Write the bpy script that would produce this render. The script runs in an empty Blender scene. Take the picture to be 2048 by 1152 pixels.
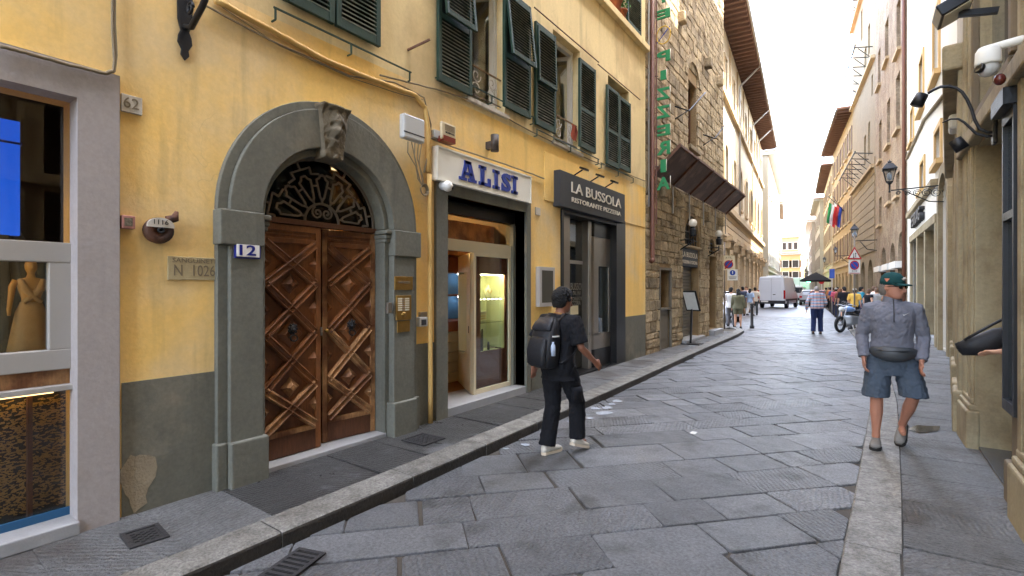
import bpy, bmesh, math, random
from mathutils import Vector, Matrix, noise
from mathutils.geometry import tessellate_polygon
random.seed(7)
R = math.radians
scn = bpy.context.scene
col = scn.collection

# ------------------------------------------------------------------ camera, sky, sun, exposure
YAW = math.atan(.702)          # the camera looks this far to the left of the street axis (+Y)
CAM_H = 1.68
cd = bpy.data.cameras.new('camera'); cam = bpy.data.objects.new('camera', cd); col.objects.link(cam)
cd.sensor_width = 36; cd.lens = 36 * 1000 / 2048; cd.clip_start = .05; cd.clip_end = 3000
cam.location = (0, 0, CAM_H); cam.rotation_euler = (R(90), 0, YAW)
scn.camera = cam
scn.render.resolution_x = 1024; scn.render.resolution_y = 576

SUN_EL, SUN_AZ = R(62), R(80)   # azimuth clockwise from +Y: the sun stands over the right-hand roofs
wd = bpy.data.worlds.new('World'); scn.world = wd; wd.use_nodes = True
nt = wd.node_tree; nt.nodes.clear()
sky = nt.nodes.new('ShaderNodeTexSky'); sky.sky_type = 'NISHITA'; sky.sun_disc = False
sky.sun_elevation = SUN_EL; sky.sun_rotation = SUN_AZ
sky.air_density = 1.0; sky.dust_density = 2.5; sky.ozone_density = 1.0
bg = nt.nodes.new('ShaderNodeBackground'); bg.inputs['Strength'].default_value = .15
hs = nt.nodes.new('ShaderNodeHueSaturation'); hs.inputs['Saturation'].default_value = .72
wo = nt.nodes.new('ShaderNodeOutputWorld')
nt.links.new(sky.outputs[0], hs.inputs['Color']); nt.links.new(hs.outputs[0], bg.inputs['Color']); nt.links.new(bg.outputs[0], wo.inputs['Surface'])
sd = bpy.data.lights.new('sun', 'SUN'); sun = bpy.data.objects.new('sun', sd); col.objects.link(sun)
sd.energy = 2.; sd.angle = R(.53); sd.color = (1, .94, .85)
sun.rotation_euler = (R(90) - SUN_EL, 0, R(180) - SUN_AZ)
sun.location = (30, 8, 40)
vs = scn.view_settings
scn.display_settings.display_device = 'sRGB'
vs.view_transform = 'Standard'; vs.look = 'None'; vs.gamma = 1; vs.use_curve_mapping = False
vs.exposure = 4.35
scn.cycles.max_bounces = 10; scn.cycles.diffuse_bounces = 5; scn.cycles.transparent_max_bounces = 12

# ------------------------------------------------------------------ pixel -> place (2048 x 1152 photograph)
_c, _s = math.cos(YAW), math.sin(YAW)
def ray(x, y):
    u = (x - 1024) / 1000; return Vector((u * _c - _s, u * _s + _c, -(y - 576) / 1000))
def G(x, y, z=0.):
    r = ray(x, y); t = (z - CAM_H) / r.z; return Vector((r.x * t, r.y * t, z))

# ------------------------------------------------------------------ materials
def srgb(r, g, b, k=1.):
    f = lambda c: (c / 12.92 if c <= .04045 else ((c + .055) / 1.055) ** 2.4)
    return (f(r / 255) * k, f(g / 255) * k, f(b / 255) * k, 1)
_M = {}
def mat(name, c, rough=.75, var=.12, scale=2., bump=.15, bscale=60., metal=0., spec=.4, c2=None, c2s=1.3, c2t=(.5, .62),
        orand=0., emit=0., trans=0., streak=0., brick=None, rvar=0., alpha=1., bdist=.01, sub=None, coat=0., grain=0., gs=48.):
    """one procedural material: base colour with two noise octaves, optional second colour patches, streaks and fine relief"""
    if name in _M: return _M[name]
    m = bpy.data.materials.new(name); m.use_nodes = True; _M[name] = m
    n = m.node_tree.nodes; l = m.node_tree.links; n.clear()
    out = n.new('ShaderNodeOutputMaterial'); p = n.new('ShaderNodeBsdfPrincipled'); l.new(p.outputs[0], out.inputs[0])
    p.inputs['Roughness'].default_value = rough; p.inputs['Metallic'].default_value = metal
    p.inputs['Specular IOR Level'].default_value = spec; p.inputs['Transmission Weight'].default_value = trans
    p.inputs['Alpha'].default_value = alpha; p.inputs['Coat Weight'].default_value = coat
    geo = n.new('ShaderNodeNewGeometry'); pos = geo.outputs['Position']
    def noi(sc, det=4, vec=None, rg=.55):
        t = n.new('ShaderNodeTexNoise'); t.inputs['Scale'].default_value = sc; t.inputs['Detail'].default_value = det; t.inputs['Roughness'].default_value = rg
        l.new(vec or pos, t.inputs['Vector']); return t.outputs['Fac']
    def mth(op, a, b=None, c_=None):
        t = n.new('ShaderNodeMath'); t.operation = op
        for i, v in enumerate((a, b, c_)):
            if v is None: continue
            if isinstance(v, (int, float)): t.inputs[i].default_value = v
            else: l.new(v, t.inputs[i])
        return t.outputs[0]
    rgb = n.new('ShaderNodeRGB'); rgb.outputs[0].default_value = c; cur = rgb.outputs[0]
    if c2:
        rmp = n.new('ShaderNodeMapRange'); rmp.inputs[1].default_value = c2t[0]; rmp.inputs[2].default_value = c2t[1]
        l.new(noi(c2s, 6), rmp.inputs[0])
        mx = n.new('ShaderNodeMix'); mx.data_type = 'RGBA'; mx.inputs[7].default_value = c2
        l.new(rmp.outputs[0], mx.inputs[0]); l.new(cur, mx.inputs[6]); cur = mx.outputs[2]
    fac = mth('ADD', mth('MULTIPLY', mth('SUBTRACT', noi(scale), .5), var * 2.4), 1.)
    fac = mth('MULTIPLY', fac, mth('ADD', mth('MULTIPLY', mth('SUBTRACT', noi(scale * 14), .5), var * 1.2), 1.))
    if streak:
        mp = n.new('ShaderNodeMapping'); mp.inputs['Scale'].default_value = (3.2, 3.2, .22); l.new(pos, mp.inputs['Vector'])
        fac = mth('MULTIPLY', fac, mth('ADD', mth('MULTIPLY', mth('SUBTRACT', noi(1.6, 5, mp.outputs[0]), .5), streak * 2), 1.))
    if grain:
        gr = n.new('ShaderNodeMapRange'); gr.inputs[1].default_value = .36; gr.inputs[2].default_value = .64; gr.inputs[3].default_value = 1 - grain; gr.inputs[4].default_value = 1 + grain
        l.new(noi(gs, 3, None, .7), gr.inputs[0]); fac = mth('MULTIPLY', fac, gr.outputs[0])
    if orand:
        oi = n.new('ShaderNodeObjectInfo')
        fac = mth('MULTIPLY', fac, mth('ADD', mth('MULTIPLY', mth('SUBTRACT', oi.outputs['Random'], .5), orand * 2), 1.))
    mv = n.new('ShaderNodeVectorMath'); mv.operation = 'SCALE'; l.new(cur, mv.inputs[0]); l.new(fac, mv.inputs['Scale'])
    l.new(mv.outputs[0], p.inputs['Base Color'])
    if rvar:
        l.new(mth('ADD', mth('MULTIPLY', mth('SUBTRACT', noi(scale * 1.7, 5), .5), rvar * 2), rough), p.inputs['Roughness'])
    if bump:
        b = n.new('ShaderNodeBump'); b.inputs['Strength'].default_value = min(1, bump); b.inputs['Distance'].default_value = bdist
        hgt = mth('ADD', noi(bscale, 5), mth('MULTIPLY', noi(bscale * .16, 3), 1.5))
        l.new(hgt, b.inputs['Height']); l.new(b.outputs[0], p.inputs['Normal'])
    if emit:
        l.new(mv.outputs[0], p.inputs['Emission Color']); p.inputs['Emission Strength'].default_value = emit
    if sub: sub(m, n, l, p, pos, noi, mth, cur, mv)
    return m

def slab_extra(groove):
    """chiselled lines whose direction changes with the stone, added to the relief"""
    def f(m, n, l, p, pos, noi, mth, cur, mv):
        oi = n.new('ShaderNodeObjectInfo')
        vr = n.new('ShaderNodeVectorRotate'); vr.rotation_type = 'Z_AXIS'; l.new(pos, vr.inputs['Vector'])
        l.new(mth('MULTIPLY', oi.outputs['Random'], 23.), vr.inputs['Angle'])
        w = n.new('ShaderNodeTexWave'); w.inputs['Scale'].default_value = 8.; w.inputs['Distortion'].default_value = 5.5
        w.inputs['Detail'].default_value = 3; w.inputs['Detail Scale'].default_value = 3.
        l.new(vr.outputs[0], w.inputs['Vector'])
        on = mth('GREATER_THAN', mth('FRACT', mth('MULTIPLY', oi.outputs['Random'], 7.31)), 1 - groove)
        wv = mth('MULTIPLY', mth('MULTIPLY', w.outputs['Fac'], on), mth('MULTIPLY', noi(2.2, 3), 1.9))
        hgt = mth('ADD', mth('ADD', mth('MULTIPLY', noi(85, 5, None, .75), 1.5), mth('MULTIPLY', noi(9, 4), 2.2)), wv)
        b = n.new('ShaderNodeBump'); b.inputs['Strength'].default_value = 1.; b.inputs['Distance'].default_value = .012
        l.new(hgt, b.inputs['Height']); l.new(b.outputs[0], p.inputs['Normal'])
    return f
def plaster_extra(stain=.22, crack=.35):
    """runs of old dirt and hairline cracks"""
    def f(m, n, l, p, pos, noi, mth, cur, mv):
        mp = n.new('ShaderNodeMapping'); mp.inputs['Scale'].default_value = (5., 5., .55); l.new(pos, mp.inputs['Vector'])
        a = n.new('ShaderNodeMapRange'); a.inputs[1].default_value = .56; a.inputs[2].default_value = .74; l.new(noi(1., 6, mp.outputs[0], .6), a.inputs[0])
        v = n.new('ShaderNodeTexVoronoi'); v.feature = 'DISTANCE_TO_EDGE'; v.inputs['Scale'].default_value = .9
        wp = n.new('ShaderNodeTexNoise'); wp.inputs['Scale'].default_value = 3.; l.new(pos, wp.inputs['Vector'])
        ad = n.new('ShaderNodeVectorMath'); ad.operation = 'ADD'; l.new(pos, ad.inputs[0]); l.new(wp.outputs['Color'], ad.inputs[1]); l.new(ad.outputs[0], v.inputs['Vector'])
        ln = mth('MULTIPLY', mth('LESS_THAN', v.outputs['Distance'], .0035), mth('GREATER_THAN', noi(.9, 2), .6))
        k = mth('MULTIPLY', mth('SUBTRACT', 1., mth('MULTIPLY', a.outputs[0], stain)), mth('SUBTRACT', 1., mth('MULTIPLY', ln, crack)))
        s2 = n.new('ShaderNodeVectorMath'); s2.operation = 'SCALE'; l.new(mv.outputs[0], s2.inputs[0]); l.new(k, s2.inputs['Scale']); l.new(s2.outputs[0], p.inputs['Base Color'])
    return f
def wood_extra(sc=(40, 40, 3), amt=.5):
    def f(m, n, l, p, pos, noi, mth, cur, mv):
        mp = n.new('ShaderNodeMapping'); mp.inputs['Scale'].default_value = sc; l.new(pos, mp.inputs['Vector'])
        g = noi(1., 6, mp.outputs[0], .65)
        sc2 = n.new('ShaderNodeVectorMath'); sc2.operation = 'SCALE'; l.new(mv.outputs[0], sc2.inputs[0])
        l.new(mth('ADD', mth('MULTIPLY', mth('SUBTRACT', g, .5), amt * 2.4), 1.), sc2.inputs['Scale'])
        l.new(sc2.outputs[0], p.inputs['Base Color'])
        b = n.new('ShaderNodeBump'); b.inputs['Strength'].default_value = .5; b.inputs['Distance'].default_value = .004
        l.new(g, b.inputs['Height']); l.new(b.outputs[0], p.inputs['Normal'])
    return f
def glass_mat(name, tint=(.9, .95, .95, 1), mixf=.12, rough=.02):
    """thin window glass: clear with a mirror share that grows at grazing angles"""
    if name in _M: return _M[name]
    m = bpy.data.materials.new(name); m.use_nodes = True; _M[name] = m
    n = m.node_tree.nodes; l = m.node_tree.links; n.clear()
    out = n.new('ShaderNodeOutputMaterial'); t = n.new('ShaderNodeBsdfTransparent'); g = n.new('ShaderNodeBsdfGlossy'); mx = n.new('ShaderNodeMixShader')
    t.inputs[0].default_value = tint; g.inputs['Roughness'].default_value = rough
    fr = n.new('ShaderNodeLayerWeight'); pw = n.new('ShaderNodeMath'); pw.operation = 'POWER'; pw.inputs[1].default_value = 5.; l.new(fr.outputs['Facing'], pw.inputs[0])
    ad = n.new('ShaderNodeMath'); ad.operation = 'ADD'; ad.inputs[1].default_value = mixf; ad.use_clamp = True
    l.new(pw.outputs[0], ad.inputs[0]); l.new(ad.outputs[0], mx.inputs[0]); l.new(t.outputs[0], mx.inputs[1]); l.new(g.outputs[0], mx.inputs[2]); l.new(mx.outputs[0], out.inputs[0])
    return m

# ------------------------------------------------------------------ mesh builder
class MB:
    def __init__(s): s.v = []; s.f = []; s.sm = []
    def add(s, vs_, fs, smooth=False):
        o = len(s.v); s.v += [Vector(q) for q in vs_]
        for f in fs: s.f.append(tuple(i + o for i in f)); s.sm.append(smooth)
        return s
    def box(s, a, b, M=None):
        x0, y0, z0 = a; x1, y1, z1 = b
        q = [(x0,y0,z0),(x1,y0,z0),(x1,y1,z0),(x0,y1,z0),(x0,y0,z1),(x1,y0,z1),(x1,y1,z1),(x0,y1,z1)]
        if M: q = [M @ Vector(p) for p in q]
        return s.add(q, [(0,3,2,1),(4,5,6,7),(0,1,5,4),(1,2,6,5),(2,3,7,6),(3,0,4,7)])
    def bar(s, a, b, w, h=None, up=(0, 0, 1)):
        """box from a to b with cross-section w x h"""
        a, b = Vector(a), Vector(b); h = h or w; d = (b - a); L = d.length; d.normalize(); u = Vector(up)
        if abs(d.dot(u)) > .98: u = Vector((1, 0, 0))
        r = d.cross(u).normalized(); u = r.cross(d)
        M = Matrix((( r.x, d.x, u.x, a.x), (r.y, d.y, u.y, a.y), (r.z, d.z, u.z, a.z), (0, 0, 0, 1)))
        return s.box((-w / 2, 0, -h / 2), (w / 2, L, h / 2), M)
    def loft(s, rings, cap=True, smooth=True):
        n = len(rings[0]); o = []
        for r in rings: o += r
        fs = []
        for i in range(len(rings) - 1):
            for k in range(n): fs.append((i*n+k, i*n+(k+1) % n, (i+1)*n+(k+1) % n, (i+1)*n+k))
        if cap: fs += [tuple(range(n))[::-1], tuple((len(rings)-1)*n + k for k in range(n))]
        return s.add(o, fs, smooth)
    def tube(s, pts, r, n=8, cap=True):
        pts = [Vector(p) for p in pts]; rr = r if isinstance(r, (list, tuple)) else [r] * len(pts)
        rings = []; u = None
        for i, p in enumerate(pts):
            d = (pts[min(i+1, len(pts)-1)] - pts[max(i-1, 0)])
            if d.length < 1e-9: d = Vector((0, 0, 1))
            d.normalize()
            if u is None: u = Vector((0, 0, 1)) if abs(d.z) < .9 else Vector((1, 0, 0))
            u = (u - d * u.dot(d))
            if u.length < 1e-4: u = d.orthogonal()
            u.normalize(); w = d.cross(u)
            rings.append([p + (u * math.cos(2*math.pi*k/n) + w * math.sin(2*math.pi*k/n)) * rr[i] for k in range(n)])
        return s.loft(rings, cap)
    def lathe(s, prof, n=16, M=None, smooth=True):
        rings = [[Vector((r*math.cos(2*math.pi*k/n), r*math.sin(2*math.pi*k/n), z)) for k in range(n)] for r, z in prof]
        if M: rings = [[M @ p for p in r] for r in rings]
        return s.loft(rings, True, smooth)
    def prism(s, poly, fn, t0, t1):
        """poly of 2-D points, fn(u, v, t) -> point; closed solid between t0 and t1"""
        n = len(poly); tri = tessellate_polygon([[Vector((u, v, 0)) for u, v in poly]])
        q = [fn(u, v, t0) for u, v in poly] + [fn(u, v, t1) for u, v in poly]
        fs = [tuple(t) for t in tri] + [tuple(i + n for i in t[::-1]) for t in tri] + [(i, (i+1) % n, n+(i+1) % n, n+i) for i in range(n)]
        return s.add(q, fs)
    def sph(s, c, r, n=12, m=8, sc=(1, 1, 1)):
        c = Vector(c); rings = []
        for i in range(m + 1):
            a = math.pi * i / m; q = max(1e-4, math.sin(a))
            rings.append([c + Vector((r*sc[0]*q*math.cos(2*math.pi*k/n), r*sc[1]*q*math.sin(2*math.pi*k/n), -r*sc[2]*math.cos(a))) for k in range(n)])
        return s.loft(rings)
    def mesh(s, name, org=Vector((0, 0, 0)), recalc=True):
        me = bpy.data.meshes.new(name); me.from_pydata([tuple(v - org) for v in s.v], [], s.f)
        for p, q in zip(me.polygons, s.sm): p.use_smooth = q
        if recalc:
            bm = bmesh.new(); bm.from_mesh(me); bmesh.ops.recalc_face_normals(bm, faces=bm.faces); bm.to_mesh(me); bm.free()
        me.update(); return me
def link(name, me, m=None, parent=None, loc=None, bevel=0, seg=2):
    o = bpy.data.objects.new(name, me); col.objects.link(o)
    if m is not None:
        me.materials.clear()
        for q in (m if isinstance(m, (list, tuple)) else [m]): me.materials.append(q)
    if parent is not None: o.parent = parent
    if loc is not None: o.location = loc
    if bevel:
        bv = o.modifiers.new('bevel', 'BEVEL'); bv.width = bevel; bv.segments = seg; bv.limit_method = 'ANGLE'; bv.angle_limit = R(40)
    return o
def wloc(o):
    l = Vector(o.location); q = o.parent
    while q is not None: l += Vector(q.location); q = q.parent
    return l
def obj(name, mb, m, parent=None, bevel=0, org=None, recalc=True, seg=2):
    """world-space builder -> object; a top-level mesh gets its origin at the middle of its foot"""
    if parent is None:
        if org is None:
            xs = [v.x for v in mb.v]; ys = [v.y for v in mb.v]; zs = [v.z for v in mb.v]
            org = Vector(((min(xs)+max(xs))/2, (min(ys)+max(ys))/2, min(zs)))
        o = link(name, mb.mesh(name, org, recalc), m, None, org, bevel, seg)
    else:
        pw = wloc(parent); off = org if org is not None else pw
        o = link(name, mb.mesh(name, Vector(off), recalc), m, parent, Vector(off) - pw, bevel, seg)
    return o
def thing(name, label, cat, loc, group=None, kind=None):
    o = bpy.data.objects.new(name, None); col.objects.link(o); o.location = loc; o.empty_display_size = .2
    tag(o, label, cat, group); 
    if kind: o['kind'] = kind
    return o
def tag(o, label, cat=None, group=None):
    o['label'] = label
    if cat: o['category'] = cat
    if group: o['group'] = group
    return o
def struct(o): o['kind'] = 'structure'; return o
def dup(root, loc, label=None, rz=None):
    r = root.copy(); col.objects.link(r); r.location = loc
    if rz is not None: r.rotation_euler.z = rz
    if label: r['label'] = label
    for ch in list(root.children):
        c_ = ch.copy(); col.objects.link(c_); c_.parent = r
        for g in ch.children:
            d = g.copy(); col.objects.link(d); d.parent = c_
    return r

# ------------------------------------------------------------------ facade frame: s along the wall, z up, o out towards the street
class Fac:
    def __init__(f, p0, p1, out):
        f.p0 = Vector((p0[0], p0[1], 0)); f.d = (Vector((p1[0], p1[1], 0)) - f.p0); f.L = f.d.length; f.d.normalize()
        n = Vector((f.d.y, -f.d.x, 0)); f.n = n if n.dot(Vector((out[0], out[1], 0))) > 0 else -n
        f.tx = f.d if f.d.cross(Vector((0, 0, 1))).dot(f.n) > 0 else -f.d      # reading direction
    def P(f, s, z, o=0.): return f.p0 + f.d * s + f.n * o + Vector((0, 0, z))
    def px(f, x, y, o=0.):
        r = ray(x, y); q = f.p0 + f.n * o; t = q.dot(f.n) / r.dot(f.n)      # camera is at x=y=0
        h = Vector((r.x * t, r.y * t, 0)); return ((h - f.p0).dot(f.d), CAM_H + r.z * t)
    def s(f, x, o=0.): return f.px(x, 576, o)[0]
    def z(f, x, y, o=0.): return f.px(x, y, o)[1]
    def box(f, mb, s0, s1, z0, z1, o0, o1):
        q = [f.P(a, b, c) for b in (z0, z1) for a, c in ((s0, o0), (s1, o0), (s1, o1), (s0, o1))]
        return mb.add(q, [(0,3,2,1),(4,5,6,7),(0,1,5,4),(1,2,6,5),(2,3,7,6),(3,0,4,7)])
    def wall(f, mb, outer, holes=(), depth=.25, o=0., back=True):
        """front sheet with openings, reveals running `depth` back into the wall"""
        loops = [list(outer)] + [list(h) for h in holes]
        flat = [p for lp in loops for p in lp]
        tri = tessellate_polygon([[Vector((a, b, 0)) for a, b in lp] for lp in loops])
        mb.add([f.P(a, b, o) for a, b in flat], [tuple(t) for t in tri])
        for h in holes:
            n = len(h); mb.add([f.P(a, b, o) for a, b in h] + [f.P(a, b, o - depth) for a, b in h], [(i, (i+1) % n, n+(i+1) % n, n+i) for i in range(n)])
        return mb
    def prism(f, mb, poly, o0, o1): return mb.prism(poly, lambda a, b, t: f.P(a, b, t), o0, o1)
    def mx(f, s, z, o): 
        t, n = f.tx, f.n; p = f.P(s, z, o)
        return Matrix(((t.x, 0, n.x, p.x), (t.y, 0, n.y, p.y), (0, 1, 0, p.z), (0, 0, 0, 1)))
def rect(s0, s1, z0, z1): return [(s0, z0), (s1, z0), (s1, z1), (s0, z1)]

def text_pts(body, bold=0., ext=.0, res=3):
    cu = bpy.data.curves.new('t', 'FONT'); cu.body = body; cu.offset = bold; cu.extrude = ext; cu.resolution_u = res; cu.align_x = 'LEFT'
    o = bpy.data.objects.new('t', cu); col.objects.link(o)
    me = bpy.data.meshes.new_from_object(o.evaluated_get(bpy.context.evaluated_depsgraph_get()))
    bpy.data.objects.remove(o); bpy.data.curves.remove(cu)
    return me
def text(body, M, w, h, m, parent=None, name='lettering', bold=.0, thick=.004, squeeze=True):
    """lettering fitted into w x h, lower-left corner at M's origin (x reading, y up, z out)"""
    me = text_pts(body, bold, .5)
    xs = [v.co.x for v in me.vertices]; ys = [v.co.y for v in me.vertices]
    sx = w / (max(xs) - min(xs)); sy = h / (max(ys) - min(ys))
    S = M @ Matrix.Diagonal((sx, sy, thick, 1)) @ Matrix.Translation((-min(xs), -min(ys), .5))
    org = wloc(parent) if parent is not None else M.translation.copy()
    me.transform(Matrix.Translation(-org) @ S)
    if S.determinant() < 0: me.flip_normals()
    me.name = name
    if (len(body.replace(' ', '')) <= 3 and len(body) > 1) or ' ' in body:      # one object per word, or per character where there are few
        bm = bmesh.new(); bm.from_mesh(me); bmesh.ops.remove_doubles(bm, verts=bm.verts, dist=1e-5); bm.verts.index_update(); left = set(bm.faces); last = None; isls = []
        while left:
            st = [left.pop()]; isl = set(st)
            while st:
                for e in st.pop().edges:
                    for g_ in e.link_faces:
                        if g_ in left: left.discard(g_); isl.add(g_); st.append(g_)
            isls.append(isl)
        isls.sort(key=lambda q: sum((M.inverted() @ (org + g_.calc_center_median())).x for g_ in q) / len(q))
        cnt = [1] * len(isls) if len(body.replace(' ', '')) <= 3 else [len(w_) for w_ in body.split()]
        groups = []; k0 = 0
        for c_ in cnt: groups.append(set().union(*isls[k0:k0 + c_])) if isls[k0:k0 + c_] else None; k0 += c_
        for isl in groups:
            ix = {}; vv = []; ff = []
            for g_ in isl:
                for q in g_.verts:
                    if q.index not in ix: ix[q.index] = len(vv); vv.append(tuple(q.co))
                ff.append(tuple(ix[q.index] for q in g_.verts))
            m2 = bpy.data.meshes.new('character'); m2.from_pydata(vv, [], ff); last = link('character', m2, m, parent, None if parent is not None else org)
        bm.free(); return last
    return link(name, me, m, parent, None if parent is not None else org)
# ================================================================== materials in use
m_slab = mat('paving_stone', srgb(108, 108, 109), rough=.42, grain=.3, var=.3, scale=4., orand=.24, spec=.6, rvar=.16, c2=srgb(76, 75, 74), c2s=2.4, c2t=(.56, .7), sub=slab_extra(.4))
m_walk = mat('pavement_stone', srgb(106, 106, 105), rough=.5, grain=.26, var=.3, scale=3., orand=.14, rvar=.12, c2=srgb(84, 80, 76), c2s=1.7, sub=slab_extra(.8))
m_wet = mat('wet_pavement_stone', srgb(66, 65, 63), rough=.32, grain=.2, var=.2, scale=4., orand=.15, rvar=.12, c2=srgb(105, 105, 106), c2s=1.9, c2t=(.58, .66), sub=slab_extra(.95))
m_kerb = mat('kerb_stone', srgb(118, 115, 108), rough=.65, grain=.34, var=.3, scale=9., bump=1., bscale=45, orand=.14, c2=srgb(88, 84, 77), c2s=7., c2t=(.42, .7), bdist=.012)
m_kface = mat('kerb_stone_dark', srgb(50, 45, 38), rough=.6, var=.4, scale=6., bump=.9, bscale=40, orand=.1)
m_mortar = mat('joint_mortar', srgb(74, 68, 60), rough=.9, var=.3, scale=4., bump=.6, bscale=80)
m_yel = mat('yellow_plaster', srgb(240, 199, 116), rough=.88, grain=.035, gs=30, sub=plaster_extra(.22, .1), var=.07, scale=1.3, bump=.28, bscale=26, c2=srgb(222, 196, 146), c2s=.8, c2t=(.46, .66), streak=.13, bdist=.012)
m_yel2 = mat('pale_yellow_plaster', srgb(230, 208, 156), rough=.88, grain=.035, gs=30, sub=plaster_extra(.28, .1), var=.05, scale=.9, bump=.3, bscale=22, c2=srgb(208, 184, 136), c2s=.8, streak=.1, bdist=.01)
m_grey = mat('grey_green_plaster', srgb(104, 103, 92), rough=.75, grain=.08, gs=30, sub=plaster_extra(.3, .0), var=.16, scale=2.2, bump=.5, bscale=18, c2=srgb(128, 122, 106), c2s=1.6, c2t=(.56, .72), streak=.14, bdist=.01)
m_mauve = mat('mauve_grey_plaster', srgb(160, 152, 148), rough=.8, grain=.05, gs=30, sub=plaster_extra(.16, .0), var=.06, scale=2., bump=.35, bscale=26, c2=srgb(143, 133, 125), c2s=1.2, c2t=(.55, .75), streak=.06)
m_wood = mat('brown_door_wood', srgb(132, 84, 48), rough=.42, var=.3, scale=5., c2=srgb(92, 55, 32), c2s=3., c2t=(.42, .62), sub=wood_extra((55, 55, 5), .5))
m_woodw = mat('worn_door_wood', srgb(168, 126, 84), rough=.6, var=.35, scale=6., c2=srgb(108, 68, 42), c2s=4., c2t=(.4, .6), sub=wood_extra((60, 60, 9), .6))
m_woodd = mat('dark_door_wood', srgb(92, 58, 38), rough=.5, var=.3, scale=5., sub=wood_extra((60, 60, 7), .5))
m_iron = mat('black_iron', srgb(34, 34, 36), rough=.45, var=.2, scale=8, metal=.3, bump=.25)
m_grille = mat('taupe_painted_iron', srgb(112, 100, 86), rough=.6, var=.15, bump=.2)
m_dark = mat('dark_interior', srgb(30, 28, 26), rough=.9, var=.2, bump=0)
m_green = mat('dark_green_shutter_paint', srgb(30, 54, 42), rough=.5, var=.2, scale=6, bump=.25, bscale=40, c2=srgb(44, 68, 54), c2s=5, c2t=(.55, .7))
m_slat = mat('skylit_slat_paint', srgb(132, 132, 116), rough=.6, var=.22, scale=8, bump=.3, bscale=40, c2=srgb(84, 96, 82), c2s=6, c2t=(.48, .6), orand=.15)  # pale tone puts the sky light caught by the slats into their colour
m_white = mat('white_paint', srgb(222, 220, 212), rough=.5, var=.04, scale=3, bump=.06)
m_cream = mat('cream_paint', srgb(216, 204, 172), rough=.45, var=.05, scale=3, bump=.06)
m_marble = mat('grey_marble', srgb(196, 190, 178), rough=.55, var=.12, scale=9, bump=.2, c2=srgb(170, 160, 145), c2s=5)
m_engr = mat('engraved_letters', srgb(126, 114, 94), rough=.8, bump=0)
m_blue = mat('blue_enamel', srgb(30, 40, 118), rough=.35, var=.05, bump=0)
m_navy = mat('blue_sign_letters', srgb(38, 58, 140), rough=.45, var=.05, bump=.05)
m_brass = mat('brass', srgb(168, 132, 72), rough=.35, metal=.85, var=.25, scale=14, bump=.15)
m_steel = mat('brushed_steel', srgb(150, 142, 132), rough=.33, metal=.8, var=.1, scale=4, bump=.05)
m_alu = mat('aluminium_frame', srgb(172, 168, 162), rough=.45, metal=.15, var=.05, bump=.05)
m_char = mat('charcoal_sign', srgb(52, 53, 55), rough=.55, var=.1, scale=4, bump=.08)
m_black = mat('black_lacquer', srgb(24, 23, 24), rough=.3, var=.15, bump=.05)
m_lgrey = mat('light_grey_plastic', srgb(190, 190, 186), rough=.45, var=.05, bump=.05)
m_cable = mat('grey_cable', srgb(130, 116, 92), rough=.7, var=.2, bump=.1)
m_conduit = mat('ochre_conduit', srgb(204, 166, 98), rough=.7, var=.12, bump=.15)
m_rust = mat('rusty_metal', srgb(92, 58, 40), rough=.75, var=.3, scale=8, bump=.5, c2=srgb(60, 42, 34), c2s=6)
m_stone = mat('tower_stone', srgb(160, 142, 112), rough=.9, grain=.22, gs=26, var=.34, scale=4., bump=1., bscale=22, orand=.34, c2=srgb(112, 94, 70), c2s=1.9, c2t=(.5, .68), bdist=.03)
m_stonej = mat('tower_mortar', srgb(146, 122, 88), rough=.95, var=.25, scale=3, bump=.8, bscale=30, bdist=.02)
m_carve = mat('carved_stone', srgb(106, 96, 78), rough=.85, var=.3, scale=12, bump=.8, bscale=50)
m_glass = glass_mat('window_glass')
m_glassd = glass_mat('shop_glass', (.84, .81, .76, 1), .05)
m_sill = mat('pale_threshold_stone', srgb(150, 150, 150), rough=.5, var=.15, scale=6, bump=.3)

# ================================================================== ground, road and pavements
def interp(tb, y):
    if y <= tb[0][0]: return tb[0][1]
    for (a, b), (c, d) in zip(tb, tb[1:]):
        if y <= c: return b + (d - b) * (y - a) / (c - a)
    return tb[-1][1]
KL = [(-12, -3.02), (2.5, -3.08), (5.3, -3.15), (9.1, -3.25), (13.2, -3.4), (18.6, -3.52), (20.4, -3.66), (21.4, -3.98), (22.0, -4.5), (22.3, -5.2), (22.4, -20)]
KR = [(-12, -.2), (0, -.17), (3.5, -.12), (5, -.05), (9, .1), (13, .12), (19, -.12), (26, -.58), (44, -2.08), (67, -4.2), (140, -12.6)]
xl = lambda y: interp(KL, y)
xr = lambda y: interp(KR, y)
gm = MB(); gm.add([(-900, -900, -.09), (900, -900, -.09), (900, 900, -.09), (-900, 900, -.09)], [(0, 1, 2, 3)])
struct(obj('ground', gm, m_mortar, org=Vector((0, 0, -.09))))
m_far = mat('far_paving', srgb(112, 114, 118), rough=.42, var=.2, scale=.9, bump=.6, bscale=5, spec=.5, rvar=.1, bdist=.02)
rd = MB(); ys = [-12 + i * .8 for i in range(42)] + [22.4, 26, 34, 44, 60, 90, 140]
ys = sorted(set(ys)); q = []
for y in ys: q += [(xl(y) - .02 if y < 21.9 else -30, y, -.02), (xr(y) + .02, y, -.02)]
rd.add(q, [(2*i, 2*i+1, 2*i+3, 2*i+2) for i in range(len(ys) - 1)])
road = struct(obj('road', rd, m_mortar, org=Vector((-1.5, 0, -.02))))
far = MB(); far.add([(-34, 30, -.006), (xr(30), 30, -.006), (xr(60), 60, -.006), (xr(140), 140, -.006), (-60, 140, -.006)], [(0, 1, 2, 3, 4)])
o = obj('far_paving', far, m_far, road); 

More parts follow.
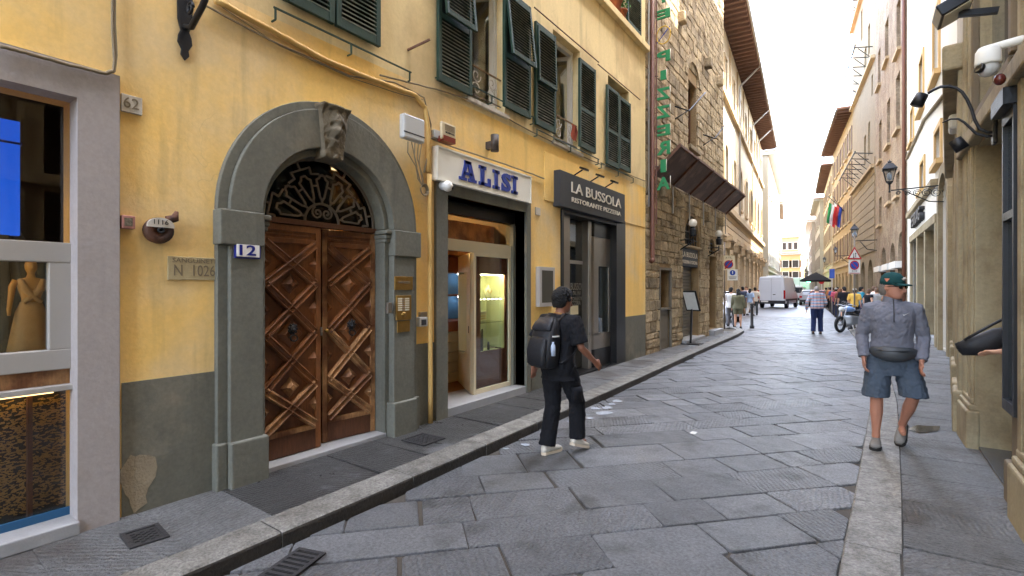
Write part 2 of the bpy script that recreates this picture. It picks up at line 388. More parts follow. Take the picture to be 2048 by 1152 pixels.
def clip(poly, p, n):
    out = []
    for i in range(len(poly)):
        a, b = poly[i], poly[(i + 1) % len(poly)]; da = (a - p).dot(n); db = (b - p).dot(n)
        if da >= 0: out.append(a)
        if (da >= 0) != (db >= 0): out.append(a + (b - a) * (da / (da - db)))
    return out
def slab_mesh(poly, top, thick, gap, mb, tilt=0):
    c = sum(poly, Vector((0, 0))) / len(poly)
    # soften the outline: cut every corner a little
    pts = []
    n = len(poly)
    for i in range(n):
        a, b, d = poly[i - 1], poly[i], poly[(i + 1) % n]
        k = random.uniform(.006, .024); k = min(k, .2 * min((a - b).length, (d - b).length))
        if (a - b).length < .03 or (d - b).length < .03: pts.append(b); continue
        pts += [b + (a - b).normalized() * k, b + (d - b).normalized() * k]
    def ins(k): 
        return [p + (c - p).normalized() * min(k, (c - p).length * .4) for p in pts]
    tx, ty = random.uniform(-1, 1) * tilt, random.uniform(-1, 1) * tilt
    zz = lambda p, z: z + (p.x - c.x) * tx + (p.y - c.y) * ty
    n = len(pts); A, B, C_ = ins(gap * .5), ins(gap * .5 + .004), ins(gap * .5 + .014)
    mb.add([(p.x, p.y, top - thick) for p in A] + [(p.x, p.y, zz(p, top - .009)) for p in A] + [(p.x, p.y, zz(p, top - .002)) for p in B] + [(p.x, p.y, zz(p, top)) for p in C_],
           [(k*n+i, k*n+(i+1) % n, (k+1)*n+(i+1) % n, (k+1)*n+i) for k in range(3) for i in range(n)] + [tuple(3*n+i for i in range(n))])
    return c
V2 = lambda x, y: Vector((x, y))
ang = R(47); e1, e2 = V2(math.cos(ang), math.sin(ang)), V2(-math.sin(ang), math.cos(ang))
slabs = []; v = -24.
while v < 34:
    w = random.uniform(.3, .52); u = -30 + random.uniform(0, .6)
    while u < 40:
        L = random.choice((.4, .5, .6, .7, .85, 1.05)) * random.uniform(.85, 1.15)
        cc = e1 * (u + L / 2) + e2 * (v + w / 2)
        if -3.5 < cc.y < 33 and -16 < cc.x < 1.5:
            lim = xl(cc.y) if cc.y < 21.9 else -14
            if lim - .5 < cc.x < xr(cc.y) + .5:
                j = lambda: random.uniform(-.012, .012)
                P_ = [e1 * (u + j()) + e2 * (v + j()), e1 * (u + L + j()) + e2 * (v + j()), e1 * (u + L + j()) + e2 * (v + w + j()), e1 * (u + j()) + e2 * (v + w + j())]
                if cc.y < 22.3:
                    a = V2(xl(cc.y - .3), cc.y - .3); b = V2(xl(cc.y + .3), cc.y + .3); d = (b - a); P_ = clip(P_, a, V2(d.y, -d.x))
                if len(P_) > 2:
                    a = V2(xr(cc.y - .3), cc.y - .3); b = V2(xr(cc.y + .3), cc.y + .3); d = (b - a); P_ = clip(P_, a, V2(-d.y, d.x))
                if len(P_) > 2:
                    ar = abs(sum(P_[i].x * P_[(i+1) % len(P_)].y - P_[(i+1) % len(P_)].x * P_[i].y for i in range(len(P_)))) / 2
                    if ar > .02: slabs.append(((sum(P_, V2(0, 0)) / len(P_)), P_))
        u += L
    v += w
def infr(c):   # rough test: in front of the camera and inside its width
    zc = -c.x * _s + c.y * _c; xc = c.x * _c + c.y * _s
    return zc > .8 and abs(xc) < zc * 1.15 + .8
slabs = [q for q in slabs if infr(q[0])]
slabs.sort(key=lambda q: q[0].length)
rest = MB()
for i, (c, P_) in enumerate(slabs):
    top = random.uniform(-.004, .003)
    if i < 298:
        mb = MB(); slab_mesh(P_, top, .03, random.choice((.006, .008, .01, .014, .024, .036)), mb, .007)
        obj('paving_slab', mb, m_slab, road, org=Vector((c.x, c.y, 0)), recalc=False)
    else: slab_mesh(P_, top, .03, .02, rest, .004)
o = obj('distant_paving_slabs', rest, m_slab, road, recalc=False); o['kind'] = 'stuff'

# left pavement with kerb stones
pv = MB(); q = []
pys = [y for y in ys if y <= 22.0]
for y in pys: q += [(-4.6, y, .078), (xl(y) - .02, y, .078)]
pv.add(q, [(2*i, 2*i+1, 2*i+3, 2*i+2) for i in range(len(pys) - 1)])
pv.add([(-4.6, 19.3, .077), (-4.6, 22.2, .077), (-14, 22.2, .077), (-14, 19.3, .077)], [(0, 1, 2, 3)])
pave_l = struct(obj('pavement', pv, m_mortar, org=Vector((-3.7, 5, .08))))
y = -1.2
while y < 21.6:
    L = random.uniform(.75, 1.25) if y < 18 else .45
    y1 = min(y + L, 21.9); g = .006
    a0, a1 = xl(y), xl(y1)
    mb = MB(); wk = .27
    pr = [(0, -.03), (0, .078), (-.006, .092), (-.02, .1), (-wk, .103), (-wk, .03)]
    rings = [[Vector((xx + dx, yy, zz)) for dx, zz in pr] for xx, yy in ((a0, y + g), ((a0 + a1) / 2 + random.uniform(-.008, .008), (y + y1) / 2), (a1, y1 - g))]
    mb.loft(rings, True, False)
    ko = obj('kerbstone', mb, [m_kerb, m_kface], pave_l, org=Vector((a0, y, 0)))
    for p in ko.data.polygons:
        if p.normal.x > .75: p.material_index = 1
    y = y1
y = .2
while y < 19:
    L = random.uniform(.42, .62); y1 = y + L
    c_l = -4.35
    wet = 1.75 < y < 6.6
    P_ = [V2(c_l, y), V2(xl(y) - .27, y - random.uniform(-.02, .05)), V2(xl(y1) - .27, y1 - random.uniform(-.02, .05)), V2(c_l, y1)]
    mb = MB(); c = slab_mesh(P_, .1 + random.uniform(-.003, .003), .03, .01, mb, .004)
    obj('pavement_slab', mb, m_wet if wet else m_walk, pave_l, org=Vector((c.x, c.y, .1)), recalc=False)
    y = y1
# paving round the tower corner
for i in range(5):
    for k in range(3):
        x0 = -4.4 - i * .8; y0 = 19.5 + k * .85
        mb = MB(); P_ = [V2(x0, y0), V2(x0 - .8, y0), V2(x0 - .8, y0 + .85), V2(x0, y0 + .85)]
        c = slab_mesh(P_, .098, .03, .012, mb, .003); obj('pavement_slab', mb, m_walk, pave_l, org=Vector((c.x, c.y, .1)), recalc=False)

# right pavement: a low kerb and long slabs up to the shopfronts
RW = [(-12, .78), (5.2, .82), (7.6, .9), (15.2, 1.74), (18, 1.8), (24, 1.82), (28, 1.57), (39.4, .64), (50.5, -.7), (67, -2.8), (140, -10.6)]
xw = lambda y: interp(RW, y)
KT = .03
pv = MB(); q = []; rys = [y for y in ys if y <= 140]
for y in rys: q += [(xr(y) + .02, y, KT - .02), (xw(y) + .35, y, KT - .02)]
pv.add(q, [(2*i, 2*i+1, 2*i+3, 2*i+2) for i in range(len(rys) - 1)])
pave_r = struct(obj('pavement', pv, m_mortar, org=Vector((.5, 5, 0))))
y = .6
while y < 30:
    L = random.uniform(.8, 1.3); y1 = y + L; a0, a1 = xr(y), xr(y1); mb = MB(); wk = .25 + .012 * min(y, 4)
    pr = [(0, -.03), (0, KT - .012), (.012, KT), (wk, KT + .003), (wk, -.02)]
    mb.loft([[Vector((xx + dx, yy, zz)) for dx, zz in pr] for xx, yy in ((a0, y + .005), (a1, y1 - .005))], True, False)
    obj('kerbstone', mb, m_kerb, pave_r, org=Vector((a0, y, 0))); y = y1
y = .8
while y < 30:
    L = random.uniform(.38, .75); y1 = y + L; sk = random.uniform(-.1, .1)
    i0, i1 = xr(y) + .3, xr(y1) + .3; w0, w1 = xw(y) + .3, xw(y1) + .3
    mb = MB(); c = slab_mesh([V2(i0, y), V2(w0, y + .05), V2(w1, y1 + .05), V2(i1, y1)], KT + random.uniform(-.003, .003), .03, random.choice((.008, .014, .02)), mb, .004)
    obj('pavement_slab', mb, m_walk, pave_r, org=Vector((c.x, c.y, KT)), recalc=False); y = y1

# iron covers let into the pavement and the gully by the kerb
def cover(name, label, px4, z, pattern, m):
    c = [G(*p, z) for p in px4]; o0 = sum(c, Vector((0, 0, 0))) / 4
    t = thing(name, label, 'drain cover' if 'grate' in name else 'manhole cover', o0)
    ux = (c[1] - c[0] + c[2] - c[3]) / 2; uy = (c[3] - c[0] + c[2] - c[1]) / 2
    W_, H_ = ux.length, uy.length; ux = ux / W_; uy = uy - ux * uy.dot(ux); uy.normalize()
    f = lambda a, b, zz: o0 + ux * a + uy * b + Vector((0, 0, zz))
    def bx(a0, a1, b0, b1, z0, z1): 
        mb = MB(); mb.add([f(a, b, zz) for zz in (z0, z1) for a, b in ((a0, b0), (a1, b0), (a1, b1), (a0, b1))], [(0,3,2,1),(4,5,6,7),(0,1,5,4),(1,2,6,5),(2,3,7,6),(3,0,4,7)]); return mb
    w, h = W_ / 2, H_ / 2
    obj('plate', bx(-w, w, -h, h, .001, .005), m_dark if pattern == 'bars' else m, t)
    for a0, a1, b0, b1 in ((-w, w, -h, -h+.025), (-w, w, h-.025, h), (-w, -w+.025, -h+.025, h-.025), (w-.025, w, -h+.025, h-.025)): obj('rim', bx(a0, a1, b0, b1, .004, .012), m, t)
    n = max(4, int(W_ / (.05 if pattern == 'bars' else .04)))
    for i in range(n):
        a = -w + .04 + (W_ - .08) * (i + .5) / n
        if pattern == 'bars':
            obj('bar', bx(a-.011, a+.011, -h+.025, h-.025, .004, .012), m, t)
        else:
            for k in range(4):
                b = -h + .05 + (H_ - .1) * (k + .5) / 4 + (.012 if i % 2 else -.012)
                obj('stud', bx(a-.012, a+.012, b-.012, b+.012, .004, .011), m, t)
    return t
m_cast = mat('cast_iron', srgb(62, 61, 62), rough=.5, metal=.4, var=.25, scale=10, bump=.4)
cover('manhole_cover', 'small cast iron meter cover in the dry pavement beside the clothes shop window', [(236, 1072), (312, 1050), (345, 1073), (262, 1100)], .102, 'studs', m_cast)
cover('manhole_cover', 'square dark iron cover in the wet pavement beside the panelled wooden door', [(808, 880), (850, 866), (886, 879), (842, 895)], .102, 'studs', m_cast)
cover('drain_grate', 'iron gully grate in the road against the kerb', [(478, 1180), (600, 1098), (650, 1108), (560, 1180)], .004, 'bars', m_cast)

# ================================================================== the yellow house on the left
XL = -4.18
FL = Fac((XL, 0), (XL, 10), (1, 0))
Y0, Y1 = -9., 11.4
house = thing('yellow_house', 'yellow plastered house with green shutters, an arched wooden door and shops', 'building', (XL, 3, .09))
zb = .09
S = lambda x, o=0.: FL.s(x, o)
Z = lambda x, y, o=0.: FL.z(x, y, o)
# --- door arch figures
ao0, ao1 = S(437, .07), S(835, .07); ac = (ao0 + ao1) / 2; aR = (ao1 - ao0) / 2
sp = 2.3; aH = Z(672, 211, .07) - sp
ai = (S(788, .1) - S(527, .1)) / 2; ac2 = (S(788, .1) + S(527, .1)) / 2; aiH = Z(651, 293, .1) - sp
def arch(c, r, h, n=28, z0=zb): return [(c - r, z0)] + [(c - r * math.cos(math.pi * i / n), sp + h * math.sin(math.pi * i / n)) for i in range(n + 1)] + [(c + r, z0)]
opn = arch(ac2, ai - .03, aiH - .03)
h_shop = rect(-1.0, S(155), .15, Z(155, 195))
h_al = rect(S(891), S(1049), zb + .01, Z(891, 390))
h_bu = rect(S(1121), S(1249), zb + .01, Z(1185, 425))
wz0, wz1 = 4.12, 5.95
h_w2 = rect(S(936), S(1010), wz0 + .02, wz1); h_w3 = rect(S(1106), S(1160), wz0 - .02, wz1)
h_w1 = rect(S(575), S(752), wz0 + .1, wz1)
h_w4 = rect(S(1216), S(1258), wz0 + .1, wz1)
h_w5 = rect(S(1212), S(1262), 7.38, 9.2)
h_lw = rect(-.6, .4, wz0 + .1, wz1)
wl = MB(); FL.wall(wl, rect(Y0, Y1, 0, 4.02), [h_shop, opn, h_al, h_bu], .3); obj('wall', wl, m_yel, house)
wl = MB(); FL.wall(wl, rect(Y0, Y1, 4.02, 14), [h_w1, h_w2, h_w3, h_w4, h_w5, h_lw], .3); obj('wall', wl, m_yel2, house)
bd = MB()   # body behind the front: flanks, roof and rear, so that no light leaks in
FL.box(bd, Y0, Y0 + .2, 0, 14, -9, -.01); FL.box(bd, Y1 - .2, Y1, 0, 14, -9, -.01); FL.box(bd, Y0, Y1, 13.8, 14, -9, -.01); FL.box(bd, Y0 + .2, Y1 - .2, 0, 13.8, -9.2, -9)
FL.box(bd, Y0 + .2, Y1 - .2, 3.75, 3.85, -9, -.31)
obj('body', bd, m_yel2, house)
ev = MB(); FL.box(ev, Y0, Y1, 14.01, 14.15, -9, .9); obj('eave', ev, m_woodd, house)
for a, b in ((S(243), S(437)), (S(828), S(873)), (S(1062), S(1120)), (S(1250), Y1 - .004)):
    d = MB(); FL.box(d, a, b, zb - .05, 1.02 + .004 * a, -.02, .007); obj('dado', d, m_grey, house)
# bare mortar patch low on the dado
pt = MB(); ctr = FL.px(275, 970); n = 18
poly = [(ctr[0] + (.1 + .03 * math.sin(3 * a) + random.uniform(-.015, .015)) * math.cos(a), ctr[1] + .03 + (.2 + random.uniform(-.03, .03)) * math.sin(a)) for a in [2 * math.pi * i / n for i in range(n)]]
FL.prism(pt, poly, .002, .0095); obj('bare_mortar_patch', pt, mat('bare_mortar', srgb(146, 134, 112), rough=.95, var=.2, scale=8, bump=.7), house)

# --- clothes shop window at the far left
fr = MB(); so = S(240, .05)
FL.wall(fr, rect(-1.3, so, zb - .05, 3.12), [rect(-1.0, S(155, .05), .17, Z(155, 195, .05))], .16, .05)
FL.box(fr, so - .002, so, zb - .05, 3.12, -.01, .05); FL.box(fr, -1.3, so, 3.118, 3.12, -.01, .05)
obj('shopfront_surround', fr, m_mauve, house)
si = MB(); FL.box(si, -1.0, S(160, .07), .1, .185, -.3, .075); obj('window_sill', si, m_sill, house, bevel=.008)
IO = -.1                                            # plane of the window joinery
a1 = S(153, IO); zt = Z(153, 487, IO); zb2 = Z(153, 735, IO); a0 = -1.0
def fbox(nm, m, s0, s1, z0, z1, o0, o1, par=None, bev=0, fac=None):
    b = MB(); (fac or FL).box(b, s0, s1, z0, z1, o0, o1); return obj(nm, b, m, par if par is not None else house, bevel=bev)
for z0, z1 in ((zt - .13, zt), (zb2, zb2 + .13)): fbox('window_frame', m_alu, a0, a1, z0, z1, IO - .05, IO + .015, bev=.006)
fbox('window_frame', m_alu, a1 - .14, a1, zb2 + .13, zt - .13, IO - .05, IO + .012, bev=.006)
fbox('window_frame', m_alu, a0, a0 + .12, zb2 + .13, zt - .13, IO - .05, IO + .012, bev=.006)
fbox('glass_pane', m_glassd, a0, a1, zt, 2.95, IO - .04, IO - .03)
fbox('glass_pane', m_glass, a0 + .12, a1 - .14, zb2 + .13, zt - .13, IO - .04, IO - .03)
fbox('wooden_band', m_woodw, a0, a1, zb2 - .1, zb2, IO - .06, IO - .02)
fbox('ledge', m_alu, a0, a1 + .0, zb2 - .135, zb2 - .1, IO - .06, IO + .05, bev=.004)
fbox('glass_pane', m_glassd, a0, a1, .2, zb2 - .135, IO - .04, IO - .03)
fbox('blue_strip', mat('blue_strip', srgb(36, 84, 122), rough=.5), a0, a1, .186, .235, IO - .03, IO - .01)
m_straw = mat('straw_panel', srgb(158, 128, 70), rough=.8, var=.3, scale=10, bump=0)
sb = MB(); sb2 = MB(); FL.box(sb2, a0, a1, .19, zb2 - .14, IO - .2, IO - .16)
obj('backing_board', sb2, mat('brown_board', srgb(112, 88, 46), rough=.9, var=.25, scale=6), house)
for i in range(6000):   # chopped straws pressed on the board below the window
    a = random.uniform(a0 + .35, a1 - .05); b = random.uniform(.24, zb2 - .2); t = random.gauss(0, .35); L = random.uniform(.03, .06)
    p = FL.P(a, b, IO - .158); d = FL.P(a + L * math.cos(t), b + L * math.sin(t), IO - .152); sb.bar(p, d, .009, .007)
o = obj('straw', sb, m_straw, house, recalc=False); o['kind'] = 'stuff'
fbox('display_lamp', mat('straw_fill_glow', srgb(255, 214, 150), emit=.3, var=0, bump=0), a0 + .3, a1 - .1, zb2 - .16, zb2 - .145, IO - .12, IO - .07)  # added glowing strip that brightens the straw, not an actual fitting
fbox('display_post', m_woodd, S(68, IO) - .012, S(68, IO) + .012, .2, zb2 - .15, IO - .13, IO - .09)
rm = MB()  # room behind the shop window
FL.wall(rm, rect(-3, 1.9, 0, 3.75), [], 0, -2.6); FL.box(rm, -3.1, -3, 0, 3.75, -2.6, -.31); FL.box(rm, 1.75, 1.85, 0, 3.75, -2.6, -.31)
FL.box(rm, -3, 1.75, .02, .1, -2.6, -.31)
obj('shop_room', rm, mat('brown_shop_interior', srgb(62, 50, 40), rough=.8, var=.2, bump=0), house)
ar = MB()
for k, (rr, oo) in enumerate(((1.0, -1.4), (1.08, -1.36), (1.16, -1.32))):
    pts = [FL.P(-.3 + rr * 1.35 * math.cos(t), 1.75 + rr * math.sin(t), oo - .9) for t in [math.pi * i / 24 for i in range(25)]]
    ar.tube(pts, .035, 6)
obj('plaster_arch', ar, mat('grey_vault', srgb(96, 90, 80), rough=.8), house)
t = thing('lit_panel', 'tall glowing blue panel inside the clothes shop window', 'light panel', FL.P(.55, 1.95, -.62))
p0, p1 = S(-40, -.6), S(40, -.6); zt2, zt1 = Z(20, 240, -.6), Z(20, 470, -.6)
b = MB(); FL.box(b, p0, p1, zt1, zt2, -.66, -.6); obj('panel', b, mat('blue_glow', srgb(20, 96, 250), rough=.5, var=0, bump=0, emit=.05), t)
b = MB(); FL.box(b, p0 - .01, p1 + .01, zt2 - .16, zt2 - .145, -.67, -.595); obj('clip', b, m_navy, t)
b = MB(); FL.box(b, p0 + .05, p1 - .05, 1.0, zt1, -.65, -.61); obj('stand', b, m_dark, t)
spt = thing('spotlight', 'small warm spotlight over the mannequin in the shop window', 'lamp', FL.P(.55, 2.0, -.4))
b = MB(); b.lathe([(.001, -.03), (.03, -.03), (.035, .03), (.001, .03)], 10, Matrix.Translation(FL.P(.45, 1.93, -.35))); obj('bulb', b, mat('warm_bulb', srgb(255, 214, 150), emit=4, var=0, bump=0), spt)
b = MB(); b.bar(FL.P(.45, 1.96, -.35), FL.P(.45, 3.7, -.35), .012); obj('rod', b, m_iron, spt)
def mannequin():
    c = FL.px(62, 600, -.45); t = thing('mannequin', 'golden shop mannequin in a pleated long dress behind the window', 'mannequin', FL.P(c[0], .3, -.45))
    m_g = mat('gold_mannequin', srgb(184, 132, 62), rough=.45, var=.12, scale=8, bump=.1)
    m_d = mat('pleated_dress', srgb(172, 132, 84), rough=.8, var=.15, scale=20, bump=.2)
    zt_ = Z(62, 520, -.45); k = .43; z00 = zt_ - 1.725 * k; B = lambda x, y, z: FL.P(c[0] + x * k, z00 + z * k, -.45 + y * k)
    b = MB(); FL.box(b, c[0] - .25, c[0] + .25, .1, z00 + .05 * k, -.7, -.25); obj('plinth', b, m_dark, t)
    def ring(cx, cz, rx, ry, n=20, pl=0): return [B(cx + rx * (1 + pl * (i % 2)) * math.cos(2*math.pi*i/n), ry * (1 + pl * (i % 2)) * math.sin(2*math.pi*i/n), cz) for i in range(n)]
    b = MB(); b.loft([ring(0, z, rx, ry) for z, rx, ry in ((1.0, .12, .09), (1.12, .115, .085), (1.25, .15, .11), (1.36, .17, .1), (1.42, .15, .08), (1.45, .06, .055), (1.5, .045, .05), (1.53, .05, .06), (1.58, .072, .088), (1.65, .076, .096), (1.7, .06, .075), (1.725, .02, .02))])
    for sx in (-1, 1): b.tube([B(sx*.17, 0, 1.4), B(sx*.215, 0, 1.3), B(sx*.235, .02, 1.12), B(sx*.26, .06, .95), B(sx*.265, .09, .86)], [.05*k, .045*k, .036*k, .028*k, .02*k], 8)
    b.sph(B(0, .09, 1.6), .016 * k)
    obj('body', b, m_g, t)
    d = MB(); d.loft([ring(0, z, rx, ry, 64, pl) for z, rx, ry, pl in ((.05, .3, .24, .05), (.5, .24, .18, .045), (.9, .18, .13, .03), (1.06, .125, .095, .02))]); obj('skirt', d, m_d, t)
    for sx in (-1, 1):
        d = MB(); d.tube([B(-sx*.1, .08, 1.06), B(0, .125, 1.16), B(sx*.09, .12, 1.27), B(sx*.13, .06, 1.4), B(sx*.12, -.05, 1.4)], [.035*k, .04*k, .055*k, .04*k, .03*k], 8); obj('bodice_strap', d, m_d, t)
mannequin()

# --- arched portal
def ringpoly(c, r0, h0, r1, h1, t0, t1, n=30):
    a = [(c - r0 * math.cos(math.pi * (t0 + (t1 - t0) * i / n)), sp + h0 * math.sin(math.pi * (t0 + (t1 - t0) * i / n))) for i in range(n + 1)]
    b = [(c - r1 * math.cos(math.pi * (t0 + (t1 - t0) * i / n)), sp + h1 * math.sin(math.pi * (t0 + (t1 - t0) * i / n))) for i in range(n + 1)]
    return a, b
def ring(mb, c, r0, h0, c1, r1, h1, o0, o1, n=36):
    a, _ = ringpoly(c, r0, h0, r0, h0, 0, 1, n); b, _ = ringpoly(c1, r1, h1, r1, h1, 0, 1, n)
    q = [FL.P(x, z, o1) for x, z in a] + [FL.P(x, z, o1) for x, z in b] + [FL.P(x, z, o0) for x, z in a] + [FL.P(x, z, o0) for x, z in b]; k = n + 1
    fs = []
    for i in range(n): fs += [(i, i+1, k+i+1, k+i), (2*k+i, i+2*k+1, i+1, i), (k+i, k+i+1, 3*k+i+1, 3*k+i)]
    fs += [(0, k, 3*k, 2*k), (n, 2*k+n, 3*k+n, k+n)]
    mb.add(q, fs); return mb
b = MB(); ring(b, ac, aR, aH, ac, aR - .075, aH - .075, -.01, .055); obj('arch_band', b, m_grey, house, bevel=.006)
b = MB(); ring(b, ac, aR - .075, aH - .075, ac2, ai, aiH, -.01, .1); obj('arch_ring', b, m_grey, house, bevel=.008)
ri = ai - .06
b = MB(); ring(b, ac2, ai, aiH, ac2, ri, aiH - .07, -.2, .02); obj('arch_moulding', b, m_grey, house, bevel=.012)
jamb_in0, jamb_in1 = ac2 - ai, ac2 + ai
for k, (s0, s1) in enumerate(((ao0, jamb_in0), (jamb_in1, ao1))):
    lo, li = (s0, s1) if k == 0 else (s1, s0)               # outer and inner edge
    sg = 1 if k == 0 else -1
    fbox('pilaster_edge', m_grey, *sorted((lo, lo + sg * .075)), zb, sp - .28, -.01, .055, bev=.005)
    fbox('pilaster', m_grey, *sorted((lo + sg * .075, li)), zb, sp - .28, -.01, .1, bev=.008)
    fbox('door_jamb', m_grey, *sorted((li, li + sg * .06)), zb, sp - .03, -.3, .02, bev=.01)
    fbox('impost', m_grey, *sorted((lo - sg * .01, li + sg * .004)), sp - .28, sp, -.01, .122, bev=.012)
    for zz, pr in ((sp - .1, .035), (sp - .14, .02), (sp - .05, .05)): fbox('impost_moulding', m_grey, *sorted((li, li + sg * (.06 + pr * .5))), zz, zz + .045, -.2, .03 + pr, bev=.012)
    fbox('plinth', m_grey, *sorted((lo + sg * .065, li + sg * .03)), zb - .02, .46, -.01, .14, bev=.014)
    fbox('plinth_edge', m_grey, *sorted((lo - sg * .02, lo + sg * .065)), zb - .02, .46, -.01, .085, bev=.012)
# keystone with a worn carved head
kb = MB(); kx0, kz1 = FL.px(643, 200, .17); kx1 = S(702, .17); kb0, kz0 = FL.px(652, 314, .17); kb1 = S(691, .17)
nu, nv = 26, 44; qs = []
for j in range(nv + 1):
    v_ = j / nv
    for i in range(nu + 1):
        u_ = i / nu; s_ = (kb0 + (kx0 - kb0) * v_) * (1 - u_) + (kb1 + (kx1 - kb1) * v_) * u_; z_ = kz0 + (kz1 - kz0) * v_
        hump = .075 * math.exp(-((u_ - .55) / .3) ** 2 - ((v_ - .68) / .22) ** 2) + .05 * math.exp(-((u_ - .5) / .16) ** 2 - ((v_ - .5) / .07) ** 2) + .035 * math.exp(-((u_ - .45) / .14) ** 2 - ((v_ - .32) / .08) ** 2)
        hump += .05 * math.exp(-((v_ - .97) / .07) ** 2) - .03 * math.exp(-((u_ - .35) / .07) ** 2 - ((v_ - .62) / .04) ** 2) - .03 * math.exp(-((u_ - .72) / .07) ** 2 - ((v_ - .62) / .04) ** 2)
        nz = noise.fractal(Vector((s_ * 18, z_ * 18, 3)), 1, 2, 4) * .014
        ed = 0 if 0 < i < nu and 0 < j < nv else 1
        qs.append(FL.P(s_, z_, -.02 if ed else .145 + hump + nz))
kb.add(qs, [(j*(nu+1)+i, j*(nu+1)+i+1, (j+1)*(nu+1)+i+1, (j+1)*(nu+1)+i) for j in range(nv) for i in range(nu)], True)
o = obj('keystone', kb, m_carve, house); tag(o, 'worn carved stone head on the keystone of the arch')
# fanlight
DO = -.13
fz = sp + .02; fr_ = ri - .005
fan = fbox('fanlight', m_woodd, ac2 - fr_, ac2 + fr_, sp - .035, sp + .015, DO - .06, DO + .03, bev=.004)
b = MB(); FL.prism(b, [(ac2 - fr_ * math.cos(math.pi*i/24), fz + (aiH - .08) * math.sin(math.pi*i/24)) for i in range(25)], DO - .05, DO - .045); obj('fanlight_glass', b, glass_mat('fanlight_glass', (.12, .12, .12, 1), .05), fan)
def fpath(pts, w=.022, nm='fanlight_bar'):
    b = MB(); q = [FL.P(ac2 + x, fz + z, DO) for x, z in pts]
    for i in range(len(q) - 1): b.bar(q[i], q[i+1] + (q[i+1] - q[i]).normalized() * w * .3, w, .014, FL.n)
    return obj(nm, b, m_grille, fan)
kf = (fr_ - .03) / .53
pol = lambda r, t: (kf * r * math.cos(t), kf * r * math.sin(t) * (aiH - .08) / fr_)
fpath([pol(.16, math.pi * i / 20) for i in range(21)])
for sx in (-1, 1):   # scrolls
    fpath([(sx * (.052 + (.06 - .05 * i / 26) * math.cos(1.2 - i * .36)), .085 + (.06 - .05 * i / 26) * math.sin(1.2 - i * .36)) for i in range(27)], .014, 'scroll')
for k in range(7):
    t0 = math.pi * (k + .5) / 7
    def lp(r, w): 
        x, z = r, w; return pol(r, t0 + w)
    fpath([lp(.19, 0), lp(.22, .09), lp(.31, .135), lp(.37, .15), lp(.385, .08), lp(.41, .05), lp(.41, -.05), lp(.385, -.08), lp(.37, -.15), lp(.31, -.135), lp(.22, -.09), lp(.19, 0)], .018, 'petal')
    fpath([lp(.155, 0), lp(.195, 0)], .018)
    if k < 6: fpath([pol(.32, t0 + .14), pol(.32, t0 + math.pi / 7 - .14)], .016)
    if k % 2 == 0:
        e = math.pi / 14 * .95
        fpath([lp(.42, e * 1.7), lp(.42, e * .9), lp(.475, e * .9), lp(.475, -e * .9), lp(.42, -e * .9), lp(.42, -e * 1.7)], .018, 'key_band')
        fpath([lp(.475, 0), lp(.53, 0)], .018)
    else: fpath([lp(.405, 0), lp(.42, 0)], .018)
fpath([pol((fr_ - .02) / kf, math.pi * i / 24) for i in range(25)])

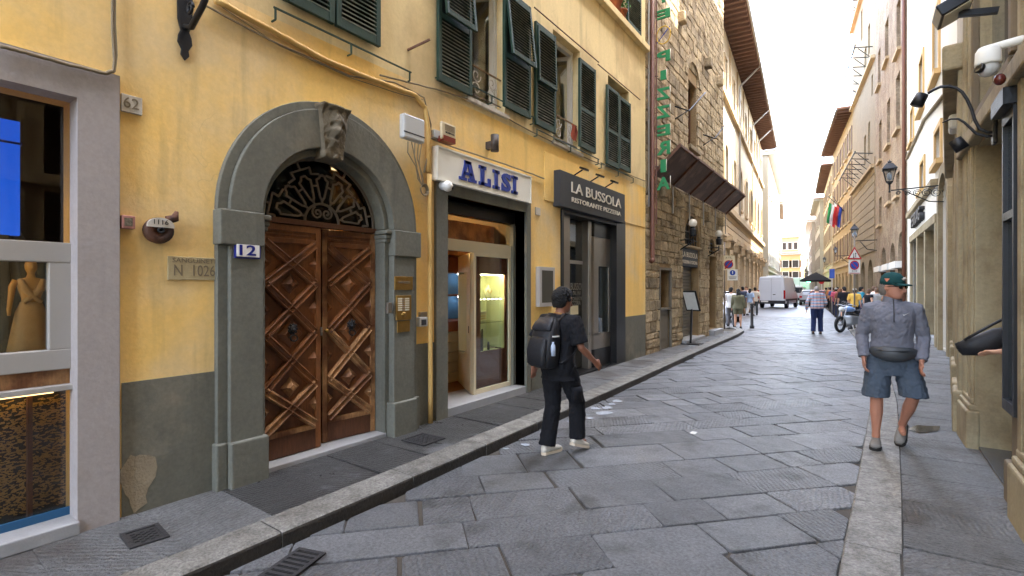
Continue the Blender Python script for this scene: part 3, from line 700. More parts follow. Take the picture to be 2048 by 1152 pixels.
# --- the two door leaves
DL0, DL1 = ac2 - ri, ac2 + ri
mid = S(649, DO)
thr = MB(); FL.box(thr, DL0 - .02, DL1 + .02, zb - .03, zb + .05, -.3, .03); obj('threshold', thr, m_sill, house, bevel=.008)
fbox('dark_passage', m_dark, DL0, DL1, .1, 3.4, -1.2, -1.15)
def rot_out(hinge_s, a):
    p = FL.P(hinge_s, 0, DO); return Matrix.Translation(p) @ Matrix.Rotation(a, 4, 'Z') @ Matrix.Translation(-p)
def leaf(s0, s1, worn, hinge, a):
    z0, z1 = zb + .055, sp - .04; M = rot_out(hinge, a)
    base = MB(); FL.box(base, s0, s1, z0, z1, DO - .05, DO - .012); base.v = [M @ v for v in base.v]
    lf = obj('door_leaf', base, m_wood, house)
    def part(nm, mb, m, bev=.004): mb.v = [M @ v for v in mb.v]; return obj(nm, mb, m, lf, bevel=bev)
    st = .055
    pz0, pz1 = Z(710, 826, DO), Z(710, 497, DO)
    low = m_woodw if worn else m_wood
    for a0_, a1_ in ((s0, s0 + st), (s1 - st, s1)): b = MB(); FL.box(b, a0_, a1_, z0, z1, DO - .05, DO + .008); part('stile', b, low)
    b = MB(); FL.box(b, s0 + st, s1 - st, z0, pz0 - .05, DO - .05, DO + .006); part('kick_board', b, m_woodd, .006)
    b = MB(); FL.box(b, s0 + st, s1 - st, pz0 - .05, pz0, DO - .05, DO + .016); part('rail', b, m_woodw)
    b = MB(); FL.box(b, s0 + st, s1 - st, pz1, pz1 + .045, DO - .05, DO + .016); part('rail', b, m_wood)
    b = MB(); FL.box(b, s0 + st, s1 - st, z1 - .06, z1, DO - .05, DO + .01); part('rail', b, m_wood)
    b = MB(); FL.box(b, s0 + st + .03, s1 - st - .03, pz1 + .07, z1 - .085, DO - .05, DO - .004); part('top_panel', b, m_wood)
    a0_, a1_ = s0 + st, s1 - st; am = (a0_ + a1_) / 2
    lev = [pz1] + [Z(710, y, DO) for y in (569, 658, 752)] + [pz0]
    def bar(p, q, m):
        p, q = Vector((p[0], p[1], 0)), Vector((q[0], q[1], 0)); d = (q - p).normalized(); n_ = Vector((-d.y, d.x, 0)); b = MB()
        pr = [(-.05, -.02), (-.05, .012), (-.042, .034), (-.03, .042), (-.018, .026), (0, .02), (.018, .026), (.03, .042), (.042, .034), (.05, .012), (.05, -.02)]
        def lim(pt): return (min(max(pt.x, a0_), a1_), pt.y)
        b.loft([[FL.P(*lim(e + n_ * u), DO + h) for u, h in pr] for e in (p + d * .005, q - d * .005)], True, False); return b
    for i in range(4):
        zt_, zl_ = lev[i], lev[i + 1]; m = m_woodw if (worn and i >= 2) or i == 3 else m_wood
        part('lattice_bar', bar((a0_, zt_), (a1_, zl_), m), m, 0)
        part('lattice_bar', bar((a1_, zt_), (a0_, zl_), m), m, 0)
        zx = (zt_ + zl_) / 2
        for e, sg in ((a0_, 1), (a1_, -1)):   # half studs at the sides
            b = MB(); w = .07; q = [FL.P(e, zx + w, DO - .012), FL.P(e + sg * w, zx, DO - .012), FL.P(e, zx - w, DO - .012), FL.P(e + sg * .012, zx, DO + .035)]
            b.add(q, [(0, 1, 3), (1, 2, 3), (0, 3, 2), (0, 2, 1)]); part('side_stud', b, m, 0)
        if i < 3:
            zc = zl_; w = .095 if i != 1 else .13; hh = .055 if i != 1 else .035
            b = MB(); r0 = [(0, w), (w, 0), (0, -w), (-w, 0)]
            b.loft([[FL.P(am + x * k_, zc + y * k_, DO - .012 + h) for x, y in r0] for k_, h in ((1, 0), (.9, .012), (.55, .03), (.28 if i != 1 else .5, hh))], True, False); part('stud', b, m_woodw if i == 2 else m_wood, 0)
            if i == 1:   # lion-head knocker
                b = MB(); p = FL.P(am, zc + .05, DO + .04); b.sph(p, .036, 12, 8, (.7, 1, 1.15)); b.sph(p + Vector((.02, 0, -.012)), .018, 8, 6)
                for a_ in range(9): b.sph(p + Vector((.0, .038 * math.cos(a_ * .7), .042 * math.sin(a_ * .7))), .013, 6, 5)
                kn = part('door_knocker', b, m_iron, 0)
                b = MB(); b.tube([FL.P(am + .034 * math.sin(t), zc - .005 - .05 * (1 - math.cos(t)) * .55, DO + .05 + .008 * (1 - math.cos(t))) for t in [2 * math.pi * i_ / 18 for i_ in range(19)]], .007, 6)
                b.v = [M @ v for v in b.v]; obj('ring', b, m_iron, kn)
    return lf, part
lf1, _ = leaf(DL0 + .005, mid - .045, False, DL0, R(0))
lf2, pt2 = leaf(mid + .015, DL1 - .005, True, DL1, R(-7))
b = MB(); b.sph(FL.P(mid + .045, Z(665, 661, DO), DO + .045), .02, 12, 8); b.tube([FL.P(mid + .045, Z(665, 661, DO), DO), FL.P(mid + .045, Z(665, 661, DO), DO + .04)], .009, 8); pt2('door_knob', b, m_brass, 0)
b = MB(); FL.box(b, mid - .055, mid - .035, 1.22, 1.3, DO, DO + .02); obj('lock_plate', b, m_steel, lf1)
# ================================================================== shop with the ALISI sign
al0, al1 = S(891), S(1049)
alz = Z(891, 390)
fr = MB(); zs = Z(873, 359)
FL.wall(fr, rect(S(873, .04), S(1062, .04), zb - .03, zs + .02), [rect(al0, al1, zb + .012, alz)], .3, .04)
FL.box(fr, S(873, .04), S(873, .04) + .003, zb - .03, zs, -.01, .04); FL.box(fr, S(1062, .04) - .003, S(1062, .04), zb - .03, zs, -.01, .04)
obj('shopfront_surround', fr, m_grey, house)
fbox('shop_step', m_sill, al0 + .004, al1 - .004, zb - .02, .205, -.6, .03, bev=.008)
JO = -.2
fbox('roller_shutter_box', m_black, al0 + .005, al1 - .005, alz - .17, alz - .003, -.3, JO + .03, bev=.006)
c1 = S(1022, JO)
fbox('shutter_guide', m_grey, c1 + .002, al1 - .003, .21, alz - .172, -.3, JO + .04)
c0, c1 = al0 + .003, S(1022, JO); ct0, ct1 = Z(900, 500, JO), Z(900, 477, JO)
fbox('transom_rail', m_cream, c0, c1, ct0, ct1, JO - .05, JO, bev=.004)
fbox('transom_glass', m_glassd, c0, c1, ct1, alz - .172, JO - .03, JO - .025)
pA = S(948, JO)
for s0, s1, z0, z1 in ((pA, pA + .05, .205, ct0), (c1 - .05, c1, .205, ct0), (pA + .05, c1 - .05, .205, .27), (pA + .05, c1 - .05, ct0 - .05, ct0)): fbox('shop_frame', m_cream, s0, s1, z0, z1, JO - .05, JO - .001, bev=.004)
m_brown = mat('brown_display_board', srgb(124, 72, 54), rough=.35, var=.1, bump=.05)
w0, w1, wz0_, wz1_ = S(961, JO - .03), S(1010, JO - .03), Z(985, 700, JO - .03), Z(985, 549, JO - .03)
b = MB(); FL.wall(b, rect(pA + .05, c1 - .05, .27, ct0 - .05), [rect(w0, w1, wz0_, wz1_)], .02, JO - .03); obj('display_board', b, m_brown, house)
fbox('glass_pane', m_glass, pA + .05, c1 - .05, .27, ct0 - .05, JO - .02, JO - .016)
cab = MB(); 
for s0, s1, z0, z1, o0, o1 in ((w0 - .02, w1 + .02, wz0_ - .02, wz1_ + .02, JO - .42, JO - .4), (w0 - .03, w0 - .02, wz0_, wz1_, JO - .4, JO - .052), (w1 + .02, w1 + .03, wz0_, wz1_, JO - .4, JO - .052), (w0 - .03, w1 + .03, wz0_ - .03, wz0_ - .02, JO - .4, JO - .052), (w0 - .03, w1 + .03, wz1_ + .02, wz1_ + .03, JO - .4, JO - .052)):
    FL.box(cab, s0, s1, z0, z1, o0, o1)
obj('display_cabinet', cab, mat('display_lining', srgb(204, 202, 160), rough=.6, var=.04, bump=0), house)
for f_ in (.36, .68): fbox('display_shelf', m_glass, w0 - .015, w1 + .015, wz0_ + (wz1_ - wz0_) * f_, wz0_ + (wz1_ - wz0_) * f_ + .01, JO - .38, JO - .06)
m_led = mat('display_lamp', srgb(255, 246, 205), emit=2.2, var=0, bump=0)
for k in range(8): fbox('display_lamp', m_led, w0 + (w1 - w0) * (k + .15) / 8, w0 + (w1 - w0) * (k + .85) / 8, wz1_ - .01, wz1_ + .004, JO - .12, JO - .07)
for k in range(6): fbox('display_lamp', m_led, w0 + (w1 - w0) * (k + .4) / 6, w0 + (w1 - w0) * (k + .6) / 6, wz0_ + (wz1_ - wz0_) * .68 - .012, wz0_ + (wz1_ - wz0_) * .68 - .002, JO - .09, JO - .07)
m_gold = mat('gold_jewellery', srgb(196, 150, 70), rough=.3, metal=.8, var=.1, bump=0)
def bust(s_, z_, o_, k, label, m):
    t = thing('necklace_bust', label, 'jewellery display', FL.P(s_, z_, o_)); b = MB()
    b.loft([[FL.P(s_ + k * rx * math.cos(2*math.pi*i/14), z_ + k * zz, o_ + k * ry * math.sin(2*math.pi*i/14)) for i in range(14)] for zz, rx, ry in ((0, .3, .2), (.3, .42, .22), (.7, .5, .25), (.9, .36, .2), (1.0, .16, .14), (1.25, .14, .13), (1.3, .05, .05))]); obj('bust', b, m, t)
    b = MB(); b.tube([FL.P(s_ + k * .3 * math.cos(a), z_ + k * (.75 + .3 * math.sin(a)), o_ + k * .26) for a in [math.pi + math.pi * i / 12 for i in range(13)]], .006, 6); obj('necklace', b, m_gold, t)
zA, zB = wz0_ + (wz1_ - wz0_) * .36 + .011, wz0_ + (wz1_ - wz0_) * .68 + .011
bust(w0 + .44 * (w1 - w0) / .5 * .6 + .1, zB, JO - .22, .15, 'cream necklace bust on the upper glass shelf of the lit display', mat('cream_velvet', srgb(206, 200, 165), rough=.9))
bust(w0 + .08, zB, JO - .2, .1, 'small necklace bust at the side of the upper glass shelf of the lit display', mat('cream_velvet', srgb(206, 200, 165)))
def tray(s_, z_, o_, w, h, label):
    t = thing('jewellery_tray', label, 'tray', FL.P(s_, z_, o_)); b = MB(); b.bar(FL.P(s_ - w / 2, z_ + h / 2, o_), FL.P(s_ + w / 2, z_ + h / 2, o_), .015, h, (.4, 0, 1)); obj('board', b, mat('grey_tray', srgb(190, 184, 160)), t)
    for i in range(5):
        for j in range(3): b = MB(); b.sph(FL.P(s_ - w * .36 + w * .18 * i, z_ + h * (.25 + .25 * j), o_ + .02), .009, 6, 5); obj('ring', b, m_gold, t)
tray(w0 + .13, zA, JO - .2, .2, .16, 'tilted tray of rings on the lower glass shelf of the lit display')
tray(w0 + .36, zA, JO - .3, .18, .15, 'second tray of rings behind the others on the lower display shelf')
for i, (ds, hh) in enumerate(((.1, .14), (.2, .3), (.25, .32), (.4, .12))):
    b = MB(); b.lathe([(.018, 0), (.018, hh * .5), (.012, hh), (.001, hh)], 8, Matrix.Translation(FL.P(w0 + ds, wz0_ - .02, JO - .2))); tag(obj('jewellery_stand', b, mat('dark_stand', srgb(70, 66, 60))), 'slim dark jewellery stand on the floor of the lit display', 'display stand', 'jewellery stands')
# open cream door leaf folded into the shop
d0 = FL.P(S(946, JO - .03), 0, JO - .06); d1 = FL.P(S(946, JO - .03) + .6, 0, JO - .8)
b = MB(); dn = (d1 - d0).normalized(); b.bar(d0 + Vector((0, 0, (.215 + ct0) / 2)), d1 + Vector((0, 0, (.215 + ct0) / 2)), .045, ct0 - .22); sd_ = obj('shop_door', b, m_cream, house, bevel=.005)
b = MB(); hp = d0 + dn * .05 + Vector((0, 0, 1.05)); b.bar(hp, hp + Vector((0, 0, .1)), .03, .06); obj('handle', b, m_black, sd_)
rm = MB(); FL.wall(rm, rect(al0 - 1.4, al1 + .8, 0, 3.7), [], 0, -3.2); FL.box(rm, al0 - 1.5, al0 - 1.4, 0, 3.7, -3.2, -.31); FL.box(rm, al1 + .8, al1 + .9, 0, 3.7, -3.2, -.31); FL.box(rm, al0 - 1.4, al1 + .8, 3.4, 3.5, -3.2, -.31)
obj('shop_room', rm, mat('warm_shop_wall', srgb(214, 190, 140), rough=.8, bump=0), house)
fbox('shop_floor', mat('shop_wood_floor', srgb(140, 96, 50), rough=.5, sub=wood_extra((5, 40, 40), .4)), al0 - 1.4, al1 + .8, .1, .19, -3.2, -.605)
t = thing('shelf_unit', 'tall shop shelf unit with blue lit niches above cream drawers', 'shelf', FL.P(al0 + .6, .19, -1.5))
fo = -1.1
def tb(nm, m, *a): b = MB(); FL.box(b, *a); return obj(nm, b, m, t)
tb('carcass', m_brown, al0 - .6, al0 + 2.6, 1.14, 2.75, fo - .36, fo - .34); tb('top', m_woodw, al0 - .6, al0 + 2.6, 2.2, 2.75, fo - .34, fo); tb('counter', m_brown, al0 - .6, al0 + 2.6, 1.0, 1.16, fo - .34, fo + .03)
m_bn = mat('blue_niche', srgb(70, 110, 140), rough=.6, bump=0)
for z0, z1 in ((1.17, 1.55), (1.58, 1.92)):
    tb('niche_back', m_bn, al0 - .5, al0 + 2.5, z0, z1, fo - .335, fo - .32); tb('shelf_board', m_brown, al0 - .6, al0 + 2.6, z1, z1 + .03, fo - .31, fo + .01)
    for i in range(6): tb('niche_lamp', mat('cool_lamp', srgb(225, 240, 255), emit=1.6, var=0, bump=0), al0 - .3 + i * .5, al0 - .22 + i * .5, z1 - .02, z1 - .003, fo - .2, fo - .14)
for i in range(5):
    for j in range(4): tb('drawer', m_cream, al0 - .6 + j * .8, al0 + .19 + j * .8, .21 + i * .158, .355 + i * .158, fo - .3, fo + .02)
b = MB(); FL.box(b, al0 - .2, al1, 3.36, 3.395, -2.0, -1.8); o = obj('ceiling_lamp', b, mat('shop_lamp', srgb(255, 220, 160), emit=7, var=0, bump=0)); tag(o, 'warm strip lamp on the ceiling of the jewellery shop', 'lamp')
for ds, lb in ((.1, 'pale necklace bust in the lower blue niche, near the shop surround'), (.36, 'pale necklace bust in the lower blue niche, beside the open door leaf')): bust(al0 + ds, 1.165, fo - .15, .17, lb, m_marble)

# the sign board
sg = thing('shop_sign', 'long white sign board with blue slab letters ALISI', 'sign', FL.P((S(873) + S(1062)) / 2, 2.95, .05))
q = [FL.px(874, 291, .09), FL.px(1062, 353, .09), FL.px(1062, 407, .09), FL.px(874, 359, .09)]
s0, s1 = q[0][0], q[1][0]; z0, z1 = (q[2][1] + q[3][1]) / 2, (q[0][1] + q[1][1]) / 2
b = MB(); FL.box(b, s0, s1, z0, z1, .0, .09); obj('board', b, mat('sign_white', srgb(226, 222, 208), rough=.5, var=.04, bump=.05, streak=.06), sg, bevel=.006)
for a in ((s0, s1, z1 - .02, z1), (s0, s1, z0, z0 + .02), (s0, s0 + .02, z0 + .02, z1 - .02), (s1 - .02, s1, z0 + .02, z1 - .02)): b = MB(); FL.box(b, *a, .085, .1); obj('border', b, mat('sign_white'  , srgb(226, 222, 208)), sg)
la0, la1 = S(918, .095), S(1033, .095); lz0, lz1 = z0 + .075, z1 - .075; lh = lz1 - lz0
def lp(nm, polys, x, w):
    b = MB()
    for pl in polys: FL.prism(b, [(x + u * w, lz0 + v_ * lh) for u, v_ in pl], .088, .104)
    obj(nm, b, m_navy, sg)
bx = lambda u0, u1, v0, v1: [(u0, v0), (u1, v0), (u1, v1), (u0, v1)]
W_ = la1 - la0
lp('letter', [[(.12, .15), (.36, .15), (.55, .78), (.44, 1), (.3, 1)][:0] or [(.14, .14), (.3, .14), (.5, .86), (.46, 1), (.34, 1)], [(.5, .86), (.46, 1), (.66, 1), (.9, .14), (.62, .14)], bx(.24, .74, .3, .44), bx(0, .42, 0, .145), bx(.52, 1, 0, .145), bx(.3, .68, .855, 1.0)], la0, W_ * .27)
lp('letter', [bx(.15, .45, 0, 1), bx(0, .6, .84, 1.002), bx(0, 1, 0, .16), bx(.76, 1, .158, .42)], la0 + W_ * .31, W_ * .2)
lp('letter', [bx(.28, .72, 0, 1), bx(0, 1, .84, 1.002), bx(0, 1, -.002, .16)], la0 + W_ * .55, W_ * .12)
text('S', FL.mx(la0 + W_ * .71, lz0, .088), W_ * .17, lh, m_navy, sg, 'letter', .045, .016)
lp('letter', [bx(0, .18, .02, .32), bx(.8, .98, .68, .98)], la0 + W_ * .71, W_ * .17)
lp('letter', [bx(.28, .72, 0, 1), bx(0, 1, .84, 1.002), bx(0, 1, -.002, .16)], la0 + W_ * .9, W_ * .12)

# ================================================================== restaurant front
BO = -.12
bu0, bu1 = S(1121), S(1249); buz = Z(1185, 425)
fbox('shop_step', m_black, bu0 + .004, bu1 - .004, zb - .02, .13, -.7, .02)
fbox('shopfront_frame', m_black, bu0 + .003, bu0 + .07, .13, buz, -.3, .03, bev=.004)
fbox('shopfront_frame', m_black, S(1222, -.1), bu1 - .003, .13, buz, -.35, .025, bev=.004)
fbox('shopfront_frame', m_black, bu0 + .07, S(1222, -.1), buz - .14, buz - .003, -.3, .02, bev=.004)
gx0, gx1 = S(1140, BO), S(1177, BO)
fbox('steel_panel', m_steel, bu0 + .07, gx0, .13, buz - .14, BO - .2, BO, bev=.006)
fbox('steel_panel', m_steel, gx1, S(1183, BO), .13, buz - .14, BO - .3, BO, bev=.006)
fbox('transom_bar', m_alu, gx0, gx1, Z(1158, 527, BO), Z(1158, 520, BO), BO - .2, BO - .12)
fbox('door_glass', glass_mat('dark_door_glass', (.2, .2, .19, 1), .1), gx0, gx1, .15, Z(1158, 527, BO), BO - .15, BO - .14)
fbox('transom_glass', glass_mat('dark_door_glass'), gx0, gx1, Z(1158, 520, BO), buz - .14, BO - .15, BO - .14)
b = MB(); b.sph(FL.P(S(1170, BO), 1.05, BO - .12), .025, 10, 6); obj('door_knob', b, m_brass, house)
m_dl = mat('pale_glass_lettering', srgb(150, 146, 134), rough=.6, bump=0)
def wtext(body, x0, x1, y0, y1, fo_, m, par=None, fac=FL, bold=0., thick=.004, nm='lettering'):
    """lettering between two picture columns, on the wall plane fo_ out"""
    sa, sb_ = fac.s(x0, fo_), fac.s(x1, fo_); xm = (x0 + x1) / 2; zt_, zb_ = fac.z(xm, y0, fo_), fac.z(xm, y1, fo_)
    return text(body, fac.mx(sa, zb_, fo_), abs(sb_ - sa), zt_ - zb_, m, par, nm, bold, thick)
for body, x0, x1, y0, y1 in (('BUSSOLA', 1133, 1170, 566, 580), ('DAL 1960', 1138, 1160, 582, 590), ('RISTORANTE', 1128, 1163, 594, 601), ('PIZZERIA', 1133, 1160, 602, 610)):
    wtext(body, x0 + 8, x1 + 1, y0, y1, BO - .138, m_dl, house, thick=.002)
b = MB(); FL.box(b, S(1141, BO - .13), S(1157, BO - .13), Z(1150, 629, BO - .13), Z(1150, 611, BO - .13), BO - .137, BO - .134); o = obj('paper_notice', b, mat('cream_paper', srgb(222, 212, 176))); tag(o, 'small cream paper notice stuck on the dark restaurant door', 'notice')
# rounded steel display case with a window
q0, q1 = S(1183, BO), S(1222, BO); hz = Z(1205, 690, BO)
def curved(nm, m, z0, z1, r_in, ex=0., hole=None):
    b = MB(); pts = [(q0, -.32)] + [(q0 + .0 + .12 * (1 - math.cos(a)), BO - .12 + (.12 + ex) * math.sin(a)) for a in [math.pi/2 * i/8 for i in range(9)]] + [(q1, BO + ex), (q1, -.32)]
    b.loft([[FL.P(a, z, c) for a, c in pts] for z in (z0, z1)], True, False); return obj(nm, b, m, house)
curved('display_base', m_black, .13, .48, 0, .012)
curved('steel_case', m_steel, .48, Z(1205, 665, BO) , 0)
zc0, zc1 = Z(1208, 667, BO), Z(1208, 533, BO)
curved('steel_case', m_steel, zc1, buz - .42, 0); curved('display_head', m_black, buz - .42, buz - .14, 0, .01)
v0, v1 = S(1197, BO), S(1218, BO)
b = MB(); pts = [(q0, -.32)] + [(q0 + .12 * (1 - math.cos(a)), BO - .12 + .12 * math.sin(a)) for a in [math.pi/2 * i/8 for i in range(9)]] + [(v0, BO), (v0, -.32)]
b.loft([[FL.P(a, z, c) for a, c in pts] for z in (zc0 - .002, zc1 + .002)], True, False); obj('steel_case', b, m_steel, house)
fbox('steel_case', m_steel, v1, q1, zc0 - .002, zc1 + .002, -.32, BO)
fbox('display_back', mat('olive_lining', srgb(120, 112, 56), rough=.8, bump=0), v0, v1, zc0, zc1, -.45, -.43)
fbox('glass_pane', m_glass, v0, v1, zc0, zc1, BO - .02, BO - .015)
m_red = mat('red_tin', srgb(150, 22, 24), rough=.4, bump=.03); m_tin = mat('dark_blue_tin', srgb(28, 38, 62), rough=.5, bump=.03)
b = MB(); FL.box(b, S(1205, -.3), S(1216, -.3), zc0 - .001, zc0 + .6, -.36, -.25); t = obj('red_box', b, m_red, bevel=.004); tag(t, 'tall red box lettered CAMPARI in the restaurant display case', 'box')
cx_ = S(1213, -.25); M = Matrix.Translation(FL.P(cx_, zc0 + .08, -.249)) @ FL.mx(0, 0, 0).to_3x3().to_4x4() @ Matrix.Rotation(R(90), 4, 'Z'); text('CAMPARI', M, .4, .07, m_white, t, thick=.003, bold=.02)
for i in range(3):
    b = MB(); FL.box(b, v0 + .01 + i * .085, v0 + .09 + i * .085, zc0 - .001, zc0 + .32, -.35, -.2); tag(obj('blue_box', b, m_tin, bevel=.004), 'dark blue bottle box standing beside the red box in the display case', 'box', 'blue boxes in the restaurant display')
rm = MB(); FL.wall(rm, rect(bu0 - .3, bu1 + .8, 0, 3.7), [], 0, -3.2); FL.box(rm, bu0 - .4, bu0 - .3, 0, 3.7, -3.2, -.31); FL.box(rm, bu1 + .8, bu1 + .9, 0, 3.7, -3.2, -.31); FL.box(rm, bu0 - .3, bu1 + .8, 0.02, .1, -3.2, -.31)
obj('restaurant_room', rm, mat('dim_restaurant_wall', srgb(96, 84, 66), rough=.85, bump=0), house)
# sign of the restaurant
sg = thing('shop_sign', 'charcoal sign board lettered LA BUSSOLA RISTORANTE PIZZERIA', 'sign', FL.P((bu0 + bu1) / 2, 3.1, .1))
so_ = .13; s0, s1 = S(1120, so_), S(1250, so_); z0, z1 = Z(1185, 429, so_), Z(1185, 364, so_)
b = MB(); FL.box(b, s0, s1, z0, z1, .0, so_); obj('board', b, m_char, sg, bevel=.006)
m_let = mat('pale_letters', srgb(206, 196, 178), rough=.5, var=.04, bump=.03)
text('LA BUSSOLA', FL.mx(S(1142, so_), z0 + (z1 - z0) * .47, so_ + .004), S(1241, so_) - S(1142, so_), (z1 - z0) * .3, m_let, sg, bold=.0, thick=.014)
text('RISTORANTE PIZZERIA', FL.mx(S(1143, so_), z0 + (z1 - z0) * .2, so_ + .002), S(1241, so_) - S(1143, so_), (z1 - z0) * .14, m_let, sg, bold=.004, thick=.012)
for i, x in enumerate((1161, 1193, 1222)):
    s_ = S(x, .2); z_ = z1 + .03
    b = MB(); b.bar(FL.P(s_, z_ - .04, .02), FL.P(s_, z_ + .06, .24), .02); b.bar(FL.P(s_ - .09, z_ + .07, .27), FL.P(s_ + .09, z_ + .07, .27), .1, .035, (.4, 0, 1)); tag(obj('sign_spotlight', b, m_black), 'small black spotlight over the restaurant sign, ' + ('above the word LA', 'above the middle of the board', 'above the last letters')[i], 'lamp', 'spotlights over the restaurant sign')
# raised plaster panel beside the sign
b = MB(); FL.box(b, S(1088), S(1289), Z(1088, 400), Z(1088, 303), -.01, .014); obj('plaster_panel', b, m_yel, house, bevel=.006)

# ================================================================== windows and shutters of the house
m_shd = mat('slat_gap_shade', srgb(24, 32, 27), rough=.8, bump=0)  # near-black colour for the shade in the gaps between slats
def shutter(s0, s1, z0, z1, flap=0., o=.03, fac=FL, par=house, ms=m_green, mslat=m_slat):
    t = .045; fw = .055; zm = z0 + (z1 - z0) * .44
    fr = MB()
    for a, b_ in ((s0, s0 + fw), (s1 - fw, s1)): fac.box(fr, a, b_, z0, z1, o, o + t)
    for a, b_ in ((z0, z0 + .09), (zm - .035, zm + .035), (z1 - .07, z1)): fac.box(fr, s0 + fw, s1 - fw, a, b_, o + .004, o + t - .004)
    sh = obj('shutter', fr, ms, par, bevel=.004, org=fac.P((s0 + s1) / 2, z0, o))
    bk = MB(); fac.box(bk, s0 + fw, s1 - fw, z0 + .05, z1 - .05, o - .004, o + .004); obj('gap_shade', bk, m_shd, sh)  # added dark sheet, paints the shade seen between the slats
    sl = MB(); p = fac.P((s0 + s1) / 2, 0, o + t / 2); w = (s1 - s0) / 2 - fw
    a_, b_ = p - fac.d * w, p + fac.d * w
    sl.bar(a_, b_, .008, .05, tuple(fac.n * .75 + Vector((0, 0, -.66))))
    me = sl.mesh('slat', p); me.materials.append(mslat); base = wloc(sh)
    def fill(za, zb_, tilt=0.):
        n = int((zb_ - za) / .043)
        for i in range(n):
            z = za + (i + .5) * (zb_ - za) / n; oo = (zb_ - z) * tilt
            c_ = bpy.data.objects.new('slat', me); col.objects.link(c_); c_.parent = sh; c_.location = p + Vector((0, 0, z)) + fac.n * oo - base
    fill(z0 + .09, zm - .035)
    if not flap: fill(zm + .035, z1 - .07)
    else:
        tl = flap; fz0, fz1 = zm - .02, z1 - .06; fb = MB(); dd = lambda z: (fz1 - z) * tl
        for a, b__ in ((s0 + .03, s0 + .075), (s1 - .075, s1 - .03)): fb.bar(fac.P((a + b__) / 2, fz1, o + t), fac.P((a + b__) / 2, fz0, o + t + dd(fz0)), .045, .035, tuple(fac.n))
        for z in (fz0 + .03, fz1 - .03): fb.bar(fac.P(s0 + .075, z, o + t + dd(z)), fac.P(s1 - .075, z, o + t + dd(z)), .035, .06, (0, 0, 1))
        obj('flap', fb, ms, sh, bevel=.003)
        n = int((fz1 - fz0 - .12) / .043)
        for i in range(n):
            z = fz0 + .06 + (i + .5) * (fz1 - fz0 - .12) / n
            c_ = bpy.data.objects.new('slat', me); col.objects.link(c_); c_.parent = sh; c_.location = p + Vector((0, 0, z)) + fac.n * (t / 2 + dd(z)) - base
    return sh
zsb = 4.19
shutter(S(560, .05), S(667, .05), zsb, 5.95); shutter(S(671, .05), S(759, .05), zsb, 5.95)
shutter(S(875, .05), S(942, .05), Z(905, 175, .05), 5.95, .1); shutter(S(1007, .05), S(1060, .05), Z(1035, 226, .05), 5.92, .12)
shutter(S(1070, .05), S(1110, .05), Z(1090, 258, .05), Z(1090, 58, .05), .03); shutter(S(1158, .05), S(1190, .05), Z(1174, 300, .05), Z(1174, 128, .05))
shutter(S(1213, .05), S(1237, .05), Z(1225, 333, .05), Z(1225, 178, .05)); shutter(S(1237.5, .05), S(1260, .05), Z(1249, 341, .05), Z(1249, 200, .05))
shutter(S(1254, .05), S(1281, .05), 7.36, 9.1); shutter(S(1180, .05), S(1210, .05), 7.36, 9.1)
shutter(-1.1, -.6, zsb, 5.95); shutter(.4, .9, zsb, 5.95)
for (h, nm) in ((h_w2, 0), (h_w3, 1)):
    a0_, a1_, z0_, z1_ = h[0][0], h[1][0], h[0][1], h[2][1]; w = a1_ - a0_
    for s0, s1 in ((a0_, a0_ + .06), (a1_ - .06, a1_)): fbox('window_frame', m_white, s0, s1, z0_, z1_, -.22, -.14, bev=.005)
    fbox('window_frame', m_white, a0_ + .06, a1_ - .06, z1_ - .07, z1_, -.22, -.14, bev=.005)
    # casement swung inwards
    h0 = FL.P(a1_ - .07, 0, -.2); h1 = FL.P(a1_ - .3, 0, -.2 - w * .5)
    for k_ in (0, .92): p_ = h0 + (h1 - h0) * k_; b = MB(); b.bar(p_ + Vector((0, 0, z0_ + .03)), p_ + Vector((0, 0, z1_ - .08)), .055, .045, (h1 - h0).normalized()); obj('casement', b, m_white, house)
    for zz in (z0_ + .06, z1_ - .11): b = MB(); b.bar(h0 + Vector((0, 0, zz)), h1 + Vector((0, 0, zz)), .045, .06); obj('casement', b, m_white, house)
    b = MB(); b.bar(h0 + Vector((0, 0, (z0_ + z1_) / 2)), h1 + Vector((0, 0, (z0_ + z1_) / 2)), .006, z1_ - z0_ - .2); obj('window_pane', b, m_glass, house)
    fbox('window_sill', m_marble, a0_ - .05, a1_ + .05, z0_ - .05, z0_ + .004, -.3, .05, bev=.006)
    b = MB(); FL.wall(b, rect(a0_ - 1, a1_ + 1, 3.86, 6.4), [], 0, -2.2); FL.box(b, a0_ - 1, a1_ + 1, 6.3, 6.4, -2.2, -.31); obj('upstairs_room', b, mat('upstairs_wall', srgb(150, 136, 112), rough=.9, bump=0), house)
    # wrought guard rail
    zr = z0_ + .5
    b = MB(); b.bar(FL.P(a0_ + .02, zr, -.06), FL.P(a1_ - .02, zr, -.06), .022, .016); rl = obj('guard_rail', b, mat('brass_brown_rail', srgb(130, 104, 70), rough=.5), house)
    b = MB(); b.bar(FL.P(a0_ + .02, z0_ + .12, -.06), FL.P(a1_ - .02, z0_ + .12, -.06), .014, .012); obj('lower_rail', b, m_grille, rl)
    for k_ in range(2):
        cx_ = a0_ + w * (.3 + .42 * k_); pts = []
        for i in range(19): a_ = -1.2 + i * .42; r_ = .02 + .0042 * i; pts.append((cx_ + r_ * math.cos(a_), zr - .11 + r_ * math.sin(a_)))
        pts2 = [(2 * cx_ - x, 2 * (zr - .2) - z) for x, z in pts]
        b = MB(); b.tube([FL.P(x, z, -.06) for x, z in pts], .008, 6); b.tube([FL.P(x, z, -.06) for x, z in pts2], .008, 6); obj('scroll', b, m_marble, rl)
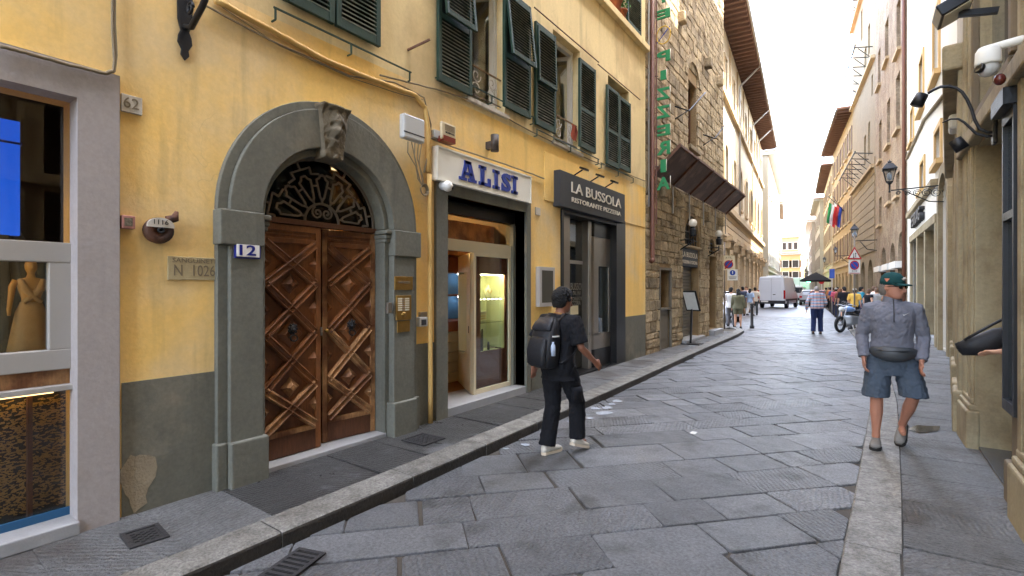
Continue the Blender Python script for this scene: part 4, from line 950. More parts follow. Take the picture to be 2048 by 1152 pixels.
for (s0, s1, z_) in ((S(540), S(815), 4.08), (S(868), S(1062), Z(960, 185)), (S(1066), S(1192), Z(1130, 290)), (S(1196), S(1262), Z(1225, 340))):
    b = MB(); b.bar(FL.P(s0, z_, .06), FL.P(s1, z_, .06), .014, .014)
    for k_ in range(3): ss = s0 + (s1 - s0) * (k_ + .02) / 2.05; b.bar(FL.P(ss, z_, .06), FL.P(ss, z_ - .1, .06), .014); b.bar(FL.P(ss, z_ - .1, .06), FL.P(ss, z_ - .1, -.02), .012)
    obj('window_bracket_rail', b, m_green, house)
for (s0, s1, z_) in ((S(1062), S(1192), 5.98), (S(1190), S(1275), 5.93)): b = MB(); b.bar(FL.P(s0, z_, .06), FL.P(s1, z_, .06), .014, .014); obj('shutter_rail', b, m_rust, house)
# flower ledge on the upper floor
fbox('stone_ledge', m_yel2, S(1150), Y1 - .01, 7.18, 7.32, -.02, .12, bev=.01)
m_terra = mat('terracotta', srgb(160, 92, 62), rough=.8, var=.15, bump=.2); m_leaf = mat('pot_leaves', srgb(70, 110, 45), rough=.6, var=.3, scale=20, bump=0)
for i, (x, lb) in enumerate(((1233, 'terracotta pot with a leafy green plant on the upper ledge, larger'), (1246, 'smaller terracotta pot of green leaves on the upper ledge beside the shutter'))):
    s_ = S(x, .06); t = thing('flower_pot', lb, 'plant pot', FL.P(s_, 7.32, .05)); k_ = 1.15 - .25 * i
    b = MB(); b.lathe([(.07*k_, 0), (.1*k_, .17*k_), (.115*k_, .17*k_), (.115*k_, .21*k_), (.09*k_, .21*k_), (.085*k_, .18*k_)], 14, Matrix.Translation(FL.P(s_, 7.322, .05))); obj('pot', b, m_terra, t)
    b = MB()
    for j in range(70):
        p_ = FL.P(s_, 7.32 + .22 * k_, .05) + Vector((random.gauss(0, .06), random.gauss(0, .07), abs(random.gauss(.07, .06)))); a_ = Vector((random.uniform(-1, 1), random.uniform(-1, 1), random.uniform(-.3, 1))).normalized() * .045; c_ = a_.orthogonal().normalized() * .018
        b.add([p_ - a_, p_ + c_, p_ + a_, p_ - c_], [(0, 1, 2, 3)])
    obj('leaves', b, m_leaf, t, recalc=False)
b = MB(); pr = []
for i in range(7):
    for j in range(8): pr.append(FL.P(S(1146, 0) + i * .035, Z(1146, 246) - .0 - j * .04, .0 + .015 * math.sin(i * 1.9 + j) - .03))
b.add(pr, [(i*8+j, i*8+j+1, (i+1)*8+j+1, (i+1)*8+j) for i in range(6) for j in range(7)], True)
o = obj('cloth', b, mat('red_cloth', srgb(172, 86, 66), rough=.9)); tag(o, 'red cloth hung over the rail of the open window with scrolls', 'cloth')
o.location += FL.n * .0

# ================================================================== small things fixed to the yellow wall
def plate(name, label, cat, x0, x1, y0, y1, m, o=.02, bev=.004, shape=None):
    xm = (x0 + x1) / 2; b = MB(); FL.box(b, S(x0, o), S(x1, o), Z(xm, y1, o), Z(xm, y0, o), -.005 if o < .1 else .09, o); t = obj(name, b, m, bevel=bev); tag(t, label, cat); return t
t = plate('marble_plaque', 'small marble tablet carved 62 beside the grey shopfront frame', 'plaque', 243, 285, 191, 226, m_marble, .02); wtext('62', 247, 278, 196, 217, .021, m_engr, t, thick=.003)
t = plate('marble_plaque', 'weathered marble tablet carved SANGUINETI and N 1026', 'plaque', 336, 438, 514, 560, mat('worn_marble', srgb(176, 160, 122), rough=.8, var=.2, scale=10, bump=.4), .012); wtext('SANGUINETI', 345, 430, 517, 526, .013, m_engr, t, thick=.002); wtext('N  1026', 348, 430, 530, 552, .013, m_engr, t, thick=.002)
t = plate('house_number', 'white enamel plate with a dark blue 12 on the door surround', 'house number', 470, 522, 486, 517, m_blue, .118, .008)
b = MB(); FL.box(b, S(473, .118), S(519, .118), Z(496, 514, .118), Z(496, 489, .118), .11, .1215); obj('enamel', b, mat('enamel_white', srgb(228, 226, 220), rough=.25), t, bevel=.003); wtext('12', 479, 512, 490, 511, .1217, m_blue, t, bold=.02, thick=.003)
t = plate('meter_box', 'small pink metal box with a tiny window beside the grey shopfront frame', 'box', 244, 271, 431, 457, mat('pink_metal', srgb(168, 118, 108), rough=.6, var=.2), .05)
b = MB(); FL.box(b, S(249, .05), S(265, .05), Z(257, 452, .05), Z(257, 436, .05), .045, .054); obj('window', b, m_carve, t)
# round rusty fitting with the number 1116
s_, z_ = FL.px(325, 460, .1); t = thing('round_wall_fitting', 'round rusty iron wall fitting with an oval number 1116 badge', 'wall fitting', FL.P(s_, z_ - .1, 0))
Mx = FL.mx(s_, z_, 0); b = MB(); b.lathe([(.06, -.01), (.09, 0), (.095, .03), (.09, .06), (.078, .072), (.05, .075), (.03, .06), (.001, .06)], 22, Mx); obj('drum', b, m_rust, t)
b = MB(); b.lathe([(.02, .06), (.022, .085), (.012, .085), (.01, .06)], 10, Mx); obj('socket', b, m_iron, t)
b = MB(); pts = [(s_ + .085 * math.cos(a), z_ + .03 + .06 * math.sin(a)) for a in [math.pi * (-.05 + 1.1 * i / 14) for i in range(15)]]; FL.prism(b, pts, .06, .079); bd_ = obj('badge', b, m_marble, t)
text('1116', FL.mx(s_ - .045, z_ + .04, .0795), .09, .035, m_black, t, thick=.002)
b = MB(); b.tube([FL.P(s_ + .05, z_ + .08, .04), FL.P(s_ + .1, z_ + .1, .05), FL.P(s_ + .11, z_ + .15, .05)], [.03, .03, .012], 8); obj('spout', b, m_rust, t)
# brass plates, bell panel, keypad
t = plate('brass_plate', 'engraved brass name plate above the bell panel', 'name plate', 790, 826, 553, 580, m_brass, .112); wtext('HAFSNELL', 797, 821, 562, 567, .1125, m_engr, t, thick=.002)
t = plate('intercom', 'brass bell panel with two rows of buttons beside the door', 'intercom', 793, 823, 591, 640, m_brass, .115)
for i in range(6):
    for x in (796, 810): b = MB(); FL.box(b, S(x, .115), S(x + 8, .115), Z(808, 599 + i * 4.4, .115), Z(808, 596 + i * 4.4, .115), .112, .12); obj('name_strip', b, m_cream, t)
    for x in (805.5, 807.8): b = MB(); b.sph(FL.P(S(x, .115), Z(808, 598 + i * 4.4, .115), .116), .006, 6, 5); obj('button', b, m_steel, t)
b = MB(); b.sph(FL.P(S(808, .115), Z(808, 629, .115), .115), .035, 12, 6, (.3, 1, .8)); obj('speaker', b, m_brass, t)
plate('brass_plate', 'small plain brass plate under the bell panel', 'name plate', 795, 820, 642, 664, m_brass, .11)
t = plate('keypad', 'narrow grey keypad on the jamb of the wooden door', 'keypad', 776, 785, 605, 627, m_steel, .125)
t = plate('bell_box', 'white plastic bell box on the yellow wall beside the pipe', 'switch box', 839, 856, 634, 653, m_lgrey, .05, .008); b = MB(); FL.box(b, S(843, .05), S(852, .05), Z(848, 650, .05), Z(848, 639, .05), .048, .056); obj('cover', b, m_char, t)
plate('switch_plate', 'small metal switch plate just above the white bell box', 'switch box', 841, 855, 624, 633, m_steel, .035)
t = plate('junction_box', 'large pale grey plastic cable box above the coil of cable', 'cable box', 808, 850, 232, 281, m_lgrey, .17, .02)
b = MB(); FL.box(b, S(808, .17), S(850, .17), Z(829, 270, .17), Z(829, 267.5, .17), .168, .172); obj('seam', b, m_char, t)
plate('small_box', 'tiny white cable box beside the siren', 'cable box', 869, 880, 260, 276, m_lgrey, .05, .006)
t = plate('alarm_siren', 'beige alarm siren box with a red lamp and lettering SICURITALIA', 'alarm', 884, 912, 247, 281, mat('beige_plastic', srgb(200, 184, 150), rough=.5, var=.06), .13, .012)
for i in range(7): b = MB(); FL.box(b, S(890, .13), S(909, .13), Z(898, 252 + i * 1.8, .13), Z(898, 251 + i * 1.8, .13), .128, .134); obj('louvre', b, mat('beige_shadow', srgb(150, 134, 108)), t)
b = MB(); FL.box(b, S(887, .13), S(911, .13), Z(898, 284, .13), Z(898, 273, .13), .03, .132); obj('red_lamp', b, mat('red_lens', srgb(118, 44, 30), rough=.3), t)
wtext('SICURITALIA', 891, 909, 265.5, 269, .1305, m_char, t, bold=.02, thick=.003)
s_, z_ = FL.px(986, 287, .1); t = thing('wall_lamp', 'dark brown cylinder wall lamp between the shop signs', 'lamp', FL.P(s_, z_ - .1, 0)); m_bz = mat('bronze_paint', srgb(70, 60, 52), rough=.5)
b = MB(); b.lathe([(.05, -.11), (.055, -.11), (.055, .11), (.001, .11)], 20, Matrix.Translation(FL.P(s_, z_, .13))); obj('cylinder', b, m_bz, t)
b = MB(); FL.box(b, s_ - .035, s_ + .035, z_ - .07, z_ + .03, -.005, .09); obj('mount', b, m_bz, t, bevel=.004)
s_, z_ = FL.px(899, 372, .15); t = thing('dome_camera', 'small white dome camera under the ALISI sign', 'camera', FL.P(s_, z_ - .06, .03))
b = MB(); b.sph(FL.P(s_, z_, .12), .065, 16, 10); obj('dome', b, m_white, t); b = MB(); b.lathe([(.05, 0), (.06, .06)], 14, FL.mx(s_ - .02, z_ + .01, .035)); obj('collar', b, m_lgrey, t); b = MB(); b.sph(FL.P(s_ + .03, z_ - .02, .165), .022, 10, 6); obj('lens', b, m_black, t)
t = plate('menu_case', 'grey metal menu case on the wall beside the restaurant door', 'menu case', 1079, 1110, 534, 613, m_alu, .07, .006)
b = MB(); FL.box(b, S(1084, .07), S(1106, .07), Z(1095, 605, .07), Z(1095, 541, .07), .065, .073); obj('glass', b, mat('dark_menu_glass', srgb(72, 70, 62), rough=.1), t)
t = plate('marble_plaque', 'tiny square marble tablet beside the white sign board', 'plaque', 1072, 1081, 415, 430, m_marble, .02)
# cables and pipe
def cable(label, pts, r, m, name='cable', n=6, o=.03):
    b = MB(); q = []
    P_ = [(*FL.px(x, y, o),) for x, y in pts]
    for (a, c_), (d, e) in zip(P_, P_[1:]):
        for k_ in range(6): t_ = k_ / 6; q.append(FL.P(a + (d - a) * t_, c_ + (e - c_) * t_ + random.uniform(-1, 1) * r * .25, o))
    q.append(FL.P(*P_[-1], o)); b.tube(q, r, n); t = obj(name, b, m); tag(t, label, 'pipe' if 'pipe' in name else 'cable'); return t
cable('ochre conduit pipe running down the wall beside the ALISI shop', [(859, 350), (860, 600), (861, 846)], .028, m_conduit, 'wall_pipe', 10, .045)
cable('thick painted cable bundle slanting along the wall above the arch', [(430, 0), (560, 70), (660, 125), (760, 165), (830, 190), (850, 215), (857, 260), (856, 345)], .026, m_conduit, 'cable_bundle', 8)
cable('thin grey cable beside the painted bundle above the arch', [(400, 5), (540, 80), (700, 152), (790, 165), (848, 195), (862, 250), (858, 300), (848, 345)], .009, m_cable)
cable('thin sagging wire below the cable bundle above the arch', [(445, 15), (560, 92), (700, 155), (800, 188), (848, 200)], .004, m_cable)
cable('grey cable running under the open windows towards the tower', [(760, 150), (870, 178), (960, 205), (1060, 262), (1180, 320), (1290, 362)], .01, m_cable)
cable('grey cable along the top of the ALISI sign', [(858, 275), (900, 292), (1000, 325), (1062, 347), (1088, 357)], .011, m_cable)
cable('grey cable running along the top of the grey shopfront frame', [(0, 92), (60, 107), (140, 130), (210, 147), (227, 142)], .012, m_cable, o=.07)
cable('grey cable hanging down the wall to the grey shopfront frame', [(225, -60), (225, 60), (229, 120), (227, 142)], .009, m_cable)
cable('grey cable fastened just right of the one reaching the grey frame', [(230, -60), (230, 50), (233, 110), (229, 144), (218, 146)], .007, m_cable)
for i in range(5): cable('grey cable looping from the cable box down to the coil', [(816 + i * 7, 283), (820 + i * 4 + random.uniform(-5, 5), 305 + i * 4), (830 + i * 3 + random.uniform(-4, 4), 332), (836 + i * 2 + random.uniform(-3, 3), 358), (846, 374)], .006, m_cable)['group'] = 'cables below the grey cable box'
b = MB(); c_ = FL.px(848, 380, .04)
for k_ in range(4): b.tube([FL.P(c_[0] + (.045 + .006 * k_) * math.cos(a), c_[1] + (.05 + .006 * k_) * math.sin(a), .03 + .008 * k_) for a in [2 * math.pi * i / 18 for i in range(19)]], .006, 5)
tag(obj('cable_coil', b, m_cable), 'small coil of spare cable hung beside the ochre pipe', 'cable')
# wrought bracket foot of a lantern, upper left
s_, z_ = FL.px(372, 40, .03); t = thing('lantern_bracket', 'black wrought iron lantern bracket bolted high on the yellow wall', 'bracket', FL.P(s_, z_, 0))
b = MB(); pl = [(0, -.3), (.03, -.26), (.025, -.22), (.05, -.17), (.045, -.12), (.03, -.08), (.05, 0), (.055, .3), (.03, .55), (-.03, .55), (-.055, .3), (-.05, 0), (-.03, -.08), (-.045, -.12), (-.05, -.17), (-.025, -.22), (-.03, -.26)]
FL.prism(b, [(s_ + x, z_ + z) for x, z in pl], 0, .02); obj('back_plate', b, m_iron, t, bevel=.006)
b = MB(); b.tube([FL.P(s_, z_ - .05, .02), FL.P(s_, z_ - .08, .12), FL.P(s_, z_ + .02, .3), FL.P(s_, z_ + .3, .62), FL.P(s_, z_ + .7, .95), FL.P(s_, z_ + .9, 1.1)], .022, 10); obj('arm', b, m_iron, t)
for k_ in range(3):
    cz, co, r0 = z_ + .06 + .2 * k_, .1 + .1 * k_, .05 + .03 * k_; b = MB(); b.tube([FL.P(s_, cz + (r0 * (1 - i / 34)) * math.sin(i * .42), co + (r0 * (1 - i / 34)) * math.cos(i * .42)) for i in range(26)], .011, 6); obj('scroll', b, m_iron, t)
b = MB(); b.lathe([(.001, -.02), (.1, 0), (.16, .35), (.18, .36), (.05, .5), (.001, .52)], 6, Matrix.Translation(FL.P(s_, z_ + .85, 1.15)), False); obj('lantern', b, m_glassd, t)
# dark bracket with a wire loop near the shutters
s_, z_ = FL.px(838, 92, .1); b = MB(); b.bar(FL.P(s_ - .08, z_ - .05, 0), FL.P(s_ + .05, z_ + .06, .22), .02); tag(obj('iron_hook', b, m_rust), 'short rusty hook sticking out of the wall beside the green shutters', 'hook')
# ================================================================== stone tower after the yellow house
TY0, TY1 = 11.42, 19.43
FT = Fac((XL, TY0), (XL, TY1), (1, 0)); TL = TY1 - TY0; TH = 21.
tower = thing('stone_tower', 'old tower house of rough brown stone blocks with a rusty canopy', 'building', (XL, 15, .09))
ts = lambda x, o=0.: FT.s(x, o)
tz = lambda x, y, o=0.: FT.z(x, y, o)
ops = {}
ops['niche'] = (ts(1320), ts(1341), zb, tz(1330, 540)); ops['door'] = (ts(1366), ts(1399), zb, tz(1382, 497)); ops['side'] = (ts(1419), ts(1433), zb + .2, tz(1426, 512))
ops['slit'] = (ts(1377), ts(1394), tz(1385, 296), tz(1385, 165))
lun = (ts(1371), ts(1401), tz(1386, 492), tz(1386, 432)); lun2 = (ts(1420), ts(1432), tz(1426, 508), tz(1426, 478))
def archhole(s0, s1, z0, z1, n=12):
    c, r = (s0 + s1) / 2, (s1 - s0) / 2; h = min(r, z1 - z0)
    return [(s0, z0), (s1, z0)] + [(c + r * math.cos(math.pi * i / n), z1 - h + h * math.sin(math.pi * i / n)) for i in range(n + 1)]
holes = [rect(*v) for v in ops.values()] + [archhole(*lun), archhole(*lun2)]
b = MB(); FT.wall(b, rect(0, TL, 0, TH), holes, .35, -.03); obj('wall', b, m_stonej, tower)
b = MB(); FT.box(b, 0, TL, 0, TH, -6, -.55); obj('body', b, m_stonej, tower)
b = MB(); FT.box(b, TL - .55, TL - .002, 0, TH, -6, -.035); obj('flank', b, m_stone, tower)
b = MB(); FT.box(b, -.6, TL + .3, TH, TH + .15, -6.3, .9); obj('roof', b, m_woodd, tower)
excl = list(ops.values()) + [lun, lun2]
blocks = []; z = .06
while z < 12.9:
    h = random.uniform(.14, .3) * (1.0 if z < 4 else 1.15)
    z1_ = z + h; iv = [(0.004, TL - .004)]
    for (a, b_, c_, d) in excl:
        if z < d + .02 and z1_ > c_ - .02:
            nv_ = []
            for p, q in iv:
                if b_ + .03 <= p or a - .03 >= q: nv_.append((p, q))
                else:
                    if a - .03 > p: nv_.append((p, a - .03))
                    if b_ + .03 < q: nv_.append((b_ + .03, q))
            iv = nv_
    for p, q in iv:
        s_ = p
        while s_ < q - .04:
            L = random.uniform(.18, .6); e = q if q - s_ - L < .14 else s_ + L; blocks.append((s_, e, z, z1_)); s_ = e
    z = z1_
def stone_mesh(s0, s1, z0, z1, mb, fac, bulge=.016, gap=.009):
    j = lambda k=.008: random.uniform(-k, k); g = gap; w = s1 - s0; h = z1 - z0; o = random.uniform(-.004, bulge * .8)
    rr = []
    for ins, oo in ((g, -.05), (g, o - .012), (g + .012, o + .003), (min(w, h) * .3, o + random.uniform(0, bulge * .5))):
        rr.append([fac.P(a + j(.014), c + j(.014), oo + j(.007)) for a, c in ((s0 + ins, z0 + ins), ((s0 + s1) / 2, z0 + ins), (s1 - ins, z0 + ins), (s1 - ins, (z0 + z1) / 2), (s1 - ins, z1 - ins), ((s0 + s1) / 2, z1 - ins), (s0 + ins, z1 - ins), (s0 + ins, (z0 + z1) / 2))])
    mb.loft(rr, True, False)
vis = []
for q in blocks:
    p = FT.P((q[0] + q[1]) / 2, (q[2] + q[3]) / 2); zc = -p.x * _s + p.y * _c; yy = 576 - (p.z - CAM_H) / zc * 1000
    vis.append(((q[1] - q[0]) * (q[3] - q[2]) / zc ** 3 if yy > -15 else -1, q))
vis.sort(key=lambda t: -t[0]); rest = MB()
for i, (k_, q) in enumerate(vis):
    if i < 296:
        mb = MB(); stone_mesh(*q, mb, FT); obj('stone_block', mb, m_stone, tower, org=FT.P(q[0], q[2], 0))
    else: stone_mesh(*q, rest, FT)
o = obj('upper_stone_blocks', rest, m_stone, tower); o['kind'] = 'stuff'
for x, y in ((1358, 39), (1411, 129), (1434, 165), (1354, 405), (1320, 385), (1408, 435), (1437, 445)):
    s_, z_ = FT.px(x, y); b = MB(); FT.box(b, s_ - .14, s_ + .14, z_ - .14, z_ + .16, -.05, .2); obj('corbel', b, m_stone, tower, bevel=.03)
def tb_(nm, m, s0, s1, z0, z1, o0, o1, par=tower, bev=0): b = MB(); FT.box(b, s0, s1, z0, z1, o0, o1); return obj(nm, b, m, par, bevel=bev)
m_gw = mat('grey_painted_wood', srgb(112, 104, 90), rough=.7, var=.15, sub=wood_extra((30, 30, 3), .2))
a, b_, c_, d = ops['niche']; zm = tz(1330, 620)
tb_('niche_panel', m_gw, a, b_, c_, zm, -.2, -.06); tb_('niche_back', m_woodd, a, b_, zm, d, -.34, -.3); tb_('niche_sill', m_gw, a - .03, b_ + .03, zm, zm + .05, -.2, .02); tb_('niche_board', m_gw, a + .12, b_ - .12, .35, zm - .15, -.06, -.045)
for s0, s1 in ((a - .06, a), (b_, b_ + .06)): tb_('niche_frame', m_gw, s0, s1, c_, d + .06, -.05, .02)
tb_('niche_frame', m_gw, a, b_, d, d + .06, -.05, .02)
a, b_, c_, d = ops['door']; sb_ = tz(1382, 533)
m_roll = mat('grey_roller_shutter', srgb(104, 98, 86), rough=.6, metal=.2, var=.12)
n = 22; rs = MB()
for i in range(n): z0_ = .2 + (sb_ - .2) * i / n; z1_ = .2 + (sb_ - .2) * (i + 1) / n; tb_('shutter_slat', m_roll, a, b_, z0_ + .008, z1_ - .004, -.3, -.25)
tb_('shutter_backing', m_dark, a, b_, .1, d, -.34, -.31); tb_('door_step', m_sill, a - .1, b_ + .25, zb - .02, .2, -.3, .12, bev=.02)
hd = tb_('sign_lintel', m_char, a, b_, sb_, d, -.3, -.05)
text('LA BUSSOLA', FT.mx(a + .1, (sb_ + d) / 2, -.048), b_ - a - .2, (d - sb_) * .28, m_let, hd, 'lettering', .0, .012); text('PIZZERIA E CUCINA', FT.mx(a + .1, sb_ + (d - sb_) * .15, -.048), b_ - a - .2, (d - sb_) * .18, m_let, hd, 'lettering', 0, .012)
tb_('stone_lintel', m_stone, a - .15, b_ + .2, d + .005, lun[2] - .005, -.1, .07, bev=.02)
for hole, nb in ((lun, 6), (lun2, 3)):
    s0, s1, z0_, z1_ = hole; tb_('lunette_dark', m_dark, s0, s1, z0_, z1_, -.34, -.32); c0 = (s0 + s1) / 2; r0 = (s1 - s0) / 2
    for i in range(nb): s_ = s0 + (s1 - s0) * (i + .5) / nb; tb_('grille_bar', m_iron, s_ - .014, s_ + .014, z0_, z1_ - r0 + math.sqrt(max(0, r0 * r0 - (s_ - c0) ** 2)), -.12, -.1)
    for i in range(3): zz = z0_ + (z1_ - z0_) * (.2 + .25 * i); tb_('grille_bar', m_iron, s0, s1, zz, zz + .025, -.1, -.085)
a, b_, c_, d = ops['side']; tb_('door', mat('dark_green_door', srgb(40, 46, 38), rough=.5), a, b_, c_, d, -.34, -.3); tb_('door_step', m_sill, a - .05, b_ + .2, zb - .02, .28, -.3, .18, bev=.02)
a, b_, c_, d = ops['slit']; tb_('window_pane', m_black, a, b_, c_, d, -.33, -.3); tb_('window_frame', m_woodd, a, a + .07, c_, d, -.3, -.2); tb_('window_frame', m_woodd, b_ - .07, b_, c_, d, -.3, -.2); tb_('window_sill', m_stone, a - .1, b_ + .1, c_ - .12, c_, -.2, .1, bev=.01)
for k_ in range(14):   # brick relieving arch and infill over the slit window
    t_ = math.pi * (k_ + .5) / 14; c0 = (a + b_) / 2; b = MB(); r1, r2 = .62, .86
    pr = [(c0 + r * math.cos(t_ + q), d + .02 + r * .9 * math.sin(t_ + q)) for r, q in ((r1, -.1), (r1, .1), (r2, .1), (r2, -.1))]; FT.prism(b, pr, -.05, .045); obj('arch_stone', b, m_stone, tower)
m_pipe = mat('rust_brown_pipe', srgb(104, 66, 50), rough=.55, var=.2, bump=.2)
b = MB(); p = FT.px(1305, 520, .08); b.tube([FT.P(p[0], 14, .08), FT.P(p[0], p[1] + .06, .08), FT.P(p[0] - .02, p[1], .1), FT.P(p[0] - .1, p[1] - .04, .08)], .055, 12); tag(obj('drain_pipe', b, m_pipe), 'rust brown drain pipe down the corner between yellow house and stone tower', 'pipe')
b = MB(); b.tube([FT.P(p[0] - .16, 14, .05), FT.P(p[0] - .16, 3.6, .05)], .022, 8); tag(obj('drain_pipe', b, m_alu), 'thin pale pipe beside the rust brown drain pipe', 'pipe')
# rusty canopy, plates rising outwards to the street
m_corten = mat('rusty_plate', srgb(88, 70, 60), rough=.7, metal=.25, var=.2, scale=3, bump=.3, c2=srgb(116, 92, 78), c2s=2)
cz0, cz1, co1 = 3.95, 4.85, .82
cs = [ts(1302), ts(1342), ts(1372), ts(1404), ts(1431), ts(1449)]
cs = [cs[0] + (cs[-1] - cs[0]) * i / 5 for i in range(6)]
p6 = FT.px(1450, 428, 0); cz0 = p6[1]
# height of the outer edge from the far corner
r_ = ray(1489, 391); t_ = (FT.P(cs[-1], 0).y) / r_.y; co1 = r_.x * t_ - XL; cz1 = CAM_H + r_.z * t_
can = thing('canopy', 'rusty steel plate canopy tilted up over the tower doors', 'canopy', FT.P(TL / 2, cz0, 0))
for i in range(5):
    b = MB(); q = [FT.P(cs[i] + .01, cz0, .03), FT.P(cs[i + 1] - .01, cz0, .03), FT.P(cs[i + 1] - .01, cz1, co1), FT.P(cs[i] + .01, cz1, co1)]
    up = Vector((-.6, 0, .8)) * .02; b.add(q + [v + up for v in q], [(0,1,2,3),(7,6,5,4),(0,4,5,1),(1,5,6,2),(2,6,7,3),(3,7,4,0)]); obj('plate', b, m_corten, can)
for s_ in cs: b = MB(); b.bar(FT.P(s_, cz0 - .03, .02), FT.P(s_, cz1, co1 + .03), .035, .07); obj('rib', b, m_woodd, can); b = MB(); b.bar(FT.P(s_, cz0, .04), FT.P(s_, cz0 - .75, .04), .05, .03, (1, 0, 0)); obj('wall_strap', b, m_alu, can)
b = MB(); b.bar(FT.P(cs[0], cz1, co1), FT.P(cs[-1], cz1, co1), .05, .06); obj('edge_bar', b, m_woodd, can)
# vertical letters, seen from their back
NY = FT.P(.28, 0).y
def npx(x, y): r = ray(x, y); t = NY / r.y; return r.x * t, CAM_H + r.z * t
ns = thing('vertical_sign', 'tall vertical green neon letter sign seen from behind reading PIZZERIA', 'sign', Vector((XL, NY, 3.2)))
m_neon = mat('green_letter', srgb(28, 124, 72), rough=.5, var=.1, bump=.05); m_tube = mat('pale_neon_tube', srgb(216, 214, 196), rough=.3)
rows = [('T', -26, 8), ('E', 14, 40), ('P', 98, 126), ('I', 137, 162), ('Z', 172, 201), ('Z', 208, 238), ('E', 247, 273), ('R', 280, 311), ('I', 317, 346), ('A', 352, 381)]
for ch, y0, y1 in rows:
    xa, za = npx(1313, y1); xb, zt_ = npx(1340, y0)
    w = (xb - xa) * (.42 if ch == 'I' else 1); x1_ = (xa + xb) / 2 + w / 2
    M = Matrix(((-1, 0, 0, x1_), (0, 0, 1, NY), (0, 1, 0, za), (0, 0, 0, 1)))
    text(ch, M, w, zt_ - za, m_neon, ns, 'letter', .03, .05)
    xc = (xa + xb) / 2
    b = MB(); b.tube([Vector((x1_ + .015, NY - .02, za + .02)), Vector((x1_ + .015, NY - .02, zt_))], .007, 6); obj('neon_tube', b, m_tube, ns)
    b = MB(); b.tube([Vector((XL, NY, (za + zt_) / 2)), Vector((xa + .04, NY, (za + zt_) / 2))], .009, 6); obj('strut', b, m_iron, ns)
cx_, cz_ = npx(1327, 70); rr = abs(npx(1341, 70)[0] - cx_)
b = MB(); b.tube([Vector((cx_ + rr * math.cos(a_), NY, cz_ + rr * 1.25 * math.sin(a_))) for a_ in [2 * math.pi * i / 24 for i in range(25)]], .014, 6); obj('compass_ring', b, mat('yellow_ring', srgb(206, 168, 60), rough=.4), ns)
b = MB(); b.tube([Vector((cx_ - rr, NY, cz_ - rr)), Vector((cx_ + rr * .9, NY, cz_ + rr))], .012, 6); obj('compass_needle', b, m_navy, ns)
b = MB(); b.bar(Vector((XL + .16, NY, 3.2)), Vector((XL + .16, NY, 9.5)), .03); obj('mast', b, m_pipe, ns)
# globe lamps on brackets
for (x, y, lb) in ((1374, 447, 'white globe lamp on a black bracket beside the grilled lunette'), (1429, 468, 'white globe lamp on a black bracket by the tower corner')):
    q = FT.px(x - 14, y + 40, 0); r_ = ray(x, y); yy = FT.P(q[0], 0).y; t_ = yy / r_.y; c = r_ * t_ + Vector((0, 0, CAM_H))
    c.x = max(c.x, XL + .35)
    t = thing('globe_lamp', lb, 'lamp', Vector((XL, yy, c.z - .6)))
    b = MB(); b.sph(c, .115, 18, 12); obj('globe', b, mat('opal_globe', srgb(224, 214, 196), rough=.25, var=.03, bump=0), t)
    b = MB(); b.lathe([(.07, -.36), (.085, -.34), (.09, -.18), (.05, -.13), (.06, -.1), (.001, -.09)], 8, Matrix.Translation(c), False); obj('lantern_foot', b, m_iron, t)
    b = MB(); b.tube([c - Vector((0, 0, .4)), c - Vector((0, 0, .52)), Vector((c.x - .15, yy, c.z - .6)), Vector((XL, yy, c.z - .72))], .018, 8); b.tube([Vector((XL, yy, c.z - .45)), c - Vector((0, 0, .45))], .014, 8); obj('bracket', b, m_iron, t)
for (x0, y0, x1, y1, lb) in ((1357, 211, 1407, 194, 'wrought iron rod holder by the slit window'), (1412, 268, 1446, 258, 'wrought iron rod holder near the tower corner')):
    q0, q1 = FT.px(x0, y0, .1), FT.px(x1, y1, .3); b = MB(); b.tube([FT.P(q0[0], q0[1], 0), FT.P(q0[0] + .3, q0[1] - .1, .3), FT.P(q1[0] - .2, q1[1], .35), FT.P(q1[0], q1[1] + .12, .35)], .02, 6); b.tube([FT.P(q0[0], q0[1] - .35, 0), FT.P(q0[0] + .35, q0[1] - .05, .3)], .015, 6); tag(obj('wall_iron', b, m_iron), lb, 'wall iron')
# menu stand on the pavement
p = G(1372, 688, .1); p.x = max(p.x, -3.85); p = Vector((-3.95, G(1375, 688, .1).y, .1)); t = thing('menu_stand', 'black menu stand with a tilted framed sheet on the pavement', 'menu stand', p)
b = MB(); b.box((p.x - .28, p.y - .22, .1), (p.x + .28, p.y + .22, .13)); obj('foot', b, m_black, t, bevel=.006)
b = MB(); b.bar(p + Vector((-.02, .02, .03)), p + Vector((0, .05, .98)), .05, .05); obj('post', b, m_black, t)
M = Matrix.Translation(p + Vector((0, 0, 1.22))) @ Matrix.Rotation(R(-25), 4, 'Z') @ Matrix.Rotation(R(20), 4, 'X')
b = MB(); b.box((-.24, -.02, -.3), (.24, .02, .3), M); obj('frame', b, m_black, t, bevel=.005)
b = MB(); b.box((-.2, -.026, -.26), (.2, -.0205, .26), M); obj('menu_sheet', b, mat('menu_paper', srgb(206, 206, 200), rough=.3, var=.12, scale=12), t)
